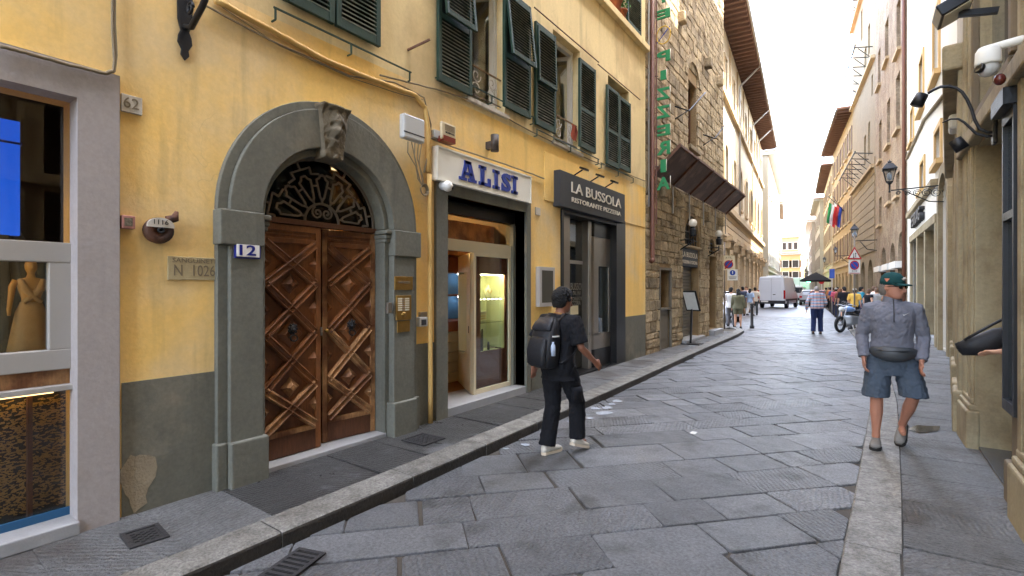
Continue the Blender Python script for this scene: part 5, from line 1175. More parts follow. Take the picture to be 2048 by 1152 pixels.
# traffic signs on a post at the corner
sp_ = G(1449, 658, .1); t = thing('sign_post', 'post with a parking zone sign and a pedestrian sign at the tower corner', 'sign', sp_)
b = MB(); b.tube([sp_, sp_ + Vector((0, 0, 3.35))], .03, 10); obj('post', b, m_grille, t)
def camface(c, w, h, th=.01):
    d = Vector((-c.x, -c.y, 0)).normalized(); d = Vector((.35, -.94, 0)); r = Vector((-d.y, d.x, 0)) ; r = d.cross(Vector((0, 0, 1))) * -1
    return Matrix(((r.x, 0, d.x, c.x), (r.y, 0, d.y, c.y), (0, 1, 0, c.z), (0, 0, 0, 1)))
def sboard(c, w, h, m, par, nm='board', z=0., th=.008):
    M = camface(c, w, h); b = MB(); b.box((-w/2, -h/2, z - th), (w/2, h/2, z), M); return obj(nm, b, m, par), M
def disc(M, x, y, r, z, m, par, nm='disc', n=20): b = MB(); b.prism([(x + r * math.cos(2*math.pi*i/n), y + r * math.sin(2*math.pi*i/n)) for i in range(n)], lambda u, v, t: M @ Vector((u, v, t)), z, z + .003); return obj(nm, b, m, par)
def stripe(M, x, y, L, w, a, z, m, par, nm='stripe'): 
    b = MB(); c_, s__ = math.cos(a), math.sin(a); b.box((-L/2, -w/2, z), (L/2, w/2, z + .003), M @ Matrix.Translation((x, y, 0)) @ Matrix.Rotation(a, 4, 'Z')); return obj(nm, b, m, par)
m_sred = mat('sign_red', srgb(178, 34, 40), rough=.4, bump=0); m_sblue = mat('sign_blue', srgb(34, 72, 160), rough=.4, bump=0); m_swh = mat('sign_plate_white', srgb(220, 218, 210), rough=.4, var=.05, bump=0)
zc = lambda p, y: CAM_H + (576 - y) / 1000 * (-p.x * _s + p.y * _c)
c = sp_ + Vector((.16, -.05, 0)); c.z = zc(sp_, 526)
_, M = sboard(c, .44, .56, m_cream, t); text('ZTL', M @ Matrix.Translation((-.12, .17, 0)), .24, .06, m_char, t, thick=.003); disc(M, 0, -.06, .16, .001, m_sred, t); disc(M, 0, -.06, .125, .0045, m_sblue, t); stripe(M, 0, -.06, .42, .05, R(52), .008, m_sred, t)
c = c + Vector((.14, 0, 0)); c.z = zc(sp_, 550); 
_, M = sboard(c, .36, .42, m_swh, t); disc(M, 0, .08, .1, .001, m_sblue, t); disc(M, 0, .125, .018, .0045, m_swh, t, 'figure'); stripe(M, 0, .075, .075, .03, R(90), .0045, m_swh, t, 'figure'); stripe(M, 0, -.08, .28, .02, 0, .001, m_char, t, 'line'); stripe(M, 0, -.13, .24, .02, 0, .001, m_char, t, 'line')

# ================================================================== the palace with deep eaves, beyond the side street
pl = lambda y: -8 - .082 * (y - 45)
m_pal = mat('cream_palace_plaster', srgb(204, 190, 162), rough=.88, var=.06, scale=.6, bump=.3, bscale=8, streak=.12)
m_pst = mat('palace_stone', srgb(176, 154, 120), rough=.85, var=.16, scale=1.2, bump=.5, bscale=10, orand=.1)
m_raft = mat('eave_wood', srgb(104, 78, 66), rough=.8, var=.2, scale=3, bump=.3)
m_roof = mat('roof_tiles', srgb(150, 104, 76), rough=.85, var=.2, bump=.4, bscale=6)
m_wing = mat('dark_window', srgb(52, 48, 44), rough=.15, var=.15, bump=0)
m_brsh = mat('brown_shutter', srgb(96, 72, 54), rough=.7, var=.15)
def house_block(name, label, p0, p1, out, h, m, depth=9., eave=.9, cat='building', over=None, mroof=None):
    f = Fac(p0, p1, out); t = thing(name, label, cat, f.P(f.L / 2, 0, 0)); return f, t
def fin(f, t, nm, m, s0, s1, z0, z1, o0, o1, bev=0): b = MB(); f.box(b, s0, s1, z0, z1, o0, o1); return obj(nm, b, m, t, bevel=bev)
def shell(f, t, m, h, holes=(), depth=8., hd=.25, s0=0., s1=None):
    s1 = f.L if s1 is None else s1
    b = MB(); f.wall(b, rect(s0, s1, 0, h), holes, hd); obj('wall', b, m, t)
    b = MB(); f.box(b, s0, s1, 0, h, -depth, -hd - .02); f.box(b, s0, s0 + .02, 0, h, -hd - .02, -.002); f.box(b, s1 - .02, s1, 0, h, -hd - .02, -.002); obj('body', b, m, t)
def eaves(f, t, h, ov, n, th=.18, s0=-.4, s1=None, m=None, rw=.12):
    s1 = f.L + .4 if s1 is None else s1
    fin(f, t, 'roof', m_roof, s0, s1, h + .16, h + .3, -6, ov + .04); fin(f, t, 'soffit', m or m_raft, s0, s1, h + .1, h + .155, -.3, ov)
    b = MB(); f.box(b, -rw / 2, rw / 2, h - .08, h + .095, .01, ov - .06); o0 = f.P(0, h, 0); me = b.mesh('rafter', o0); me.materials.append(m or m_raft); base = wloc(t)
    for i in range(n): o_ = bpy.data.objects.new('rafter', me); col.objects.link(o_); o_.parent = t; o_.location = f.P(s0 + (s1 - s0) * (i + .5) / n, h, 0) - base
    b = MB(); b.tube([f.P(s0, h + .12, ov + .07), f.P(s1, h + .12, ov + .07)], .07, 8); obj('gutter', b, m_alu, t)
def win(f, t, s0, s1, z0, z1, frame=None, sill=True, shut=None, arched=False, fo=.06, glass=None):
    """window set in an opening of the wall: pane, mullion, stone surround, sill, shutters"""
    w = fin(f, t, 'window', glass or m_wing, s0, s1, z0, z1, -.24, -.2)
    if frame:
        for a, b_ in ((s0 - .14, s0), (s1, s1 + .14)): fin(f, w, 'frame', frame, a, b_, z0, z1 + .14, -.02, fo)
        fin(f, w, 'frame', frame, s0, s1, z1, z1 + .14, -.02, fo)
    if sill: fin(f, w, 'sill', frame or m_pst, s0 - .2, s1 + .2, z0 - .14, z0, -.1, fo + .1)
    if shut: 
        fin(f, w, 'shutter', shut, s0 - (s1 - s0) * .5, s0 - .01, z0, z1, .0, .05); fin(f, w, 'shutter', shut, s1 + .01, s1 + (s1 - s0) * .5, z0, z1, .0, .05)
    return w
py0, py1 = 27., 64.
FP, pal = house_block('palace', 'cream palace with a very deep wooden eave and stone ground floor', (pl(py0), py0), (pl(py1), py1), (1, 0), 17.6, m_pal)
PH = FP.z(1522, 292); nb = 9; bay = FP.L / nb; hs = []
for i in range(nb):
    c0 = bay * (i + .5); hs += [rect(c0 - .55, c0 + .55, 1.6, 4.3), archhole(c0 - .7, c0 + .7, 7.6, 10.6), rect(c0 - .5, c0 + .5, PH - 3.9, PH - 1.7)]
shell(FP, pal, m_pal, PH, hs, 10, .3)
zst = FP.z(1522, 372)
for k_ in range(15):
    z0_ = .1 + k_ * .42
    segs = []; x = 0.
    for i in range(nb): c0 = bay * (i + .5); segs += [(x, c0 - .9)] if 1.2 < z0_ < 4.5 else []; x = c0 + .9 if 1.2 < z0_ < 4.5 else x
    segs += [(x, FP.L)]
    for a, b_ in segs: fin(FP, pal, 'stone_course', m_pst, a, b_, z0_ + .02, z0_ + .4, -.01, .1, .02)
for zz, hh, oo in ((6.45, .35, .3), (zst, .3, .22)): fin(FP, pal, 'string_course', m_pst, -.1, FP.L + .1, zz, zz + hh, -.01, oo)
for i in range(nb):
    c0 = bay * (i + .5); w = win(FP, pal, c0 - .55, c0 + .55, 1.6, 4.3, m_pst, fo=.2); fin(FP, w, 'hood', m_pst, c0 - 1., c0 + 1., 4.55, 4.8, -.01, .55)
    for sg in (-1, 1): fin(FP, w, 'bracket', m_pst, c0 + sg * .8 - .1, c0 + sg * .8 + .1, 4.1, 4.55, .1, .42)
    w = win(FP, pal, c0 - .7, c0 + .7, 7.6, 10.55, None); 
    b = MB(); n = 16; a_ = [(c0 + r * math.cos(math.pi * j / n), 9.9 + r * math.sin(math.pi * j / n)) for r in (.7, .95) for j in (range(n + 1) if r == .7 else range(n, -1, -1))]
    FP.prism(b, a_, -.01, .1); obj('arch_frame', b, m_pst, w)
    for sg in (-1, 1): fin(FP, w, 'frame', m_pst, c0 + sg * .825 - .12, c0 + sg * .825 + .12, 7.6, 9.9, -.01, .1)
    win(FP, pal, c0 - .5, c0 + .5, PH - 3.9, PH - 1.7, m_pst)
    fin(FP, pal, 'pilaster', m_pst, bay * i - .12, bay * i + .12, zst + .3, PH - .3, -.01, .08)
eaves(FP, pal, PH, 1.45, 62)
for i, x in enumerate((1476, 1502, 1513)):
    s_ = FP.s(x); b = MB(); b.tube([FP.P(s_, PH + .1, 1.45), FP.P(s_, PH - 1.1, .15), FP.P(s_, PH - 1.4, .12), FP.P(s_, 6.8, .12)], .07, 8); obj('drain_pipe', b, m_alu, pal)
# next houses on the left
m_b2 = mat('grey_beige_plaster', srgb(156, 149, 132), rough=.88, var=.06, bump=.2, streak=.1); m_b3 = mat('orange_plaster', srgb(176, 136, 86), rough=.88, var=.05, bump=.1)
def plain(name, label, p0, p1, out, h, m, rows, cols, ww, wh, frame, eave_=.7, shut=None, depth=9., fz=3.6, z_first=4.2, nraf=0, ground=True):
    f, t = house_block(name, label, p0, p1, out, h, m); hs = []; bay = f.L / cols; rh = (h - z_first - .6) / rows
    for r in range(rows):
        for c in range(cols): s_ = bay * (c + .5); z_ = z_first + rh * r + .3; hs.append((s_ - ww/2, s_ + ww/2, z_, z_ + wh))
    gh = [(bay * (c + .5) - bay * .28, bay * (c + .5) + bay * .28, .12, 3.1) for c in range(cols)] if ground else []
    shell(f, t, m, h, [rect(*q) for q in hs + gh], depth, .25)
    for q in hs: win(f, t, *q, frame, True, shut)
    for q in gh: w = fin(f, t, 'shop_window', m_wing, *q, -.24, -.2); fin(f, w, 'shop_frame', frame or m_woodd, q[0], q[1], q[3] - .3, q[3], -.2, -.1)
    fin(f, t, 'string_course', frame or m, -.02, f.L + .02, z_first - .5, z_first - .3, -.01, .1)
    if nraf: eaves(f, t, h, eave_, nraf, s0=-.2, s1=f.L + .2)
    else:
        fin(f, t, 'cornice', frame or m, -.2, f.L + .2, h, h + .3, -6, eave_); fin(f, t, 'roof', m_roof, -.25, f.L + .25, h + .3, h + .45, -6, eave_ + .05)
    return f, t
plain('town_house', 'grey beige town house with a white cornice after the palace', (-9.2, 66), (-11.7, 96), (1, 0), 17.5, m_b2, 3, 8, 1.1, 2.1, m_white, .8)
plain('town_house', 'narrow pinkish house with brown shutters behind the grey beige town house', (-11.9, 96.5), (-14.2, 118), (1, 0), 16, mat('pinkish_plaster', srgb(158, 134, 114), rough=.9, var=.05), 4, 6, 1., 1.9, m_b2, .7, m_brsh)
def atY(x, Y): r = ray(x, 576); return r.x * Y / r.y
fo_, to_ = plain('town_house', 'orange house with brown shutters facing down the street', (atY(1561, 135), 135), (atY(1601, 135), 135), (0, -1), CAM_H + .066 * 120, m_b3, 2, 2, 1.2, 1.6, m_b2, .3, m_brsh, z_first=3.6)
plain('roof_house', 'set-back ochre attic with a roof terrace above the orange house', (atY(1563, 142), 142), (atY(1597, 142), 142), (0, -1), CAM_H + .1 * 126, mat('light_ochre', srgb(166, 134, 92), rough=.9), 1, 3, .8, 1.7, m_b2, .4, z_first=11, ground=False)
plain('town_house', 'pale far house closing the street behind the orange house', (atY(1598, 165), 165), (atY(1632, 165), 165), (0, -1), CAM_H + .056 * 150, mat('far_cream', srgb(172, 160, 136), rough=.9), 3, 4, 1.2, 1.9, None, .3)

# ================================================================== right-hand side
m_beige = mat('beige_shop_stone', srgb(152, 138, 108), rough=.78, grain=.08, gs=30, sub=plaster_extra(.3, .15), var=.16, scale=2.5, bump=.4, bscale=24, c2=srgb(132, 116, 88), c2s=1.6, streak=.18)
m_beiged = mat('brown_shop_stone', srgb(112, 98, 78), rough=.8, var=.14, scale=3, bump=.4, bscale=24, streak=.15)
m_wht = mat('white_lime_plaster', srgb(216, 212, 200), rough=.88, var=.05, scale=.8, bump=.3, bscale=14, streak=.07)
m_brick = mat('rubble_brick', srgb(132, 112, 90), rough=.92, grain=.2, gs=9, var=.3, scale=2.6, bump=1., bscale=9, c2=srgb(150, 134, 110), c2s=.9, c2t=(.42, .66), bdist=.06)
m_ochre = mat('ochre_stone', srgb(138, 122, 96), rough=.88, grain=.12, gs=8, var=.14, scale=1.4, bump=.5, bscale=10, streak=.12)
FR = Fac((.86, -9), (.97, 7.62), (-1, 0)); rs_ = lambda x, o=0.: FR.s(x, o)
rb = thing('beige_shop_building', 'beige stone shop building with moulded pilasters and iron framed showcase', 'building', FR.P(12, .03, 0))
sY = lambda y: y + 9.0                               # street distance -> s on this front
dr0, dr1, dz1 = sY(5.44), sY(6.92), 3.12
gz0, gz1 = 3.45, 5.6
b = MB(); FR.wall(b, rect(0, FR.L, 0, 18.5), [rect(dr0, dr1, .04, dz1), rect(sY(5.3), sY(6.9), gz0, gz1), rect(sY(2.0), sY(3.9), .9, 4.6)], .5); obj('wall', b, m_beige, rb)
b = MB(); FR.box(b, 0, FR.L, 5.9, 18.5, -8, -.52); FR.box(b, 0, FR.L, 0, 18.5, -8.2, -8); FR.box(b, 0, .2, 0, 18.5, -8, -.01); FR.box(b, 0, FR.L, 3.14, 3.4, -8, -.51); obj('body', b, m_beige, rb)
b = MB(); FR.box(b, -.1, FR.L, 18.5, 18.7, -8, .8); obj('eave', b, m_raft, rb)
def rf(nm, m, s0, s1, z0, z1, o0, o1, bev=0, par=None): return fin(FR, par or rb, nm, m, s0, s1, z0, z1, o0, o1, bev)
def pilaster(s0, s1, zt_, base=True):
    w = s1 - s0; rf('pilaster', m_beige, s0, s1, .5, zt_, -.01, .03, .006)
    for a, b_ in ((.0, .14), (.24, .34), (.66, .76), (.86, 1.)): rf('pilaster_moulding', m_beige, s0 + w * a + .002, s0 + w * b_ - .002, .52, zt_ - .002, .025, .055, .01)
    rf('pilaster_base', m_beige, s0 - .05, s1 + .05, .0, .42, -.01, .1, .02); rf('pilaster_base', m_beige, s0 - .035, s1 + .035, .42, .48, -.01, .08, .015); rf('pilaster_base', m_beige, s0 - .015, s1 + .015, .48, .54, -.01, .06, .015)
pilaster(sY(4.2), sY(4.98), 6.4); pilaster(sY(6.95), sY(7.5), 6.4); pilaster(sY(1.1), sY(1.8), 6.4)
rf('plinth_block', m_beiged, sY(5.12), sY(5.46), .0, .34, -.3, .05, .02); rf('plinth_block', m_beiged, sY(5.16), sY(5.43), .34, .72, -.3, .01, .03)
rf('cornice', m_beige, 0, FR.L, 3.14, 3.3, -.01, .1, .02); rf('cornice', m_beige, 0, FR.L, 5.75, 6.1, -.01, .28, .03); rf('cornice', m_beige, 0, FR.L, 6.1, 6.25, -.01, .38, .02)
rf('moulded_frame', m_beige, sY(6.92), sY(6.96), .1, 5.6, -.01, .03, .01)
for a, b_, z0_, z1_ in ((sY(5.3) - .1, sY(5.3), gz0, gz1), (sY(6.9), sY(6.9) + .1, gz0, gz1), (sY(5.3), sY(6.9), gz0 - .1, gz0), (sY(5.3), sY(6.9), gz1, gz1 + .1)): rf('fanlight_frame', m_beiged, a, b_, z0_, z1_, -.02, .05, .01)
rf('fanlight_glass', mat('sky_mirror_glass', srgb(150, 160, 178), rough=.04, metal=.9, var=.02, bump=0), sY(5.3), sY(6.9), gz0, gz1, -.12, -.1)
# doorway with dark inner door
rf('doorway_floor', mat('dark_marble', srgb(70, 72, 74), rough=.25, var=.3, scale=6), dr0, dr1, .0, .06, -2., .0)
rf('inner_wall', m_dark, dr0 - .6, dr1 + .6, 0, 3.2, -2.1, -2.); rf('door_leaf', m_black, dr1 - .06, dr1 - .004, .06, dz1, -1.0, -.3)
b = MB(); FR.box(b, dr0 - .1, dr0 - .02, 0, 3.2, -2., -.51); FR.box(b, dr1 + .02, dr1 + .1, 0, 3.2, -2, -.51); obj('lobby_wall', b, m_beiged, rb)
# iron showcase between pilaster and doorway
sc_ = thing('showcase', 'tall black iron framed glass showcase beside the doorway', 'display case', FR.P(sY(5.25), .72, 0))
def sc(nm, m, *a): b = MB(); FR.box(b, *a); return obj(nm, b, m, sc_)
w0, w1 = sY(5.06), sY(5.44)
for a, b_ in ((w0, w0 + .035), (w1 - .035, w1)): sc('iron_frame', m_iron, a, b_, .74, 3.02, .0, .06)
for a, b_ in ((.74, .82), (2.2, 2.26), (2.94, 3.02)): sc('iron_frame', m_iron, w0 + .035, w1 - .035, a, b_, .0, .06)
sc('glass', mat('showcase_glass', srgb(90, 104, 112), rough=.03, metal=.75, var=.1, bump=0), w0 + .035, w1 - .035, .82, 2.94, .02, .03)
sc('cornice', m_iron, w0 - .03, w1 + .03, 3.02, 3.14, .0, .12)
for k_ in range(46): sc('bead', m_iron, w1 - .005, w1 + .018, .78 + k_ * .048, .805 + k_ * .048, .03, .055)
# gooseneck lamp, camera, alarm, flood light
s_, z_ = FR.px(1975, 268, .06); t = thing('gooseneck_lamp', 'black twisted iron gooseneck lamp pair over the doorway', 'lamp', FR.P(s_, z_, 0))
P = lambda a, z, o: FR.P(s_ + a, z_ + z, o)
b = MB(); b.tube([P(0, 0, 0), P(.01, .02, .06), P(.02, .06, .11), P(.03, .15, .14), P(.04, .25, .16), P(.045, .35, .19), P(.05, .42, .22), P(.055, .47, .26), P(.06, .5, .31), P(.065, .51, .37), P(.07, .495, .42), P(.07, .47, .46)], .013, 8); obj('arm', b, m_iron, t)
b = MB(); b.lathe([(.001, .05), (.05, .05), (.055, -.06), (.001, -.06)], 12, Matrix.Translation(P(.08, .43, .52)) @ Matrix.Rotation(R(25), 4, 'Y')); obj('lamp_head', b, m_iron, t)
b = MB(); b.tube([P(0, -.02, 0), P(.01, -.02, .06), P(.02, .02, .13), P(.025, .08, .17), P(.03, .14, .21), P(.035, .18, .25), P(.04, .19, .3), P(.05, .17, .36)], [.012, .012, .011, .011, .01, .01, .008, .005], 8); obj('arm', b, m_iron, t)
b = MB(); b.lathe([(.001, .05), (.05, .05), (.055, -.06), (.001, -.06)], 12, Matrix.Translation(P(.03, -.05, .25)) @ Matrix.Rotation(R(-30), 4, 'Y')); obj('lamp_head', b, m_iron, t)
b = MB(); FR.box(b, s_ - .05, s_ + .05, z_ - .1, z_ + .12, .0, .03); obj('wall_plate', b, m_iron, t, bevel=.01)
s_, z_ = FR.px(1984, 125, .2); t = thing('security_camera', 'white dome surveillance camera with a red lamp on the beige building', 'camera', FR.P(s_, z_, .0))
c = FR.P(s_, z_, .22); b = MB(); b.lathe([(.001, .11), (.055, .11), (.07, .085), (.074, 0), (.07, -.016), (.05, -.016)], 20, Matrix.Translation(c)); obj('housing', b, m_white, t)
b = MB(); b.sph(c + Vector((0, 0, -.035)), .06, 18, 12); obj('ball', b, m_lgrey, t); b = MB(); b.lathe([(.032, 0), (.034, .024), (.024, .024), (.001, .016)], 16, Matrix.Translation(c + Vector((-.04, -.036, -.042))) @ Matrix.Rotation(R(-70), 4, 'Y') @ Matrix.Rotation(R(30), 4, 'X')); obj('lens', b, m_black, t)
b = MB(); b.tube([c + Vector((0, 0, .1)), FR.P(s_, z_ + .12, .05), FR.P(s_, z_ + .1, 0)], .03, 10); obj('arm', b, m_white, t); b = MB(); b.sph(c + Vector((.06, .0, -.13)), .034, 12, 8, (1, 1, 1.2)); obj('red_lamp', b, mat('dark_red_lens', srgb(92, 40, 34), rough=.25), t)
t0_ = FR.px(1905, 20, .3); s_, z_ = t0_; t = thing('flood_light', 'black flood light on a bracket high on the beige building', 'lamp', FR.P(s_, z_, 0))
Mx = Matrix.Translation(FR.P(s_, z_, .3)) @ Matrix.Rotation(R(-25), 4, 'Y'); b = MB(); b.box((-.12, -.16, -.05), (.12, .16, .06), Mx); obj('case', b, m_black, t, bevel=.01); b = MB(); b.box((-.1, -.14, -.058), (.1, .14, -.051), Mx); obj('glass', b, m_cream, t); b = MB(); b.bar(FR.P(s_, z_ - .05, .26), FR.P(s_, z_ - .1, 0), .05, .05); obj('bracket', b, m_black, t)
# second front: runs back to the white house
FR2 = Fac((.97, 7.62), (1.76, 15.2), (-1, 0)); r2 = thing('beige_corner_house', 'narrow beige house front between the shop building and the white house', 'building', FR2.P(4, 0, 0))
b = MB(); FR2.wall(b, rect(0, FR2.L, 0, 20), [rect(1.2, 2.6, .05, 3.0), archhole(4.0, 5.6, .05, 3.3)], .3); obj('wall', b, m_beige, r2)
b = MB(); FR2.box(b, 0, FR2.L, 0, 20, -8, -.6); obj('body', b, m_beige, r2)
for s_ in (.05, .75, 2.7, 3.4, 5.8, 6.9): fin(FR2, r2, 'pilaster', m_beige, s_, s_ + .4, 0, 4.2, -.01, .08, .02); fin(FR2, r2, 'pilaster_base', m_beige, s_ - .05, s_ + .45, 0, .5, -.01, .13, .03)
fin(FR2, r2, 'cornice', m_beige, 0, FR2.L, 4.2, 4.5, -.01, .22, .03); fin(FR2, r2, 'shop_window', m_wing, 1.2, 2.6, .05, 3, -.29, -.25); fin(FR2, r2, 'door', m_beiged, 4.0, 5.6, .05, 3.2, -.29, -.25)
for s_, z_, lb, m in ((FR2.s(1908, .1), FR2.z(1908, 253, .1), 'grey alarm box with a small red lamp on the beige front', m_lgrey),):
    b = MB(); FR2.box(b, s_ - .25, s_ + .12, z_ - .09, z_ + .12, 0, .16); tag(obj('alarm_box', b, m, bevel=.04), lb, 'alarm')
# white house
FW = Fac((1.76, 15.2), (1.6, 28), (-1, 0)); wh = thing('white_house', 'white plastered house with ochre window frames and a shop below', 'building', FW.P(6, 0, 0))
ws = FW.s; wz = FW.z
wins = []
for x0, x1, y0, y1 in ((1861, 1885, 262, 340), (1835, 1851, 325, 392), (1835, 1849, 120, 232), (1864, 1881, 20, 165), (1822, 1829, 215, 290)):
    xm = (x0 + x1) / 2; a, b_ = sorted((ws(x0), ws(x1))); b_ = min(b_, a + 1.3); wins.append((a + .1, b_ - .05, wz(xm, y1) + .1, wz(xm, y0) - .1))
shs0, shs1 = ws(1886), ws(1836); shz = wz(1850, 405)
shop = (3.2, 10.4, .05, 3.75)
b = MB(); FW.wall(b, rect(0, FW.L, 0, 21), [rect(*q) for q in wins] + [rect(*shop), archhole(.8, 2.2, .1, 4.6)], .3); obj('wall', b, m_wht, wh)
b = MB(); FW.box(b, 0, FW.L, 0, 21, -8, -.7); obj('body', b, m_wht, wh)
fin(FW, wh, 'eave', m_raft, -.1, FW.L, 21, 21.2, -8, .8)
for q in wins: win(FW, wh, *q, mat('ochre_frame', srgb(196, 162, 108), rough=.8, var=.1), True, fo=.05)
a, b_, c_, d = shop
for s0, s1 in ((a - .3, a), (b_, b_ + .3), (a + 2.2, a + 2.5), (a + 4.6, a + 4.9)): fin(FW, wh, 'shop_pier', m_beige, s0, s1, .03, d, -.25, .08, .01)
fin(FW, wh, 'shop_fascia', m_white, a - .3, b_ + .3, d, d + .75, -.01, .06); fin(FW, wh, 'shop_cornice', m_beige, a - .4, b_ + .4, d + .75, d + .95, -.01, .2, .02); fin(FW, wh, 'shop_lintel', m_beige, a - .3, b_ + .3, d - .25, d, -.2, .1, .01)
fin(FW, wh, 'shop_glass', mat('mirror_shop_glass', srgb(130, 140, 150), rough=.04, metal=.85, var=.05, bump=0), a, b_, .2, d - .25, -.22, -.2); fin(FW, wh, 'shop_step', m_sill, a, b_, .03, .2, -.3, .02)
fin(FW, wh, 'arched_door', m_beiged, .8, 2.2, .1, 4.5, -.29, -.25)
n = 14; b = MB(); ap = [(1.5 + r * math.cos(math.pi * j / n), 3.9 + r * math.sin(math.pi * j / n)) for r in (.7, .95) for j in (range(n + 1) if r == .7 else range(n, -1, -1))]; FW.prism(b, ap, -.01, .1); obj('arch_frame', b, m_beige, wh)
for s0, s1 in ((.55, .8), (2.2, 2.45)): fin(FW, wh, 'door_frame', m_beige, s0, s1, .03, 3.9, -.01, .1)
t = thing('shop_sign', 'dark raised shop lettering FERRAG on the white fascia', 'sign', FW.P(5, d + .1, .06)); text('FERRAG', FW.mx(8.6, d + .14, .062), 3.0, .46, m_char, t, 'lettering', .03, .14)
b = MB(); b.tube([FW.P(.2, wz(1890, 210), .05), FW.P(6, 7.2, .05), FW.P(12.5, 7.3, .05)], .05, 6); obj('ledge_cable', b, m_cable, wh)
# street lantern on a scrolled bracket
ly = 17.3; lx = 1.74
t = thing('street_lantern', 'glass street lantern on a scrolled iron bracket from the white house', 'street lamp', Vector((lx, ly, 3.8)))
def lpx(x, y): r = ray(x, y); k_ = ly / r.y; return Vector((r.x * k_, ly, CAM_H + r.z * k_))
top, bot = lpx(1779, 320), lpx(1779, 364); hh = top.z - bot.z; lc = bot.copy(); k_ = hh / .62
def lantern(lc, k_, t, par=None):
    Mx = Matrix.Translation(lc) @ Matrix.Diagonal((k_, k_, k_, 1))
    b = MB(); b.lathe([(.1, 0), (.2, .34)], 4, Mx @ Matrix.Rotation(R(45), 4, 'Z'), False); obj('glass', b, glass_mat('lantern_glass', (.8, .85, .9, 1), .2), t)
    b = MB(); b.lathe([(.24, .34), (.25, .36), (.12, .5), (.1, .52), (.06, .53), (.07, .57), (.02, .6), (.001, .64)], 4, Mx @ Matrix.Rotation(R(45), 4, 'Z'), False); obj('cap', b, m_iron, t)
    b = MB()
    for sx, sy in ((1, 1), (1, -1), (-1, 1), (-1, -1)): b.tube([Mx @ Vector((sx*.072, sy*.072, 0)), Mx @ Vector((sx*.143, sy*.143, .34))], .01 * k_, 6)
    b.lathe([(.1, -.02), (.11, .01), (.05, .02)], 4, Mx @ Matrix.Rotation(R(45), 4, 'Z'), False); obj('frame', b, m_iron, t)
    b = MB(); b.lathe([(.05, .06), (.06, .2), (.03, .26), (.001, .28)], 10, Mx); obj('lamp', b, mat('frosted_lamp', srgb(210, 216, 224), rough=.4), t)
    b = MB(); b.lathe([(.02, -.3), (.03, -.26), (.015, -.24), (.02, -.08), (.06, -.04), (.03, -.02)], 8, Mx); obj('stem', b, m_iron, t)
lantern(lc, k_, t)
w_ = lpx(1888, 366); a_ = lpx(1782, 381); b = MB(); b.bar(Vector((lx, ly, a_.z + .02)), a_, .03, .03); b.tube([Vector((lx, ly, a_.z - .42)), Vector((lx - .3, ly, a_.z - .38)), Vector((a_.x + .45, ly, a_.z - .15)), a_ + Vector((.25, 0, -.02))], .014, 6); obj('bracket', b, m_iron, t)
for k2 in range(5):
    cx_ = lx - .15 - .2 * k2; r0 = .13 - .018 * k2; b = MB(); b.tube([Vector((cx_ + r0 * (1 - i / 40) * math.cos(i * .4), ly, a_.z - .03 - r0 + r0 * (1 - i / 40) * math.sin(i * .4))) for i in range(30)], .01, 5); obj('scroll', b, m_iron, t)
# wrought scroll sign bracket lower
q = FW.px(1893, 435, .1); t = thing('scroll_bracket', 'black wrought iron scroll bracket beside the white fascia', 'bracket', FR2.P(7, 4, .1)); c = FR2.P(6.6, FR2.z(1893, 430), .1)
for i, (dx, dz, r0) in enumerate(((-.25, .22, .16), (-.05, .0, .14), (-.18, -.12, .1), (0, -.25, .12))): b = MB(); b.tube([c + Vector((dx + r0 * (1 - j / 40) * math.cos(j * .4), 0, dz + r0 * (1 - j / 40) * math.sin(j * .4))) for j in range(32)], .016, 6); obj('scroll', b, m_iron, t)

# tall brick tower, its plain neighbour and the ochre houses beyond
F4 = Fac((1.57, 28.05), (.64, 39.4), (-1, 0)); t4 = thing('brick_tower', 'tall rough brick tower with narrow windows on the shady side', 'building', F4.P(5, 0, 0)); hs = []
for x0, x1, y0, y1 in ((1770, 1777, 40, 123), (1756, 1761, 100, 173), (1792, 1800, 149, 260), (1774, 1780, 200, 291), (1758, 1763, 243, 322), (1793, 1801, 0, 105), (1776, 1782, 340, 405), (1792, 1799, 345, 392), (1758, 1763, 395, 450)):
    a, b_ = sorted((F4.s(x0), F4.s(x1))); xm = (x0 + x1) / 2; hs.append((a, b_, F4.z(xm, y1), F4.z(xm, y0)))
gh = [archhole(.6, 2.3, .05, 4.3), archhole(3.2, 5, .05, 4.0), archhole(6.4, 8.6, .05, 4.0)]
shell(F4, t4, m_brick, 22, [rect(*q) for q in hs] + gh, 8, .3)
for q in hs: win(F4, t4, *q, None, True)
for g in gh: w = fin(F4, t4, 'shop_window', m_wing, g[0][0], g[1][0], .05, 4, -.29, -.25); fin(F4, w, 'awning', m_white, g[0][0] - .1, g[1][0] + .1, 2.6, 2.9, -.1, .35)
b = MB(); b.tube([F4.P(.1, 22, .08), F4.P(.1, .5, .08)], .07, 8); tag(obj('drain_pipe', b, m_pipe), 'brown drain pipe where the brick tower meets the white house', 'pipe')
fin(F4, t4, 'roof', m_roof, -.1, F4.L, 22, 22.2, -8, .6)
F5 = Fac((.64, 39.4), (-.7, 50.5), (-1, 0)); t5 = thing('plaster_tower', 'tall plain ochre tower with balcony bars beside the brick tower', 'building', F5.P(5, 0, 0)); hs = []
for x0, x1, y0, y1 in ((1736, 1740, 50, 110), (1729, 1733, 95, 160), (1736, 1740, 245, 310), (1728, 1732, 272, 330), (1722, 1725, 20, 80), (1743, 1746, 150, 190), (1743, 1746, 345, 380), (1732, 1735, 385, 420)):
    a, b_ = sorted((F5.s(x0), F5.s(x1))); xm = (x0 + x1) / 2; hs.append((a, b_, F5.z(xm, y1), F5.z(xm, y0)))
gh = [archhole(1 + i * 3.4, 3 + i * 3.4, .05, 3.6) for i in range(3)]
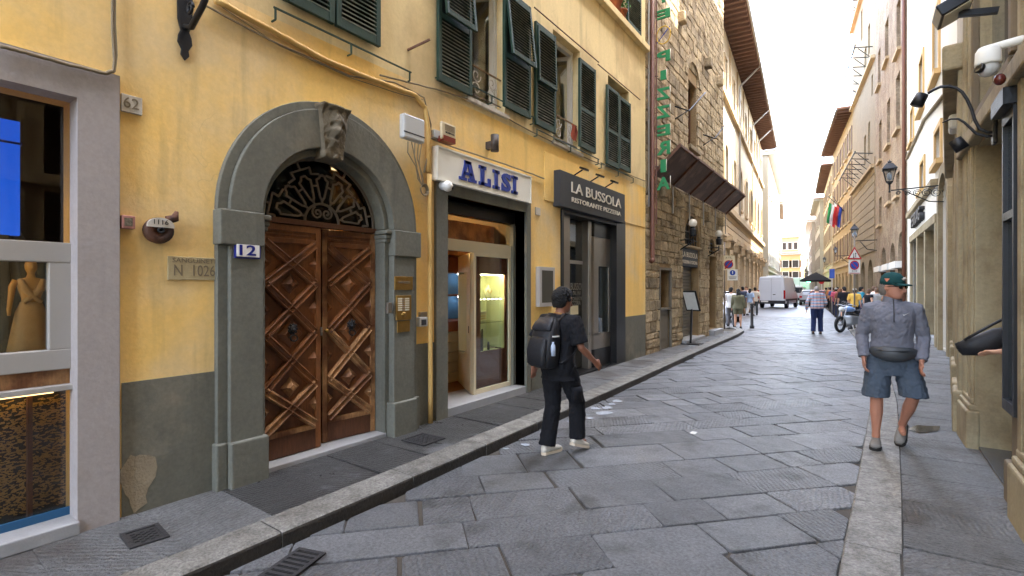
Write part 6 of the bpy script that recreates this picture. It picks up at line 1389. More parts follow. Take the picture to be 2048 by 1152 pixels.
shell(F5, t5, m_ochre, 28, [rect(*q) for q in hs] + gh, 8, .3)
for q in hs: win(F5, t5, *q, None, False)
for g in gh: fin(F5, t5, 'shop_window', m_wing, g[0][0], g[1][0], .05, 3.5, -.29, -.25)
for k_ in range(18):
    if 3.7 < .2 + k_ * .55: fin(F5, t5, 'stone_course', m_ochre, 0, F5.L, .2 + k_ * .55 + .02, .2 + k_ * .55 + .53, -.01, .05, .015)
for z_ in (10.5, 17.5, 24):
    for k_ in range(6): s_ = 1 + k_ * 1.7; b = MB(); b.bar(F5.P(s_, z_, 0), F5.P(s_, z_ + .15, 1.0), .05); b.bar(F5.P(s_, z_ - .8, 0), F5.P(s_, z_ + .05, .8), .04); obj('iron_stay', b, m_iron, t5)
    b = MB(); b.bar(F5.P(.6, z_ + .15, 1.), F5.P(F5.L - .3, z_ + .15, 1.), .07); obj('iron_rail', b, m_iron, t5); fin(F5, t5, 'ledge', m_pst, 0, F5.L, z_ - 1.1, z_ - .9, -.01, .25)
fin(F5, t5, 'roof', m_roof, -.1, F5.L + .1, 28, 28.2, -8, .6)
plain('ochre_house', 'ochre house with brown shutters and deep eaves after the towers', (-.7, 50.55), (-2.8, 67), (-1, 0), 16.6, mat('ochre_plaster', srgb(154, 134, 98), rough=.88, var=.08, bump=.2, streak=.1), 4, 6, 1.1, 2., m_pst, 1.1, m_brsh, nraf=22)
plain('ochre_house', 'taller cream house with tiled eaves beyond the ochre house', (-2.9, 67.1), (-4.7, 86), (-1, 0), 15.5, mat('cream_plaster', srgb(190, 176, 146), rough=.88, var=.06), 4, 6, 1.1, 1.9, m_pst, 1.0, m_brsh, nraf=20)
plain('ochre_house', 'yellow house with green blinds far down the right side', (-5.2, 86.1), (-7., 104), (-1, 0), 14.5, m_b2, 3, 6, 1.1, 1.9, m_b2, .8, m_brsh)
plain('ochre_house', 'last pale house on the right where the street ends', (-7.5, 104.1), (-10.0, 130), (-1, 0), 13.5, m_b2, 3, 7, 1.1, 1.9, m_wht, .8, m_brsh)
# house behind the camera closing the street, for the light
# ================================================================== people
def fabric(name, c, rough=.9, var=.12, sc=9, bump=.5): return mat(name, c, rough=rough, var=var, scale=sc, bump=bump, bscale=22, spec=.2, bdist=.012)
def skin(name, c): return mat(name, c, rough=.5, var=.06, scale=14, bump=.1, bscale=120, spec=.4)
def remesh(mb, voxel, smooth=4, name='body'):
    me = mb.mesh(name); o = bpy.data.objects.new('tmp', me); col.objects.link(o)
    m = o.modifiers.new('r', 'REMESH'); m.mode = 'VOXEL'; m.voxel_size = voxel; m.use_smooth_shade = True
    if smooth: s_ = o.modifiers.new('s', 'SMOOTH'); s_.iterations = smooth; s_.factor = .5
    out = bpy.data.meshes.new_from_object(o.evaluated_get(bpy.context.evaluated_depsgraph_get()))
    bpy.data.objects.remove(o); out.name = name
    for p in out.polygons: p.use_smooth = True
    return out
STAND = dict(hipR=(.09, 0, .92), kneeR=(.10, .02, .5), ankR=(.105, -.02, .09), hipL=(-.09, 0, .92), kneeL=(-.10, .02, .5), ankL=(-.105, -.02, .09),
             shR=(.185, -.01, 1.41), elR=(.24, -.04, 1.14), wrR=(.25, .04, .89), shL=(-.185, -.01, 1.41), elL=(-.24, -.04, 1.14), wrL=(-.25, .04, .89))
def ell(c, rx, ry, n=18, ax=(1, 0, 0), ay=(0, 1, 0), pw=1.):
    c = Vector(c); ax, ay = Vector(ax), Vector(ay); r = []
    for i in range(n):
        a = 2 * math.pi * i / n; r.append(c + ax * rx * math.cos(a) + ay * ry * math.sin(a))
    return r
TOR = [(.84, 0, .145, .1), (.92, -.01, .165, .118), (1.0, -.005, .16, .112), (1.1, 0, .148, .105), (1.2, .005, .155, .11), (1.3, .005, .172, .12), (1.38, -.005, .18, .112), (1.43, -.012, .15, .09), (1.47, -.015, .075, .065), (1.5, -.012, .055, .055)]
class Person:
    def __init__(p, name, label, loc, rz, h=1.75, pose=None, lean=0., group=None, sk=None, vox=.009, build=1., head=(0, 0), arms=True):
        p.t = thing(name, label, 'person', Vector(loc), group); p.t.rotation_euler.z = rz; p.k = h / 1.75; p.j = dict(STAND); p.j.update(pose or {})
        p.lean = lean; p.vox = vox; p.b = build; p.sk = sk or skin('skin', srgb(196, 148, 120)); p.head = head; p.hc = p.X((0, .02, 1.615)); p.body(arms)
    crease = .017
    def X(p, v):
        v = Vector(v)
        if p.lean and v.z > .95:
            d = v - Vector((0, 0, .95)); a = -p.lean * min(1, d.z / .25); v = Vector((0, 0, .95)) + Matrix.Rotation(a, 3, 'X') @ d
        return v
    def J(p, n): 
        v = Vector(p.j[n]); return p.X(v) if n[:2] in ('sh', 'el', 'wr') else v
    def put(p, nm, me, m):
        if nm != 'body' and p.vox < .015:      # cloth creases
            me.update(); nn = [v.normal.copy() for v in me.vertices]
            for v, q in zip(me.vertices, nn):
                c = v.co; a = noise.noise(Vector((c.x * 9, c.y * 9, c.z * 22 + c.x * 14))) * .5 + noise.noise(Vector((c.x * 26 + 7, c.y * 26, c.z * 18 - c.x * 20))) * .5
                v.co = c + q * ((abs(a) - .18) * p.crease)
        me.transform(Matrix.Diagonal((p.k, p.k, p.k, 1))); return link(nm, me, m, p.t)
    def raw(p, nm, mb, m, bevel=0): mb.v = [v * p.k for v in mb.v]; return link(nm, mb.mesh(nm), m, p.t, None, bevel)
    def H(p, v):   # head space -> local (turned and tilted about the neck)
        a, b = p.head; return p.hc + Matrix.Rotation(a, 3, 'Z') @ Matrix.Rotation(b, 3, 'X') @ Vector(v)
    def torso(p, mb, z0, z1, inf=0., hem=0.):
        rr = []
        for z, y, rx, ry in TOR:
            if z0 <= z <= z1: rr.append([p.X(q) for q in ell((0, y, z), (rx + inf) * p.b, (ry + inf) * p.b)])
        if hem: rr.insert(0, [p.X(q) for q in ell((0, 0, z0 - hem), .175 * p.b + inf, .128 * p.b + inf)])
        mb.loft(rr)
    def limb(p, mb, names, rad, end=1., n=12):
        pts = [p.J(a) for a in names]; q = [pts[0]]; r = [rad[0]]
        L = len(pts) - 1
        for i in range(L):
            for k in (.33, .66, 1.): 
                q.append(pts[i].lerp(pts[i+1], k)); r.append(rad[2*i] + (rad[2*i+1] - rad[2*i]) * min(1, k * 1.5) if k < .6 else rad[2*i+1] + (rad[2*i+2] - rad[2*i+1]) * (k - .5) * 2)
        if end < 1:
            n_ = int(round((len(q) - 1) * end)); q, r = q[:n_ + 1], r[:n_ + 1]
        mb.tube(q, r, n); return q
    def hand(p, mb, s):
        w = p.J('wr' + s); e = p.J('el' + s); d = (w - e).normalized(); sg = 1 if s == 'R' else -1
        f = Vector((0, 1, 0)); f = (f - d * f.dot(d)).normalized(); o = d.cross(f)            # f: thumb side (forward), o: across the palm
        mb.loft([[w + d * t + f * a * math.cos(q) + o * b * math.sin(q) for q in [2*math.pi*i/10 for i in range(10)]] for t, a, b in ((-.03, .026, .022), (.02, .034, .02), (.06, .042, .018), (.095, .04, .016))])
        inn = o * (-sg if o.x * sg > 0 else sg) if abs(o.x) > .01 else o
        for i, L in enumerate((.07, .08, .075, .058)):
            b = w + d * .088 + f * (.03 - .02 * i); q = (d + inn * .12).normalized(); r_ = (d + inn * .7).normalized()
            mb.tube([b, b + q * L * .45, b + q * L * .45 + r_ * L * .35, b + q * L * .45 + r_ * L * .35 + (d * .4 + inn).normalized() * L * .25], [.0095, .009, .0085, .007], 6)
        b = w + d * .03 + f * .03; mb.tube([b, b + (f * .8 + d).normalized() * .035, b + (f * .5 + d * 1.2).normalized() * .065 + inn * .012], [.012, .0105, .008], 6)
    def body(p, arms):
        mb = MB(); p.torso(mb, .84, 1.5)
        for s in 'RL':
            mb.tube([p.J('hip' + s) + Vector((0, 0, .03)), p.J('hip' + s).lerp(p.J('knee' + s), .4), p.J('knee' + s), p.J('knee' + s).lerp(p.J('ank' + s), .35), p.J('knee' + s).lerp(p.J('ank' + s), .8), p.J('ank' + s)], [.09, .075, .055, .056, .036, .036], 12)
            if arms:
                mb.tube([p.J('sh' + s), p.J('sh' + s).lerp(p.J('el' + s), .5), p.J('el' + s), p.J('el' + s).lerp(p.J('wr' + s), .35), p.J('wr' + s)], [.055, .047, .038, .038, .026], 10); p.hand(mb, s)
            a = p.J('ank' + s); k = p.J('knee' + s); mb.tube([a + Vector((0, -.04, -.03)), a + Vector((0, .03, -.045)), a + Vector((0, .13, -.06))], [.03, .035, .025], 8)
        n0 = p.X((0, -.015, 1.44)); mb.tube([n0, n0.lerp(p.H((0, -.02, -.07)), .6), p.H((0, -.015, -.03))], [.062, .055, .055], 12)
        rr = [[p.H(q) for q in ell((0, y, z), rx, ry)] for z, y, rx, ry in ((-.118, .045, .02, .022), (-.108, .04, .042, .045), (-.08, .02, .058, .075), (-.04, .005, .067, .09), (0, 0, .073, .097), (.04, -.004, .076, .1), (.075, -.008, .07, .092), (.1, -.01, .05, .068), (.115, -.01, .02, .03))]
        mb.loft(rr)
        mb.tube([p.H((0, .09, .02)), p.H((0, .108, -.015)), p.H((0, .118, -.032)), p.H((0, .095, -.042))], [.009, .012, .016, .01], 8)         # nose
        mb.tube([p.H((-.025, .082, -.066)), p.H((0, .094, -.064)), p.H((.025, .082, -.066))], [.006, .01, .006], 8)                            # lips
        mb.tube([p.H((-.05, .075, .03)), p.H((0, .096, .026)), p.H((.05, .075, .03))], .011, 8)                                                 # brow
        for s in (-1, 1): mb.loft([[p.H(q) for q in ell((s * (.07 + t), -.012, -.005), a, .03, 10, (0, 1, 0), (0, 0, 1))] for t, a in ((-.01, .012), (.008, .018), (.016, .012))])
        p.put('body', remesh(mb, p.vox, 3), p.sk)
        for s in (-1, 1): b = MB(); b.sph(p.H((s * .031, .083, .008)), .009, 8, 6); p.raw('eye', b, m_char)
    def shirt(p, m, sleeve=.45, z0=.9, inf=.014, hem=.04, nm='shirt', loose=.0, smooth=3):
        mb = MB(); p.torso(mb, z0, 1.47, inf + loose, hem)
        for s in 'RL':
            a, b, c = p.J('sh' + s), p.J('el' + s), p.J('wr' + s)
            inner = Vector((a.x * .55, a.y, a.z + .0))
            if sleeve <= .5: q = [inner, a, a.lerp(b, sleeve * 1.0), a.lerp(b, sleeve * 2)]; r = [.075, .07 + loose, .068 + loose, .07 + loose]
            else: q = [inner, a, a.lerp(b, .5), b, b.lerp(c, .5), b.lerp(c, .98)]; r = [.075, .068, .062, .054, .05, .042]
            mb.tube(q, [x + inf * .3 for x in r], 12)
        return p.put(nm, remesh(mb, p.vox, smooth, nm), m)
    def trousers(p, m, length=1., inf=.016, nm='trousers', flare=0., smooth=3, top=1.0):
        mb = MB(); rr = [[q for q in ell((0, y, z), (rx + inf * .7) * p.b, (ry + inf * .7) * p.b)] for z, y, rx, ry in ((.83, 0, .14, .1), (.88, -.005, .158, .115), (.94, -.008, .165, .118), (top, -.005, .158, .112))]; mb.loft(rr)
        for s in 'RL':
            h, k, a = p.J('hip' + s), p.J('knee' + s), p.J('ank' + s); L = [h + Vector((0, 0, .0)), h.lerp(k, .35), h.lerp(k, .7), k, k.lerp(a, .3), k.lerp(a, .65), a + Vector((0, 0, .0))]; r = [.098, .09, .076, .066, .066, .06, .062]
            n = max(2, int(round(length * 7))); q = L[:n]; r = [x + inf + flare * i / 6 for i, x in enumerate(r[:n])]; mb.tube(q, r, 14)
        return p.put(nm, remesh(mb, p.vox, smooth, nm), m)
    def shoe(p, s, m, sole, yaw=0., pitch=0.):
        a = p.J('ank' + s); M = Matrix.Translation(a) @ Matrix.Rotation(yaw, 4, 'Z') @ Matrix.Rotation(pitch, 4, 'X')
        mb = MB(); rr = []
        for y, w, z0, z1 in ((-.075, .02, -.06, -.01), (-.06, .034, -.07, .015), (-.01, .038, -.07, .02), (.05, .044, -.07, .0), (.12, .05, -.07, -.018), (.17, .044, -.068, -.026), (.2, .024, -.064, -.04)):
            zc, hh = (z0 + z1) / 2, (z1 - z0) / 2; rr.append([M @ v for v in ell((0, y, zc), w, hh, 12, (1, 0, 0), (0, 0, 1))])
        mb.loft(rr); sh = p.raw('shoe', mb, m)
        mb = MB(); pts = [(.0, -.082), (.034, -.06), (.042, .04), (.053, .12), (.046, .18), (.02, .212), (-.02, .212), (-.046, .18), (-.053, .12), (-.042, .04), (-.034, -.06)]
        mb.prism(pts, lambda u, v, t: M @ Vector((u, v, t)), -.088, -.062); mb.v = [v * p.k for v in mb.v]; link('sole', mb.mesh('sole'), sole, sh)
    def shoes(p, m, sole, pit=(0, 0), yaw=(0, 0)): p.shoe('R', m, sole, yaw[0], pit[0]); p.shoe('L', m, sole, yaw[1], pit[1])
    def hair(p, m, vol=.014, low=-.05, front=.05, curl=0., long=0.):
        mb = MB(); n = 20; rr = []
        for z, rx, ry, y in ((low - .03, .045, .04, -.04), (low, .062, .066, -.028), (-.0, .075, .082, -.02), (.04, .078, .094, -.012), (.08, .072, .092, -.01), (.105, .052, .07, -.01), (.125, .02, .03, -.01)):
            rr.append([p.H(q) for q in ell((0, y - (.018 if z < front else 0), z), rx + vol, ry + vol * (1 if z >= front else .6), n)])
        mb.loft(rr)
        if long: mb.loft([[p.H(q) for q in ell((0, -.075 - .01 * i, .02 - long * i / 5), .075 + .01 * i * (1 if i < 4 else -.6), .045, 12)] for i in range(6)])
        if curl:
            for i in range(320):
                u = Vector((random.gauss(0, 1), random.gauss(-.35, 1), random.gauss(.45, .8))).normalized()
                if u.z < -.6 or (u.y > .45 and u.z < .35) or (u.y > -.1 and u.z < -.15): continue
                mb.sph(p.H((u.x * (.076 + vol), u.y * (.092 + vol) - .014, .025 + u.z * (.098 + vol))), curl * random.uniform(.7, 1.3), 6, 4)
        return p.raw('hair', mb, m)
m_denim = fabric('navy_trousers', srgb(34, 44, 76)); m_bk = fabric('black_fabric', srgb(27, 27, 30)); m_hairb = mat('black_hair', srgb(16, 14, 13), rough=.75, var=.25, scale=30, bump=.8, bscale=90)
m_hairbr = mat('brown_hair', srgb(86, 60, 40), rough=.55, var=.25, scale=30, bump=.6, bscale=90); m_hairg = mat('grey_hair', srgb(120, 112, 104), rough=.6, var=.2, scale=30, bump=.6)
m_shoew = mat('white_shoe', srgb(206, 198, 184), rough=.6, var=.08); m_shoeg = mat('grey_knit_shoe', srgb(120, 116, 110), rough=.8, var=.12, scale=30, bump=.3); m_soleb = mat('shoe_sole', srgb(40, 38, 36), rough=.8); m_soler = mat('pale_sole', srgb(214, 196, 170), rough=.7)

# --- young man with a backpack, seen from behind
g = G(1116, 907)
ym = Person('person', 'young man in black with a black backpack walking in the road away', (g.x, g.y, 0), R(-14), 1.68, dict(
    hipR=(.085, .02, .92), kneeR=(.09, .2, .54), ankR=(.09, .2, .15), hipL=(-.085, -.01, .92), kneeL=(-.085, .01, .5), ankL=(-.07, -.09, .088),
    shR=(.195, .0, 1.4), elR=(.27, .05, 1.14), wrR=(.29, .24, .99), shL=(-.195, -.02, 1.4), elL=(-.27, -.12, 1.15), wrL=(-.27, -.1, .92)), R(5), sk=skin('brown_skin', srgb(132, 86, 64)), vox=.0075, head=(R(-12), R(-8)))
ym.shirt(m_bk, .42, .84, .022, .05, 't_shirt', .012); ym.trousers(m_bk, 1., .016, 'cargo_trousers', .012)
b = MB()
for s, x in ((1, .19),): b.loft([ell((x + .012 * (i % 2), .08, .62 - .05 * i + .1), .035, .075, 12) for i in range(4)]); 
ym.raw('cargo_pocket', b, m_bk)
ym.shoes(m_shoew, m_soler, (R(-18), 0)); ym.hair(m_hairb, .014, -.05, .05, .019)
b = MB(); b.tube([ym.J('wrL') + (ym.J('elL') - ym.J('wrL')).normalized() * t_ for t_ in (.03, .06)], [.035, .035], 12); ym.raw('watch_strap', b, m_black)
b = MB(); b.tube([ym.X((.07 * math.cos(a_), -.015 + .065 * math.sin(a_), 1.475 - .01 * math.sin(a_))) for a_ in [2 * math.pi * i / 20 for i in range(21)]], .004, 6); ym.raw('necklace', b, m_gold)
bp = thing('backpack', 'black backpack with a water bottle worn by the young man', 'backpack', Vector((g.x, g.y, .9))); bp.rotation_euler.z = R(-14)
m_bag = mat('black_nylon', srgb(27, 27, 30), rough=.6, var=.15, scale=8, bump=.5, bscale=18); K = 1.68 / 1.75
def bploft(nm, rings, m, n=20, par=bp):
    mb = MB(); rr = []
    for z, y, rx, ry in rings:
        r = []
        for i in range(n):
            a = 2 * math.pi * i / n; c_, s__ = math.cos(a), math.sin(a); q = Vector((abs(c_) ** .6 * (1 if c_ > 0 else -1) * rx, y + abs(s__) ** .7 * (1 if s__ > 0 else -1) * ry, z)); r.append(ym.X(q) * K - Vector((0, 0, .9)))
        rr.append(r)
    mb.loft(rr); return link(nm, mb.mesh(nm), m, par)
bploft('main_body', ((.93, -.2, .1, .06), (.95, -.21, .145, .1), (1.05, -.215, .16, .115), (1.2, -.21, .158, .11), (1.32, -.195, .145, .09), (1.4, -.175, .115, .065), (1.44, -.16, .06, .03)), m_bag)
bploft('front_pocket', ((.95, -.3, .1, .02), (.98, -.315, .125, .04), (1.1, -.32, .13, .045), (1.2, -.31, .12, .03), (1.23, -.3, .09, .01)), m_bag)
bploft('top_flap', ((1.29, -.275, .12, .02), (1.31, -.28, .135, .03), (1.38, -.245, .12, .035), (1.43, -.2, .09, .03)), mat('grey_nylon', srgb(40, 40, 44), rough=.6, var=.1, bump=.3))
for s in (-1, 1):
    b = MB(); pts = [ym.X(q) * K - Vector((0, 0, .9)) for q in ((s*.09, -.14, 1.4), (s*.1, -.06, 1.475), (s*.115, .04, 1.46), (s*.13, .125, 1.36), (s*.15, .13, 1.22), (s*.17, .05, 1.08), (s*.155, -.12, .98))]
    for a_, c_ in zip(pts, pts[1:]): b.bar(a_, c_, .05, .014, (c_ - a_).cross(Vector((1, 0, 0))))
    link('strap', b.mesh('strap'), m_bag, bp)
b = MB(); b.lathe([(.001, 0), (.024, 0), (.026, .07), (.022, .1), (.011, .12), (.011, .135), (.001, .135)], 12, Matrix.Translation(ym.X((.16, -.24, 1.06)) * K - Vector((0, 0, .9)))); link('bottle', b.mesh('bottle'), mat('clear_bottle', srgb(170, 180, 196), rough=.15, var=.05, bump=0), bp)
b = MB(); b.bar(ym.X((.15, -.26, 1.24)) * K - Vector((0, 0, .9)), ym.X((.155, -.17, 1.245)) * K - Vector((0, 0, .9)), .008, .014); link('reflective_tab', b.mesh('tab'), m_white, bp)

# --- older man on the kerb, facing the camera
g = G(1770, 905); gz = .03
om = Person('person', 'older man in a grey pullover, blue shorts and green cap walking on the kerb', (g.x + .06, g.y + .1, gz), R(183), 1.8, dict(
    hipR=(.1, .0, .92), kneeR=(.125, .03, .5), ankR=(.13, .0, .088), hipL=(-.1, -.01, .92), kneeL=(-.16, .05, .53), ankL=(-.1, -.2, .2),
    shR=(.185, -.01, 1.4), elR=(.245, -.04, 1.12), wrR=(.235, .07, .9), shL=(-.185, -.01, 1.4), elL=(-.25, -.04, 1.12), wrL=(-.22, .1, .9)), R(3), sk=skin('sun_tanned_skin', srgb(176, 122, 98)), vox=.0075, build=1.0, head=(R(55), R(-4)))
m_pull = fabric('grey_marl_pullover', srgb(112, 112, 120), var=.12, sc=30, bump=.6); om.shirt(m_pull, 1., .94, .018, .02, 'pullover', .004, 2)
m_sh = fabric('slate_blue_shorts', srgb(74, 83, 94)); mb = MB()
mb.loft([ell((0, y, z), rx * 1.03, ry * 1.06) for z, y, rx, ry in ((.74, 0, .16, .13), (.85, 0, .18, .14), (.94, -.005, .178, .128), (1.02, -.005, .165, .12))])
for s in 'RL':
    h, k_ = om.J('hip' + s), om.J('knee' + s); sg = 1 if s == 'R' else -1
    mb.loft([ell(h.lerp(k_, f_) + Vector((sg * .012 * f_, -.0, 0)), .106 + .014 * f_, .11 + .014 * f_, 18) for f_ in (-.05, .3, .6, .85, .97)])
om.put('shorts', remesh(mb, .0075, 2, 'shorts'), m_sh)
om.shoes(m_shoeg, m_soleb, (0, R(-42)), (R(-6), R(-18)))
om.hair(m_hairg, .003, -.055, .03)
m_cap = fabric('dark_green_cap', srgb(28, 66, 66), var=.08); b = MB()
b.loft([[om.H(q) for q in ell((0, -.008, z), rx, ry, 24)] for z, rx, ry in ((.022, .083, .106), (.06, .085, .107), (.105, .077, .095), (.138, .05, .062), (.15, .012, .015))]); cap = om.raw('cap', b, m_cap)
b = MB(); nn = 12; q0 = []
for i in range(nn + 1):
    a = math.pi * i / nn; q0 += [om.H((.082 * math.cos(a), .04 + .06 * math.sin(a), .042)), om.H((.07 * math.cos(a), .05 + .12 * math.sin(a), .026 - .012 * abs(math.cos(a)) + .008)), om.H((.07 * math.cos(a), .05 + .12 * math.sin(a), .02 - .012 * abs(math.cos(a)) + .008)), om.H((.08 * math.cos(a), .04 + .06 * math.sin(a), .034))]
b.add(q0, [(4*i+k, 4*i+(k+1) % 4, 4*i+4+(k+1) % 4, 4*i+4+k) for i in range(nn) for k in range(4)], True); b.v = [v * om.k for v in b.v]; link('brim', b.mesh('brim'), m_cap, cap)
b = MB(); b.bar(om.H((.02, .094, .085)), om.H((-.03, .094, .09)), .006, .03, om.H((0, .1, 0)) - om.H((0, 0, 0))); b.bar(om.H((-.01, .096, .1)), om.H((.012, .098, .075)), .006, .02, om.H((0, .1, 0)) - om.H((0, 0, 0))); b.v = [v * om.k for v in b.v]; link('emblem', b.mesh('emblem'), mat('pale_emblem', srgb(190, 176, 160)), cap)
b = MB(); b.add([om.H((.0885, .02, .085)), om.H((.0885, -.03, .085)), om.H((.09, -.005, .05)), om.H((.082, -.005, .07))], [(0, 1, 2), (0, 2, 3), (1, 3, 2), (0, 3, 1)]); b.v = [v * om.k for v in b.v]; link('side_badge', b.mesh('badge'), mat('orange_badge', srgb(196, 120, 90)), cap)
b = MB()
for s in (-1, 1): b.loft([[om.H(q) for q in ell((s * .034, .098 + t_, .006), .031, .019, 14, (1, 0, 0), (0, 0, 1))] for t_ in (-.006, .004)]); b.tube([om.H((s * .06, .09, .012)), om.H((s * .082, .03, .01)), om.H((s * .083, -.02, .002))], .0035, 6)
b.tube([om.H((-.01, .104, .012)), om.H((.01, .104, .012))], .003, 6); om.raw('sunglasses', b, mat('dark_lens', srgb(26, 30, 26), rough=.08, bump=0))
b = MB(); b.loft([[om.X(q) for q in ell((0, -.005, z), r_, r_ * .95, 20)] for z, r_ in ((1.455, .088), (1.5, .075), (1.525, .07))], False); om.raw('collar', b, m_pull)
b = MB(); b.tube([om.X((0, .07, 1.5)), om.X((0, .115, 1.45)), om.X((0, .155, 1.36)), om.X((0, .165, 1.28))], .0045, 6); om.raw('zip', b, m_char)
b = MB(); q = [om.X((-.065, .162, 1.36)), om.X((-.075, .16, 1.345)), om.X((-.12, .145, 1.375)), om.X((-.08, .161, 1.355))]; b.add(q + [v + Vector((0, .006, 0)) for v in q], [(0,1,2,3),(4,7,6,5),(0,4,5,1),(1,5,6,2),(2,6,7,3),(3,7,4,0)]); om.raw('chest_swoosh', b, m_white)
wb = thing('waist_bag', 'grey zipped waist bag worn by the older man', 'bag', Vector((g.x + .06, g.y + .1, .95))); wb.rotation_euler.z = R(183); k_ = om.k; Q = lambda v: om.X(v) * k_ - Vector((0, 0, .95 - gz))
m_wb = mat('grey_nylon_bag', srgb(66, 68, 70), rough=.5, var=.12, scale=9, bump=.4, bscale=20)
b = MB(); b.loft([[Q(Vector((x, y + d_ * math.cos(a), z + h_ * math.sin(a)))) for a in [2 * math.pi * i / 14 for i in range(14)]] for x, y, z, h_, d_ in ((-.19, .07, .985, .02, .012), (-.16, .12, .975, .05, .035), (-.08, .165, .965, .07, .05), (0, .175, .96, .075, .055), (.08, .165, .965, .07, .05), (.16, .12, .975, .05, .035), (.19, .07, .985, .02, .012))]); link('pouch', b.mesh('pouch'), m_wb, wb)
b = MB(); b.tube([Q(Vector((.205 * math.cos(a), -.005 + .165 * math.sin(a), .985))) for a in [math.pi * (.9 + 1.2 * i / 16) for i in range(17)]], .014, 6); link('belt', b.mesh('belt'), m_black, wb)
b = MB(); b.tube([Q(Vector((x, y, .995))) for x, y in ((-.13, .19), (-.06, .222), (.06, .222), (.13, .19))], .004, 6); link('zip', b.mesh('zip'), m_black, wb)

# --- stooping man in a checked shirt
def plaid():
    def f(m, n, l, p, pos, noi, mth, cur, mv):
        tc = n.new('ShaderNodeTexCoord'); sp_ = n.new('ShaderNodeSeparateXYZ'); l.new(tc.outputs['Object'], sp_.inputs[0]); out = None
        base = n.new('ShaderNodeRGB'); base.outputs[0].default_value = srgb(150, 164, 180); cc = base.outputs[0]
        for ax, fr, ph, c in (('Z', 9, 0, srgb(52, 74, 104)), ('X', 9, .2, srgb(60, 84, 112)), ('Z', 9, .5, srgb(176, 96, 66)), ('Z', 18, .3, srgb(214, 208, 196))):
            v = mth('FRACT', mth('ADD', mth('MULTIPLY', sp_.outputs[ax], fr), ph)); on = mth('MULTIPLY', mth('LESS_THAN', v, .3 if fr == 9 else .14), .75)
            mx = n.new('ShaderNodeMix'); mx.data_type = 'RGBA'; l.new(on, mx.inputs[0]); l.new(cc, mx.inputs[6]); mx.inputs[7].default_value = c; cc = mx.outputs[2]
        l.new(cc, p.inputs['Base Color'])
    return mat('checked_cotton', srgb(150, 160, 175), rough=.9, bump=.3, sub=f)
g = G(1634, 668)
sm = Person('person', 'stooping man in a checked shirt and dark jeans walking up the street', (g.x, g.y, 0), R(6), 1.8, dict(kneeR=(.1, .05, .5), ankR=(.11, .0, .09), kneeL=(-.1, 0, .5), ankL=(-.12, -.12, .1), elR=(.27, .02, 1.12), wrR=(.22, .2, 1.0), elL=(-.3, -.05, 1.12), wrL=(-.32, .0, .86)), R(20), sk=skin('skin', srgb(196, 148, 120)), vox=.014, build=1.12, head=(0, R(-35)))
sm.shirt(plaid(), 1., .92, .02, .02, 'checked_shirt', .01); sm.trousers(m_denim, 1., .018, 'jeans'); sm.shoes(mat('brown_shoe', srgb(80, 62, 50)), m_soleb); sm.hair(m_hairg, .004, -.05, .03)
b = MB(); b.loft([ell((0, -.008, z), .19, .137, 20) for z in (.955, .985)], False); sm.raw('belt', b, m_char)

# --- pairs and groups further up the street
def walker(label, x, y_ground, Y, rz, h, top, bottom, hair, shoe=m_soleb, sleeve=.45, legs=1., lng=0., z=0., lean=0., pose=None, build=1., hat=None, skn=None, group=None, dx=0.):
    p0 = Vector((atY(x, Y) + dx, Y, z)) if Y else G(x, y_ground, z)
    w = random.choice((dict(kneeR=(.1, .12, .51), ankR=(.1, .14, .1), kneeL=(-.1, -.02, .5), ankL=(-.1, -.16, .12)), dict(kneeL=(-.1, .1, .51), ankL=(-.1, .12, .1), kneeR=(.1, -.02, .5), ankR=(.1, -.14, .12)), {}))
    w = dict(w); w.update(pose or {})
    p = Person('person', label, p0, rz, h, w, lean, group, skn or skin('skin', srgb(196, 148, 120)), .02, build, (R(random.uniform(-30, 30)), 0))
    p.shirt(top, sleeve, .9, .016, .05, 'shirt', .006, 2); p.trousers(bottom, legs, .014, 'trousers' if legs > .7 else 'shorts', .0, 2); p.shoes(shoe, m_soleb)
    if hat:
        b = MB(); b.loft([[p.H(q) for q in ell((0, -.008, z_), rx, ry, 16)] for z_, rx, ry in ((.025, .088, .11), (.09, .08, .1), (.135, .02, .02))]); b.loft([[p.H(q) for q in ell((0, .09, z_), .07, .06, 14)] for z_ in (.03, .038)]); p.raw('cap', b, hat)
    p.hair(hair, .008, -.06, .03, 0, lng); return p
fb = lambda n, *c: fabric(n, srgb(*c))
walker('woman with long black hair in an olive shirt and bare legs at the corner', 1476, 657, 0, R(6), 1.66, fb('olive_shirt', 104, 102, 82), fb('olive_shirt', 104, 102, 82), m_hairb, sleeve=1., legs=.4, lng=.34, z=0.0, build=1.15)
walker('man in a white shirt and grey trousers beside the long haired woman', 1462, 655, 0, R(2), 1.72, fb('white_shirt', 206, 204, 204), fb('grey_trousers', 96, 96, 100), m_hairb, m_bk)
walker('man in a slate shirt with a backpack strap before the palace', 1485, 0, 33, R(20), 1.78, fb('slate_shirt', 66, 72, 88), fb('khaki_trousers', 130, 110, 84), m_hairb)
walker('man in a pale pink shirt facing down the street before the palace', 1493, 0, 36, R(160), 1.8, fb('pale_pink_shirt', 218, 200, 196), fb('brown_trousers', 112, 86, 62), m_hairbr)
walker('woman in a light blue top and white trousers before the palace', 1500, 0, 33, R(-20), 1.66, fb('light_blue_top', 150, 170, 196), fb('off_white_trousers', 206, 204, 200), m_hairb, lng=.2)
walker('man in a beige shirt with dark trousers beside the van', 1510, 0, 34, R(10), 1.74, fb('beige_shirt', 196, 182, 164), fb('dark_grey_trousers', 70, 72, 72), m_hairb)
walker('man in a black T-shirt standing behind the bollards', 1688, 0, 30, R(10), 1.76, m_bk, fb('dark_shorts', 60, 62, 56), m_hairb, legs=.5, build=1.15)
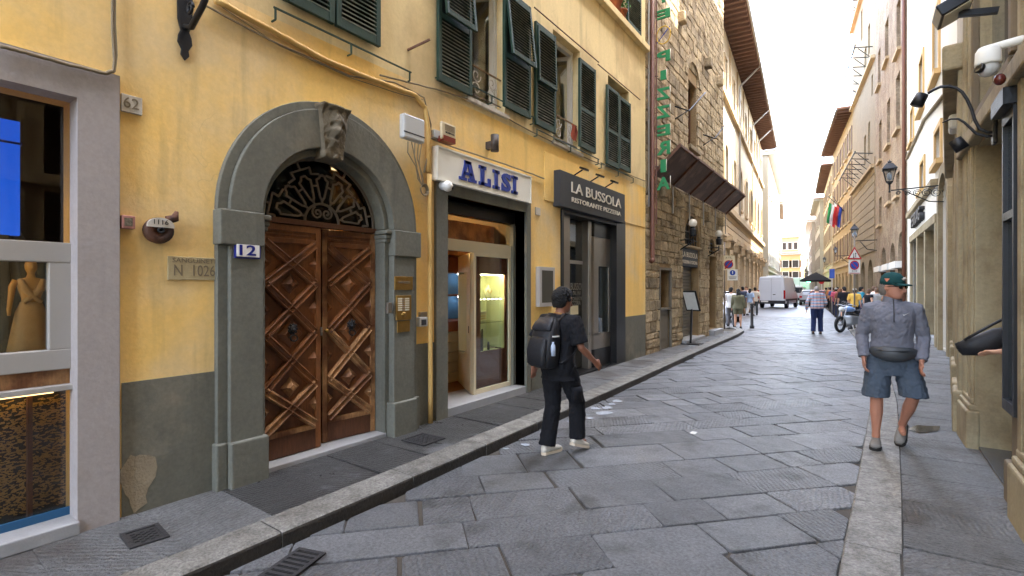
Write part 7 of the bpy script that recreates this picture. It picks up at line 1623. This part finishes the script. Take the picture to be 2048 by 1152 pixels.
walker('woman in a white cap with a mustard scarf behind the bollards', 1709, 0, 28, R(-10), 1.68, fb('mustard_top', 190, 150, 70), m_bk, m_hairb, hat=m_white)
walker('woman in a black sleeveless top with a blue bag by the bollards', 1737, 0, 26, R(-50), 1.66, m_bk, fb('light_trousers', 190, 184, 176), m_hairbr, sleeve=.12)
walker('man in a white T-shirt beside the woman in grey by the wall', 1748, 0, 29, R(-80), 1.78, fb('white_shirt', 206, 204, 204), m_denim, m_hairbr)
walker('woman in a grey sleeveless top with her back to the street', 1753, 0, 27, R(20), 1.7, fb('grey_top', 150, 148, 146), m_denim, m_hairbr, sleeve=.12)
walker('woman with long auburn hair behind the bollards', 1679, 0, 34, R(30), 1.66, fb('rust_top', 130, 80, 62), m_denim, mat('auburn_hair', srgb(122, 70, 40), rough=.5, bump=.5), lng=.25)
walker('person in a pink top further along the bollards', 1672, 0, 37, R(0), 1.7, fb('pink_top', 190, 90, 110), m_denim, m_hairb, hat=m_white)
walker('person in a blue shirt among the queue by the wall', 1666, 0, 42, R(-20), 1.74, fb('blue_shirt', 70, 90, 140), m_denim, m_hairbr)
walker('man in an orange vest far along the queue', 1661, 0, 47, R(-20), 1.76, fb('orange_vest', 206, 130, 80), m_bk, m_hairb)
walker('man in a maroon shirt further along the queue', 1675, 0, 40, R(-10), 1.76, fb('maroon_shirt', 120, 40, 50), m_denim, m_hairb)
walker('woman in a white dress further along the queue', 1683, 0, 36, R(40), 1.64, fb('white_shirt', 206, 204, 204), fb('white_shirt', 206, 204, 204), m_hairbr, lng=.2)
walker('man in a teal shirt standing by the wall behind the motorcycle', 1722, 0, 30, R(-60), 1.75, fb('teal_shirt', 40, 120, 140), m_denim, m_hairb)
walker('man in an olive jacket far along the queue by the wall', 1657, 0, 50, R(30), 1.78, fb('olive_shirt', 104, 102, 82), m_bk, m_hairg)
walker('woman in a yellow top far along the queue', 1664, 0, 50, R(-30), 1.65, fb('mustard_top', 190, 150, 70), m_denim, m_hairb)
walker('person in dark clothes far along the queue', 1652, 0, 54, R(0), 1.74, m_bk, m_bk, m_hairb)
walker('woman in a navy dress far along the queue beside the car', 1668, 0, 45, R(15), 1.66, m_denim, m_denim, m_hairbr, legs=.5, lng=.2)
# --- person half hidden in the right-hand doorway, holding a bag
hp = Person('person', 'person half hidden in the doorway holding out a black bag', FR.P(sY(6.0), .06, -.42), R(75), 1.72, dict(elR=(.26, .1, 1.15), wrR=(.2, .32, 1.12), elL=(-.25, .12, 1.15), wrL=(-.12, .4, 1.1)), R(4), sk=skin('skin', srgb(196, 148, 120)), vox=.012)
hp.shirt(fb('white_shirt', 206, 204, 204), .45, .9, .016, .04); hp.trousers(fb('dark_grey_trousers', 70, 72, 72)); hp.shoes(m_soleb, m_soleb); hp.hair(m_hairbr, .01, -.05)
c = FR.P(sY(6.2), 1.2, .06); b = MB(); n = 16
Mb = Matrix.Translation(c) @ Matrix.Rotation(R(-28), 4, 'Y')
b.loft([[Mb @ (Vector((x_, w_ * math.cos(a_) * .75, h_ * math.sin(a_) - .03 * (1 - abs(x_) / .2))) * (1 + .12 * noise.noise(Vector((x_ * 9, a_ * 1.5, 2))))) for a_ in [2 * math.pi * i / n for i in range(n)]] for x_, h_, w_ in ((-.2, .02, .03), (-.19, .06, .06), (-.1, .085, .085), (0, .1, .09), (.1, .085, .08), (.2, .05, .05), (.26, .02, .02))])
t = obj('shoulder_bag', b, m_bag); tag(t, 'black shoulder bag held out of the right-hand doorway', 'bag'); b = MB(); b.tube([c + Vector((-.14, -.05, .0)), c + Vector((-.02, -.06, .1)), c + Vector((.12, -.02, .2)), c + Vector((.26, .05, .28))], .012, 6); obj('strap', b, m_bag, t)

# ================================================================== street furniture and vehicles
m_bol = mat('dark_bollard', srgb(52, 50, 50), rough=.5, metal=.3, var=.15, bump=.2)
def bollard(x, y, label=None):
    t = thing('bollard', label or 'dark iron bollard in the row along the pavement edge', 'bollard', Vector((x, y, 0)), None if label else 'bollards in a row')
    return t
def bol_parts(t):
    b = MB(); b.lathe([(.09, 0), (.09, .1), (.06, .13), (.055, .86), (.07, .88), (.07, .92), (.05, .94)], 14); link('post', b.mesh('post'), m_bol, t)
    b = MB(); b.lathe([(.05, .94), (.075, .97), (.08, 1.0), (.06, 1.04), (.001, 1.06)], 14); link('cap', b.mesh('cap'), m_bol, t)
b0 = bollard(-3.78, 22.75, 'single dark bollard in the road off the tower corner'); bol_parts(b0)
r0 = bollard(-.42, 24.3); bol_parts(r0)
for i in range(1, 13): y = 24.3 + 1.55 * i; dup(r0, Vector((xr(y) + .05, y, 0)))
# road signs on the right
zq = lambda Y, x, y: CAM_H + (576 - y) / 1000 * (-atY(x, Y) * _s + Y * _c)
Y = 24.6; p = Vector((atY(1709, Y), Y, 0)); t = thing('road_sign', 'two way traffic triangle above a no parking sign on a grey pole', 'sign', p)
b = MB(); b.tube([p, Vector((p.x, p.y, zq(Y, 1709, 470)))], .03, 10); obj('pole', b, m_grille, t)
c = Vector((p.x, p.y - .05, zq(Y, 1709, 510))); M = Matrix(((1 * _c, 0, _s, c.x), (1 * _s, 0, -_c, c.y), (0, 1, 0, c.z), (0, 0, 0, 1)))
def tri(r, z, m, nm): b = MB(); b.prism([(0, r), (-r * .866, -r * .5), (r * .866, -r * .5)], lambda u, v, q: M @ Vector((u, v, q)), z, z + .004); obj(nm, b, m, t)
tri(.34, 0, m_sred, 'triangle'); tri(.24, .005, m_swh, 'triangle_field'); stripe(M, -.04, -.02, .16, .022, R(90), .011, m_char, t, 'arrow'); stripe(M, .04, -.02, .16, .022, R(90), .011, m_char, t, 'arrow')
for x_, sg in ((-.04, -1), (.04, 1)): b = MB(); b.prism([(x_, -.02 + sg * .12), (x_ - .035, -.02 + sg * .06), (x_ + .035, -.02 + sg * .06)], lambda u, v, q: M @ Vector((u, v, q)), .011, .014); obj('arrow_head', b, m_char, t)
c2 = c.copy(); c2.z = zq(Y, 1709, 534); M2 = M.copy(); M2.translation = c2
b = MB(); b.box((-.23, -.28, -.008), (.23, .28, 0), M2); obj('plate', b, m_swh, t); disc(M2, 0, .07, .19, .001, m_sred, t); disc(M2, 0, .07, .145, .0045, m_sblue, t); stripe(M2, 0, .07, .3, .035, R(-45), .008, m_sred, t); text('0-24', M2 @ Matrix.Translation((-.1, -.2, .001)), .2, .07, m_char, t, thick=.003); stripe(M2, 0, -.25, .42, .03, 0, .001, m_sred, t, 'sticker')
Y = 38.; p = Vector((atY(1664, Y), Y, 0)); t = thing('road_sign', 'thin grey pole with a small blue tow-away plate by the bollards', 'sign', p); b = MB(); b.tube([p, p + Vector((0, 0, 2.9))], .035, 8); obj('pole', b, m_alu, t); b = MB(); b.box((p.x - .14, p.y - .05, 2.3), (p.x + .14, p.y - .04, 2.9)); obj('plate', b, m_sblue, t)
Y = 70.; p = Vector((atY(1649, Y) - .3, Y, 0)); t = thing('road_sign', 'small round no entry sign far up the street', 'sign', p); b = MB(); b.tube([p, p + Vector((0, 0, 2.6))], .035, 8); obj('pole', b, m_alu, t); M3 = M.copy(); M3.translation = p + Vector((0, -.05, 2.5)); disc(M3, 0, 0, .35, .0, m_sred, t); stripe(M3, 0, 0, .5, .12, 0, .004, m_swh, t)
# lanterns on the right-hand walls
for f, x, yb, yt, lb in ((F4, 1709, 474, 450, 'street lantern on a scrolled bracket from the brick tower'), (F5, 1671, 506, 494, 'small street lantern on a bracket from the plaster tower'), (None, 1649, 524, 514, 'tiny street lantern far along the ochre houses')):
    if f is F4: Y = 38.5
    elif f is F5: Y = 49.
    else: Y = 70.
    p = Vector((atY(x, Y), Y, zq(Y, x, yb))); xwall = xw(Y); k_ = (zq(Y, x, yt) - p.z) / .62 * 1.1
    t = thing('street_lantern', lb, 'street lamp', Vector((xwall, Y, p.z - .3))); lantern(p, k_, t)
    b = MB(); b.bar(Vector((xwall, Y, p.z - .25)), Vector((p.x, Y, p.z - .25)), .05, .05); b.tube([Vector((xwall, Y, p.z - .9)), Vector((xwall - .5, Y, p.z - .8)), Vector((p.x + .3, Y, p.z - .3))], .025, 6); obj('bracket', b, m_iron, t)
for (x, y, Y, cols, lb) in ((1663, 425, 56, ((40, 120, 70), (214, 210, 204), (176, 50, 50)), 'green white and red flag hanging from the ochre house'), (1673, 425, 57, ((214, 210, 204), (200, 80, 80), (60, 80, 160)), 'white flag with red and blue hanging beside the tricolour')):
    p = Vector((atY(x, Y), Y, zq(Y, x, y))); t = thing('flag', lb, 'flag', p); b = MB(); b.tube([Vector((xw(Y), Y, p.z)), p + Vector((-.3, 0, 1.6))], .03, 6); obj('pole', b, m_iron, t)
    for i, cc in enumerate(cols):
        b = MB(); q = []
        for u in range(4):
            for v_ in range(8): q.append(p + Vector((-.2 + (i + u / 3) * .22 - .03 * v_, .1 * math.sin(u * 1.3 + v_ * .6 + i), 1.0 - v_ * .27 - .2 * (i + u / 3))))
        b.add(q, [(u*8+v_, u*8+v_+1, (u+1)*8+v_+1, (u+1)*8+v_) for u in range(3) for v_ in range(7)], True); obj('band', b, fabric('flag_%d_%d_%d' % cc, srgb(*cc)), t)
# black parasol up the street
Y = 62.; p = Vector((atY(1632, Y), Y, 0)); t = thing('parasol', 'black square parasol open over the pavement up the street', 'parasol', p); b = MB(); b.lathe([(1.9, 2.35), (1.95, 2.5), (.9, 3.0), (.05, 3.35), (.001, 3.35)], 4, Matrix.Translation(p) @ Matrix.Rotation(R(45), 4, 'Z'), False); obj('canopy', b, m_bk, t); b = MB(); b.tube([p, p + Vector((0, 0, 3.3))], .04, 8); obj('pole', b, m_iron, t)
b = MB(); b.sph(Vector((atY(1617, 75), 75, zq(75, 1617, 561))), .28, 10, 8); tag(obj('pharmacy_light', b, mat('green_light', srgb(60, 230, 120), emit=3, var=0, bump=0)), 'small glowing green pharmacy light up the street', 'light')
# vehicles
m_tyre = mat('tyre', srgb(26, 26, 27), rough=.85, bump=.2); m_rim = mat('wheel_rim', srgb(150, 150, 152), rough=.35, metal=.7); m_vw = mat('white_van_paint', srgb(214, 216, 220), rough=.3, var=.03, bump=0, coat=.5); m_vg = mat('vehicle_glass', srgb(30, 34, 38), rough=.06, bump=0); m_bump = mat('black_bumper', srgb(40, 41, 44), rough=.6, bump=.05); m_tail = mat('tail_light', srgb(170, 24, 26), rough=.25, bump=0)
def vehicle(name, label, cat, pos, rz, secs, paint, wheels, wr, hw, rear, glass, extra=None, plate_z=.5):
    """secs: stations along the length (y, z bottom, z belt, z top, half width belt, half width top)"""
    t = thing(name, label, cat, pos); t.rotation_euler.z = rz
    L = lambda nm, mb, m, bev=0: link(nm, mb.mesh(nm), m, t, None, bev)
    b = MB(); b.loft([[Vector(q) for q in ((-w, y, z0), (-w, y, zb_), (-(w * .5 + wt * .5), y, (zb_ + zt_) / 2 + .02), (-wt, y, zt_ - .06), (-wt + .1, y, zt_), (wt - .1, y, zt_), (wt, y, zt_ - .06), ((w * .5 + wt * .5), y, (zb_ + zt_) / 2 + .02), (w, y, zb_), (w, y, z0))] for y, z0, zb_, zt_, w, wt in secs], True, False); L('body', b, paint, .05)
    for y in wheels:
        for s in (-1, 1):
            Mx = Matrix.Translation((s * (hw - .1), y, wr)) @ Matrix.Rotation(R(90), 4, 'Y'); b = MB(); b.lathe([(wr * .6, -.11), (wr * .95, -.11), (wr, -.07), (wr, .07), (wr * .95, .11), (wr * .6, .11)], 20, Mx); w_ = L('wheel', b, m_tyre)
            b = MB(); b.lathe([(.001, .1 * s), (wr * .25, .115 * s), (wr * .6, .1 * s), (wr * .62, .06 * s)], 16, Mx); r_ = link('rim', b.mesh('rim'), m_rim, w_)
    def bx(nm, m, x0, x1, y0, y1, z0, z1, bev=.01): b = MB(); b.box((x0, y0, z0), (x1, y1, z1)); return L(nm, b, m, bev)
    for nm, m, *a in rear: bx(nm, m, *a)
    for q in glass: b = MB(); b.add([Vector(v) for v in q], [(0, 1, 2, 3)]); L('window', b, m_vg)
    return t
# white panel van seen from behind
vp = Vector((-6.15, 45.7, 0)); yr = 0.
secs = [(0, .5, 1.25, 2.55, 1.0, .88), (.06, .42, 1.25, 2.62, 1.02, .9), (3.6, .4, 1.3, 2.62, 1.02, .9), (4.3, .4, 1.25, 2.1, 1.02, .85), (4.75, .4, 1.15, 1.5, 1.0, .85), (5.3, .4, .95, 1.1, .96, .8), (5.45, .45, .8, .9, .85, .7)]
m_seam = mat('panel_seam', srgb(120, 122, 128), rough=.5, bump=0)
rear = [('bumper', m_bump, -1.02, 1.02, -.12, .05, .38, .66), ('tail_light', m_tail, -1.03, -.9, -.02, .04, .8, 1.5), ('tail_light', m_tail, .9, 1.03, -.02, .04, .8, 1.5), ('number_plate', m_swh, -.75, -.2, -.13, -.12, .52, .64), ('door_seam', m_seam, -.01, .01, -.012, .01, .7, 2.45), ('door_panel', m_vw, -.78, -.08, -.02, .01, 1.35, 2.3), ('door_panel', m_vw, .08, .78, -.02, .01, 1.35, 2.3), ('door_handle', m_bump, .12, .32, -.03, .0, 1.12, 1.18), ('side_strip', m_bump, 1.0, 1.035, .3, 4.6, .62, .78), ('side_strip', m_bump, -1.035, -1.0, .3, 4.6, .62, .78), ('roof_box', m_lgrey, -.5, .6, .6, 3., 2.62, 2.72), ('wing_mirror', m_bump, 1.0, 1.25, 4.3, 4.45, 1.3, 1.65), ('side_panel', m_seam, .985, 1.0, .6, 2.6, 1.4, 1.42)]
vehicle('panel_van', 'large white panel van standing in the street', 'van', vp, R(-5), secs, m_vw, (1.0, 4.5), .34, 1.02, rear, [[(1.012, 3.5, 1.4), (1.012, 4.4, 1.4), (.93, 4.2, 2.0), (.93, 3.5, 2.15)], [(-1.012, 3.5, 1.4), (-1.012, 4.4, 1.4), (-.93, 4.2, 2.0), (-.93, 3.5, 2.15)]])
csec = [(0, .45, .95, 1.0, .86, .7), (.12, .3, .95, 1.45, .9, .66), (.9, .28, .95, 1.52, .92, .68), (2.0, .28, .95, 1.5, .92, .68), (2.9, .28, .95, 1.05, .92, .75), (3.9, .3, .85, .9, .9, .75), (4.15, .4, .7, .75, .8, .7)]
crear = [('bumper', m_bump, -.88, .88, -.08, .1, .32, .55), ('tail_light', m_tail, -.9, -.66, -.03, .05, .72, .92), ('tail_light', m_tail, .66, .9, -.03, .05, .72, .92), ('number_plate', m_swh, -.26, .26, -.05, -.04, .6, .7)]
cg = [[(-.66, .02, 1.0), (.66, .02, 1.0), (.6, .1, 1.4), (-.6, .1, 1.4)], [(.925, .4, .98), (.925, 2.7, .98), (.7, 2.2, 1.44), (.7, .6, 1.44)], [(-.925, .4, .98), (-.925, 2.7, .98), (-.7, 2.2, 1.44), (-.7, .6, 1.44)]]
carp = lambda n, *c: mat(n, srgb(*c), rough=.25, var=.03, bump=0, coat=.6)
vehicle('parked_car', 'dark red hatchback parked before the bollards up the street', 'car', Vector((atY(1640, 52), 52, 0)), R(5), csec, carp('dark_red_paint', 128, 26, 32), (.7, 3.3), .31, .9, crear, cg)
vehicle('parked_car', 'silver grey car standing beside the dark red hatchback', 'car', Vector((atY(1620, 56), 56, 0)), R(4), csec, carp('silver_paint', 150, 152, 156), (.7, 3.3), .31, .9, crear, cg)
vehicle('parked_car', 'white car half hidden by the tower corner', 'car', Vector((-7.0, 29.6, 0)), R(200), csec, m_vw, (.7, 3.3), .31, .9, crear + [('headlight', m_lgrey, .5, .85, 4.05, 4.17, .6, .75), ('headlight', m_lgrey, -.85, -.5, 4.05, 4.17, .6, .75)], cg + [[(-.72, 2.95, 1.02), (.72, 2.95, 1.02), (.62, 2.1, 1.48), (-.62, 2.1, 1.48)]])
vsec = [(0, .45, 1.0, 1.9, .9, .78), (.06, .38, 1.0, 1.92, .92, .78), (2.8, .36, 1.0, 1.92, .92, .78), (3.5, .36, 1.0, 1.3, .92, .78), (4.4, .4, .8, .9, .85, .75)]
vehicle('delivery_van', 'small white van ahead of the large panel van', 'van', Vector((atY(1591, 62), 62, 0)), R(2), vsec, m_vw, (.7, 3.6), .32, .92, [('bumper', m_bump, -.92, .92, -.08, .1, .35, .6), ('tail_light', m_tail, -.93, -.8, -.02, .04, .9, 1.3), ('tail_light', m_tail, .8, .93, -.02, .04, .9, 1.3), ('number_plate', m_swh, -.26, .26, -.05, -.01, .7, .82)], [[(-.72, -.005, 1.15), (.72, -.005, 1.15), (.66, -.005, 1.75), (-.66, -.005, 1.75)]])
tsec = [(0, .9, 1.6, 3.1, 1.15, 1.15), (5, .9, 1.6, 3.1, 1.15, 1.15)]
vehicle('box_truck', 'white box truck far up the street', 'truck', Vector((atY(1599, 78), 78, 0)), R(4), tsec, m_vw, (.9, 4.2), .42, 1.1, [('bumper', m_bump, -1.1, 1.1, -.1, .1, .5, .75), ('tail_light', m_tail, -1.1, -.85, -.05, .02, .75, .9), ('tail_light', m_tail, .85, 1.1, -.05, .02, .75, .9), ('door_seam', m_seam, -.015, .015, -.02, .0, .95, 3.05), ('cab', m_vw, -1.0, 1.0, 5.1, 6.8, .6, 2.4)], [])
# motorcycle by the first bollards
mp = Vector((atY(1704, 23.2), 23.2, 0)); t = thing('motorcycle', 'motorcycle with a pale blue tank parked at the bollards', 'motorcycle', mp); t.rotation_euler.z = R(150)
def mo(nm, mb, m, bev=0): return link(nm, mb.mesh(nm), m, t, None, bev)
for y in (-.7, .72):
    Mx = Matrix.Translation((0, y, .31)) @ Matrix.Rotation(R(90), 4, 'Y'); b = MB(); b.tube([Mx @ Vector((.26 * math.cos(a), .26 * math.sin(a), 0)) for a in [2*math.pi*i/24 for i in range(25)]], .055, 8); w_ = mo('wheel', b, m_tyre)
    b = MB(); b.lathe([(.05, -.05), (.05, .05)], 10, Mx); [b.tube([Mx @ Vector((.04 * math.cos(a), .04 * math.sin(a), 0)), Mx @ Vector((.22 * math.cos(a), .22 * math.sin(a), 0))], .008, 4) for a in [2*math.pi*i/8 for i in range(8)]]; link('spokes', b.mesh('spokes'), m_rim, w_)
b = MB(); b.loft([[Vector((w * math.cos(a), y, z + h_ * math.sin(a))) for a in [2*math.pi*i/14 for i in range(14)]] for y, z, w, h_ in ((-.1, .82, .06, .05), (.0, .86, .13, .1), (.2, .88, .15, .12), (.38, .87, .12, .1), (.46, .84, .04, .04))]); mo('fuel_tank', b, carp('pale_blue_paint', 110, 140, 186))
b = MB(); b.loft([[Vector((w * math.cos(a), y, z + h_ * math.sin(a))) for a in [2*math.pi*i/14 for i in range(14)]] for y, z, w, h_ in ((-.75, .82, .08, .03), (-.55, .8, .14, .06), (-.25, .76, .14, .06), (-.08, .8, .08, .05))]); mo('seat', b, m_bk)
b = MB(); b.box((-.16, -.2, .28), (.16, .3, .62)); mo('engine', b, m_rim, .05)
b = MB(); [b.tube([(s*.1, .72, .31), (s*.1, .5, .95)], .022, 8) for s in (-1, 1)]; b.tube([(-.38, .36, 1.02), (-.2, .46, 1.05), (0, .48, 1.0), (.2, .46, 1.05), (.38, .36, 1.02)], .015, 8); mo('fork', b, m_rim)
b = MB(); b.lathe([(.001, -.06), (.09, -.04), (.1, .04), (.001, .05)], 16, Matrix.Translation((0, .62, .88)) @ Matrix.Rotation(R(-90), 4, 'X')); mo('headlight', b, m_lgrey)
b = MB(); b.tube([(.16, .3, .3), (.2, 0, .25), (.2, -.8, .3)], .04, 8); mo('exhaust', b, m_rim); b = MB(); b.tube([(0, .5, .85), (0, .1, .68), (0, -.4, .62), (0, -.7, .31)], .03, 8); b.tube([(-.1, .1, .3), (-.3, .05, .01)], .014, 6); mo('frame', b, m_black)
# bicycle leaning at the bollards
# puddles and scraps
m_water = mat('puddle_water', srgb(52, 54, 56), rough=.03, var=.1, bump=.03, spec=.7)
def puddle(pts, z, label):
    b = MB(); q = [G(x, y, z) for x, y in pts]; c = sum(q, Vector((0, 0, 0))) / len(q); out = []
    for i in range(len(q)):
        a, d = q[i], q[(i + 1) % len(q)]; m_ = a.lerp(d, .5) + (a.lerp(d, .5) - c) * random.uniform(-.1, .18); out += [a, m_]
    b.add(out, [tuple(range(len(out)))]); o = struct(obj('puddle', b, m_water)); return o
m_palepud = mat('pale_puddle', srgb(176, 182, 190), rough=.15, var=.2, scale=20, bump=.1)  # pale base colour for the small puddles on the road
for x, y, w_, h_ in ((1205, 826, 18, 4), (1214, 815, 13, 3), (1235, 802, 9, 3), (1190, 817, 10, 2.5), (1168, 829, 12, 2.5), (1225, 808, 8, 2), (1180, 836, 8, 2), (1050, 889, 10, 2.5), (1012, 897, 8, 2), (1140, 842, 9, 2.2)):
    puddle([(x + w_ * math.cos(a_) * random.uniform(.7, 1.2), y + h_ * math.sin(a_) * random.uniform(.7, 1.2)) for a_ in [2 * math.pi * i / 7 for i in range(7)]], .0055, '').data.materials[0] = m_palepud
puddle([(1815, 858), (1835, 850), (1880, 852), (1875, 862), (1838, 866)], .0375, '')
p = G(1387, 866, .004); b = MB(); b.box((p.x - .03, p.y - .05, .004), (p.x + .03, p.y + .05, .009)); tag(obj('paper_scrap', b, m_swh), 'white scrap of paper lying on the road slabs', 'paper')
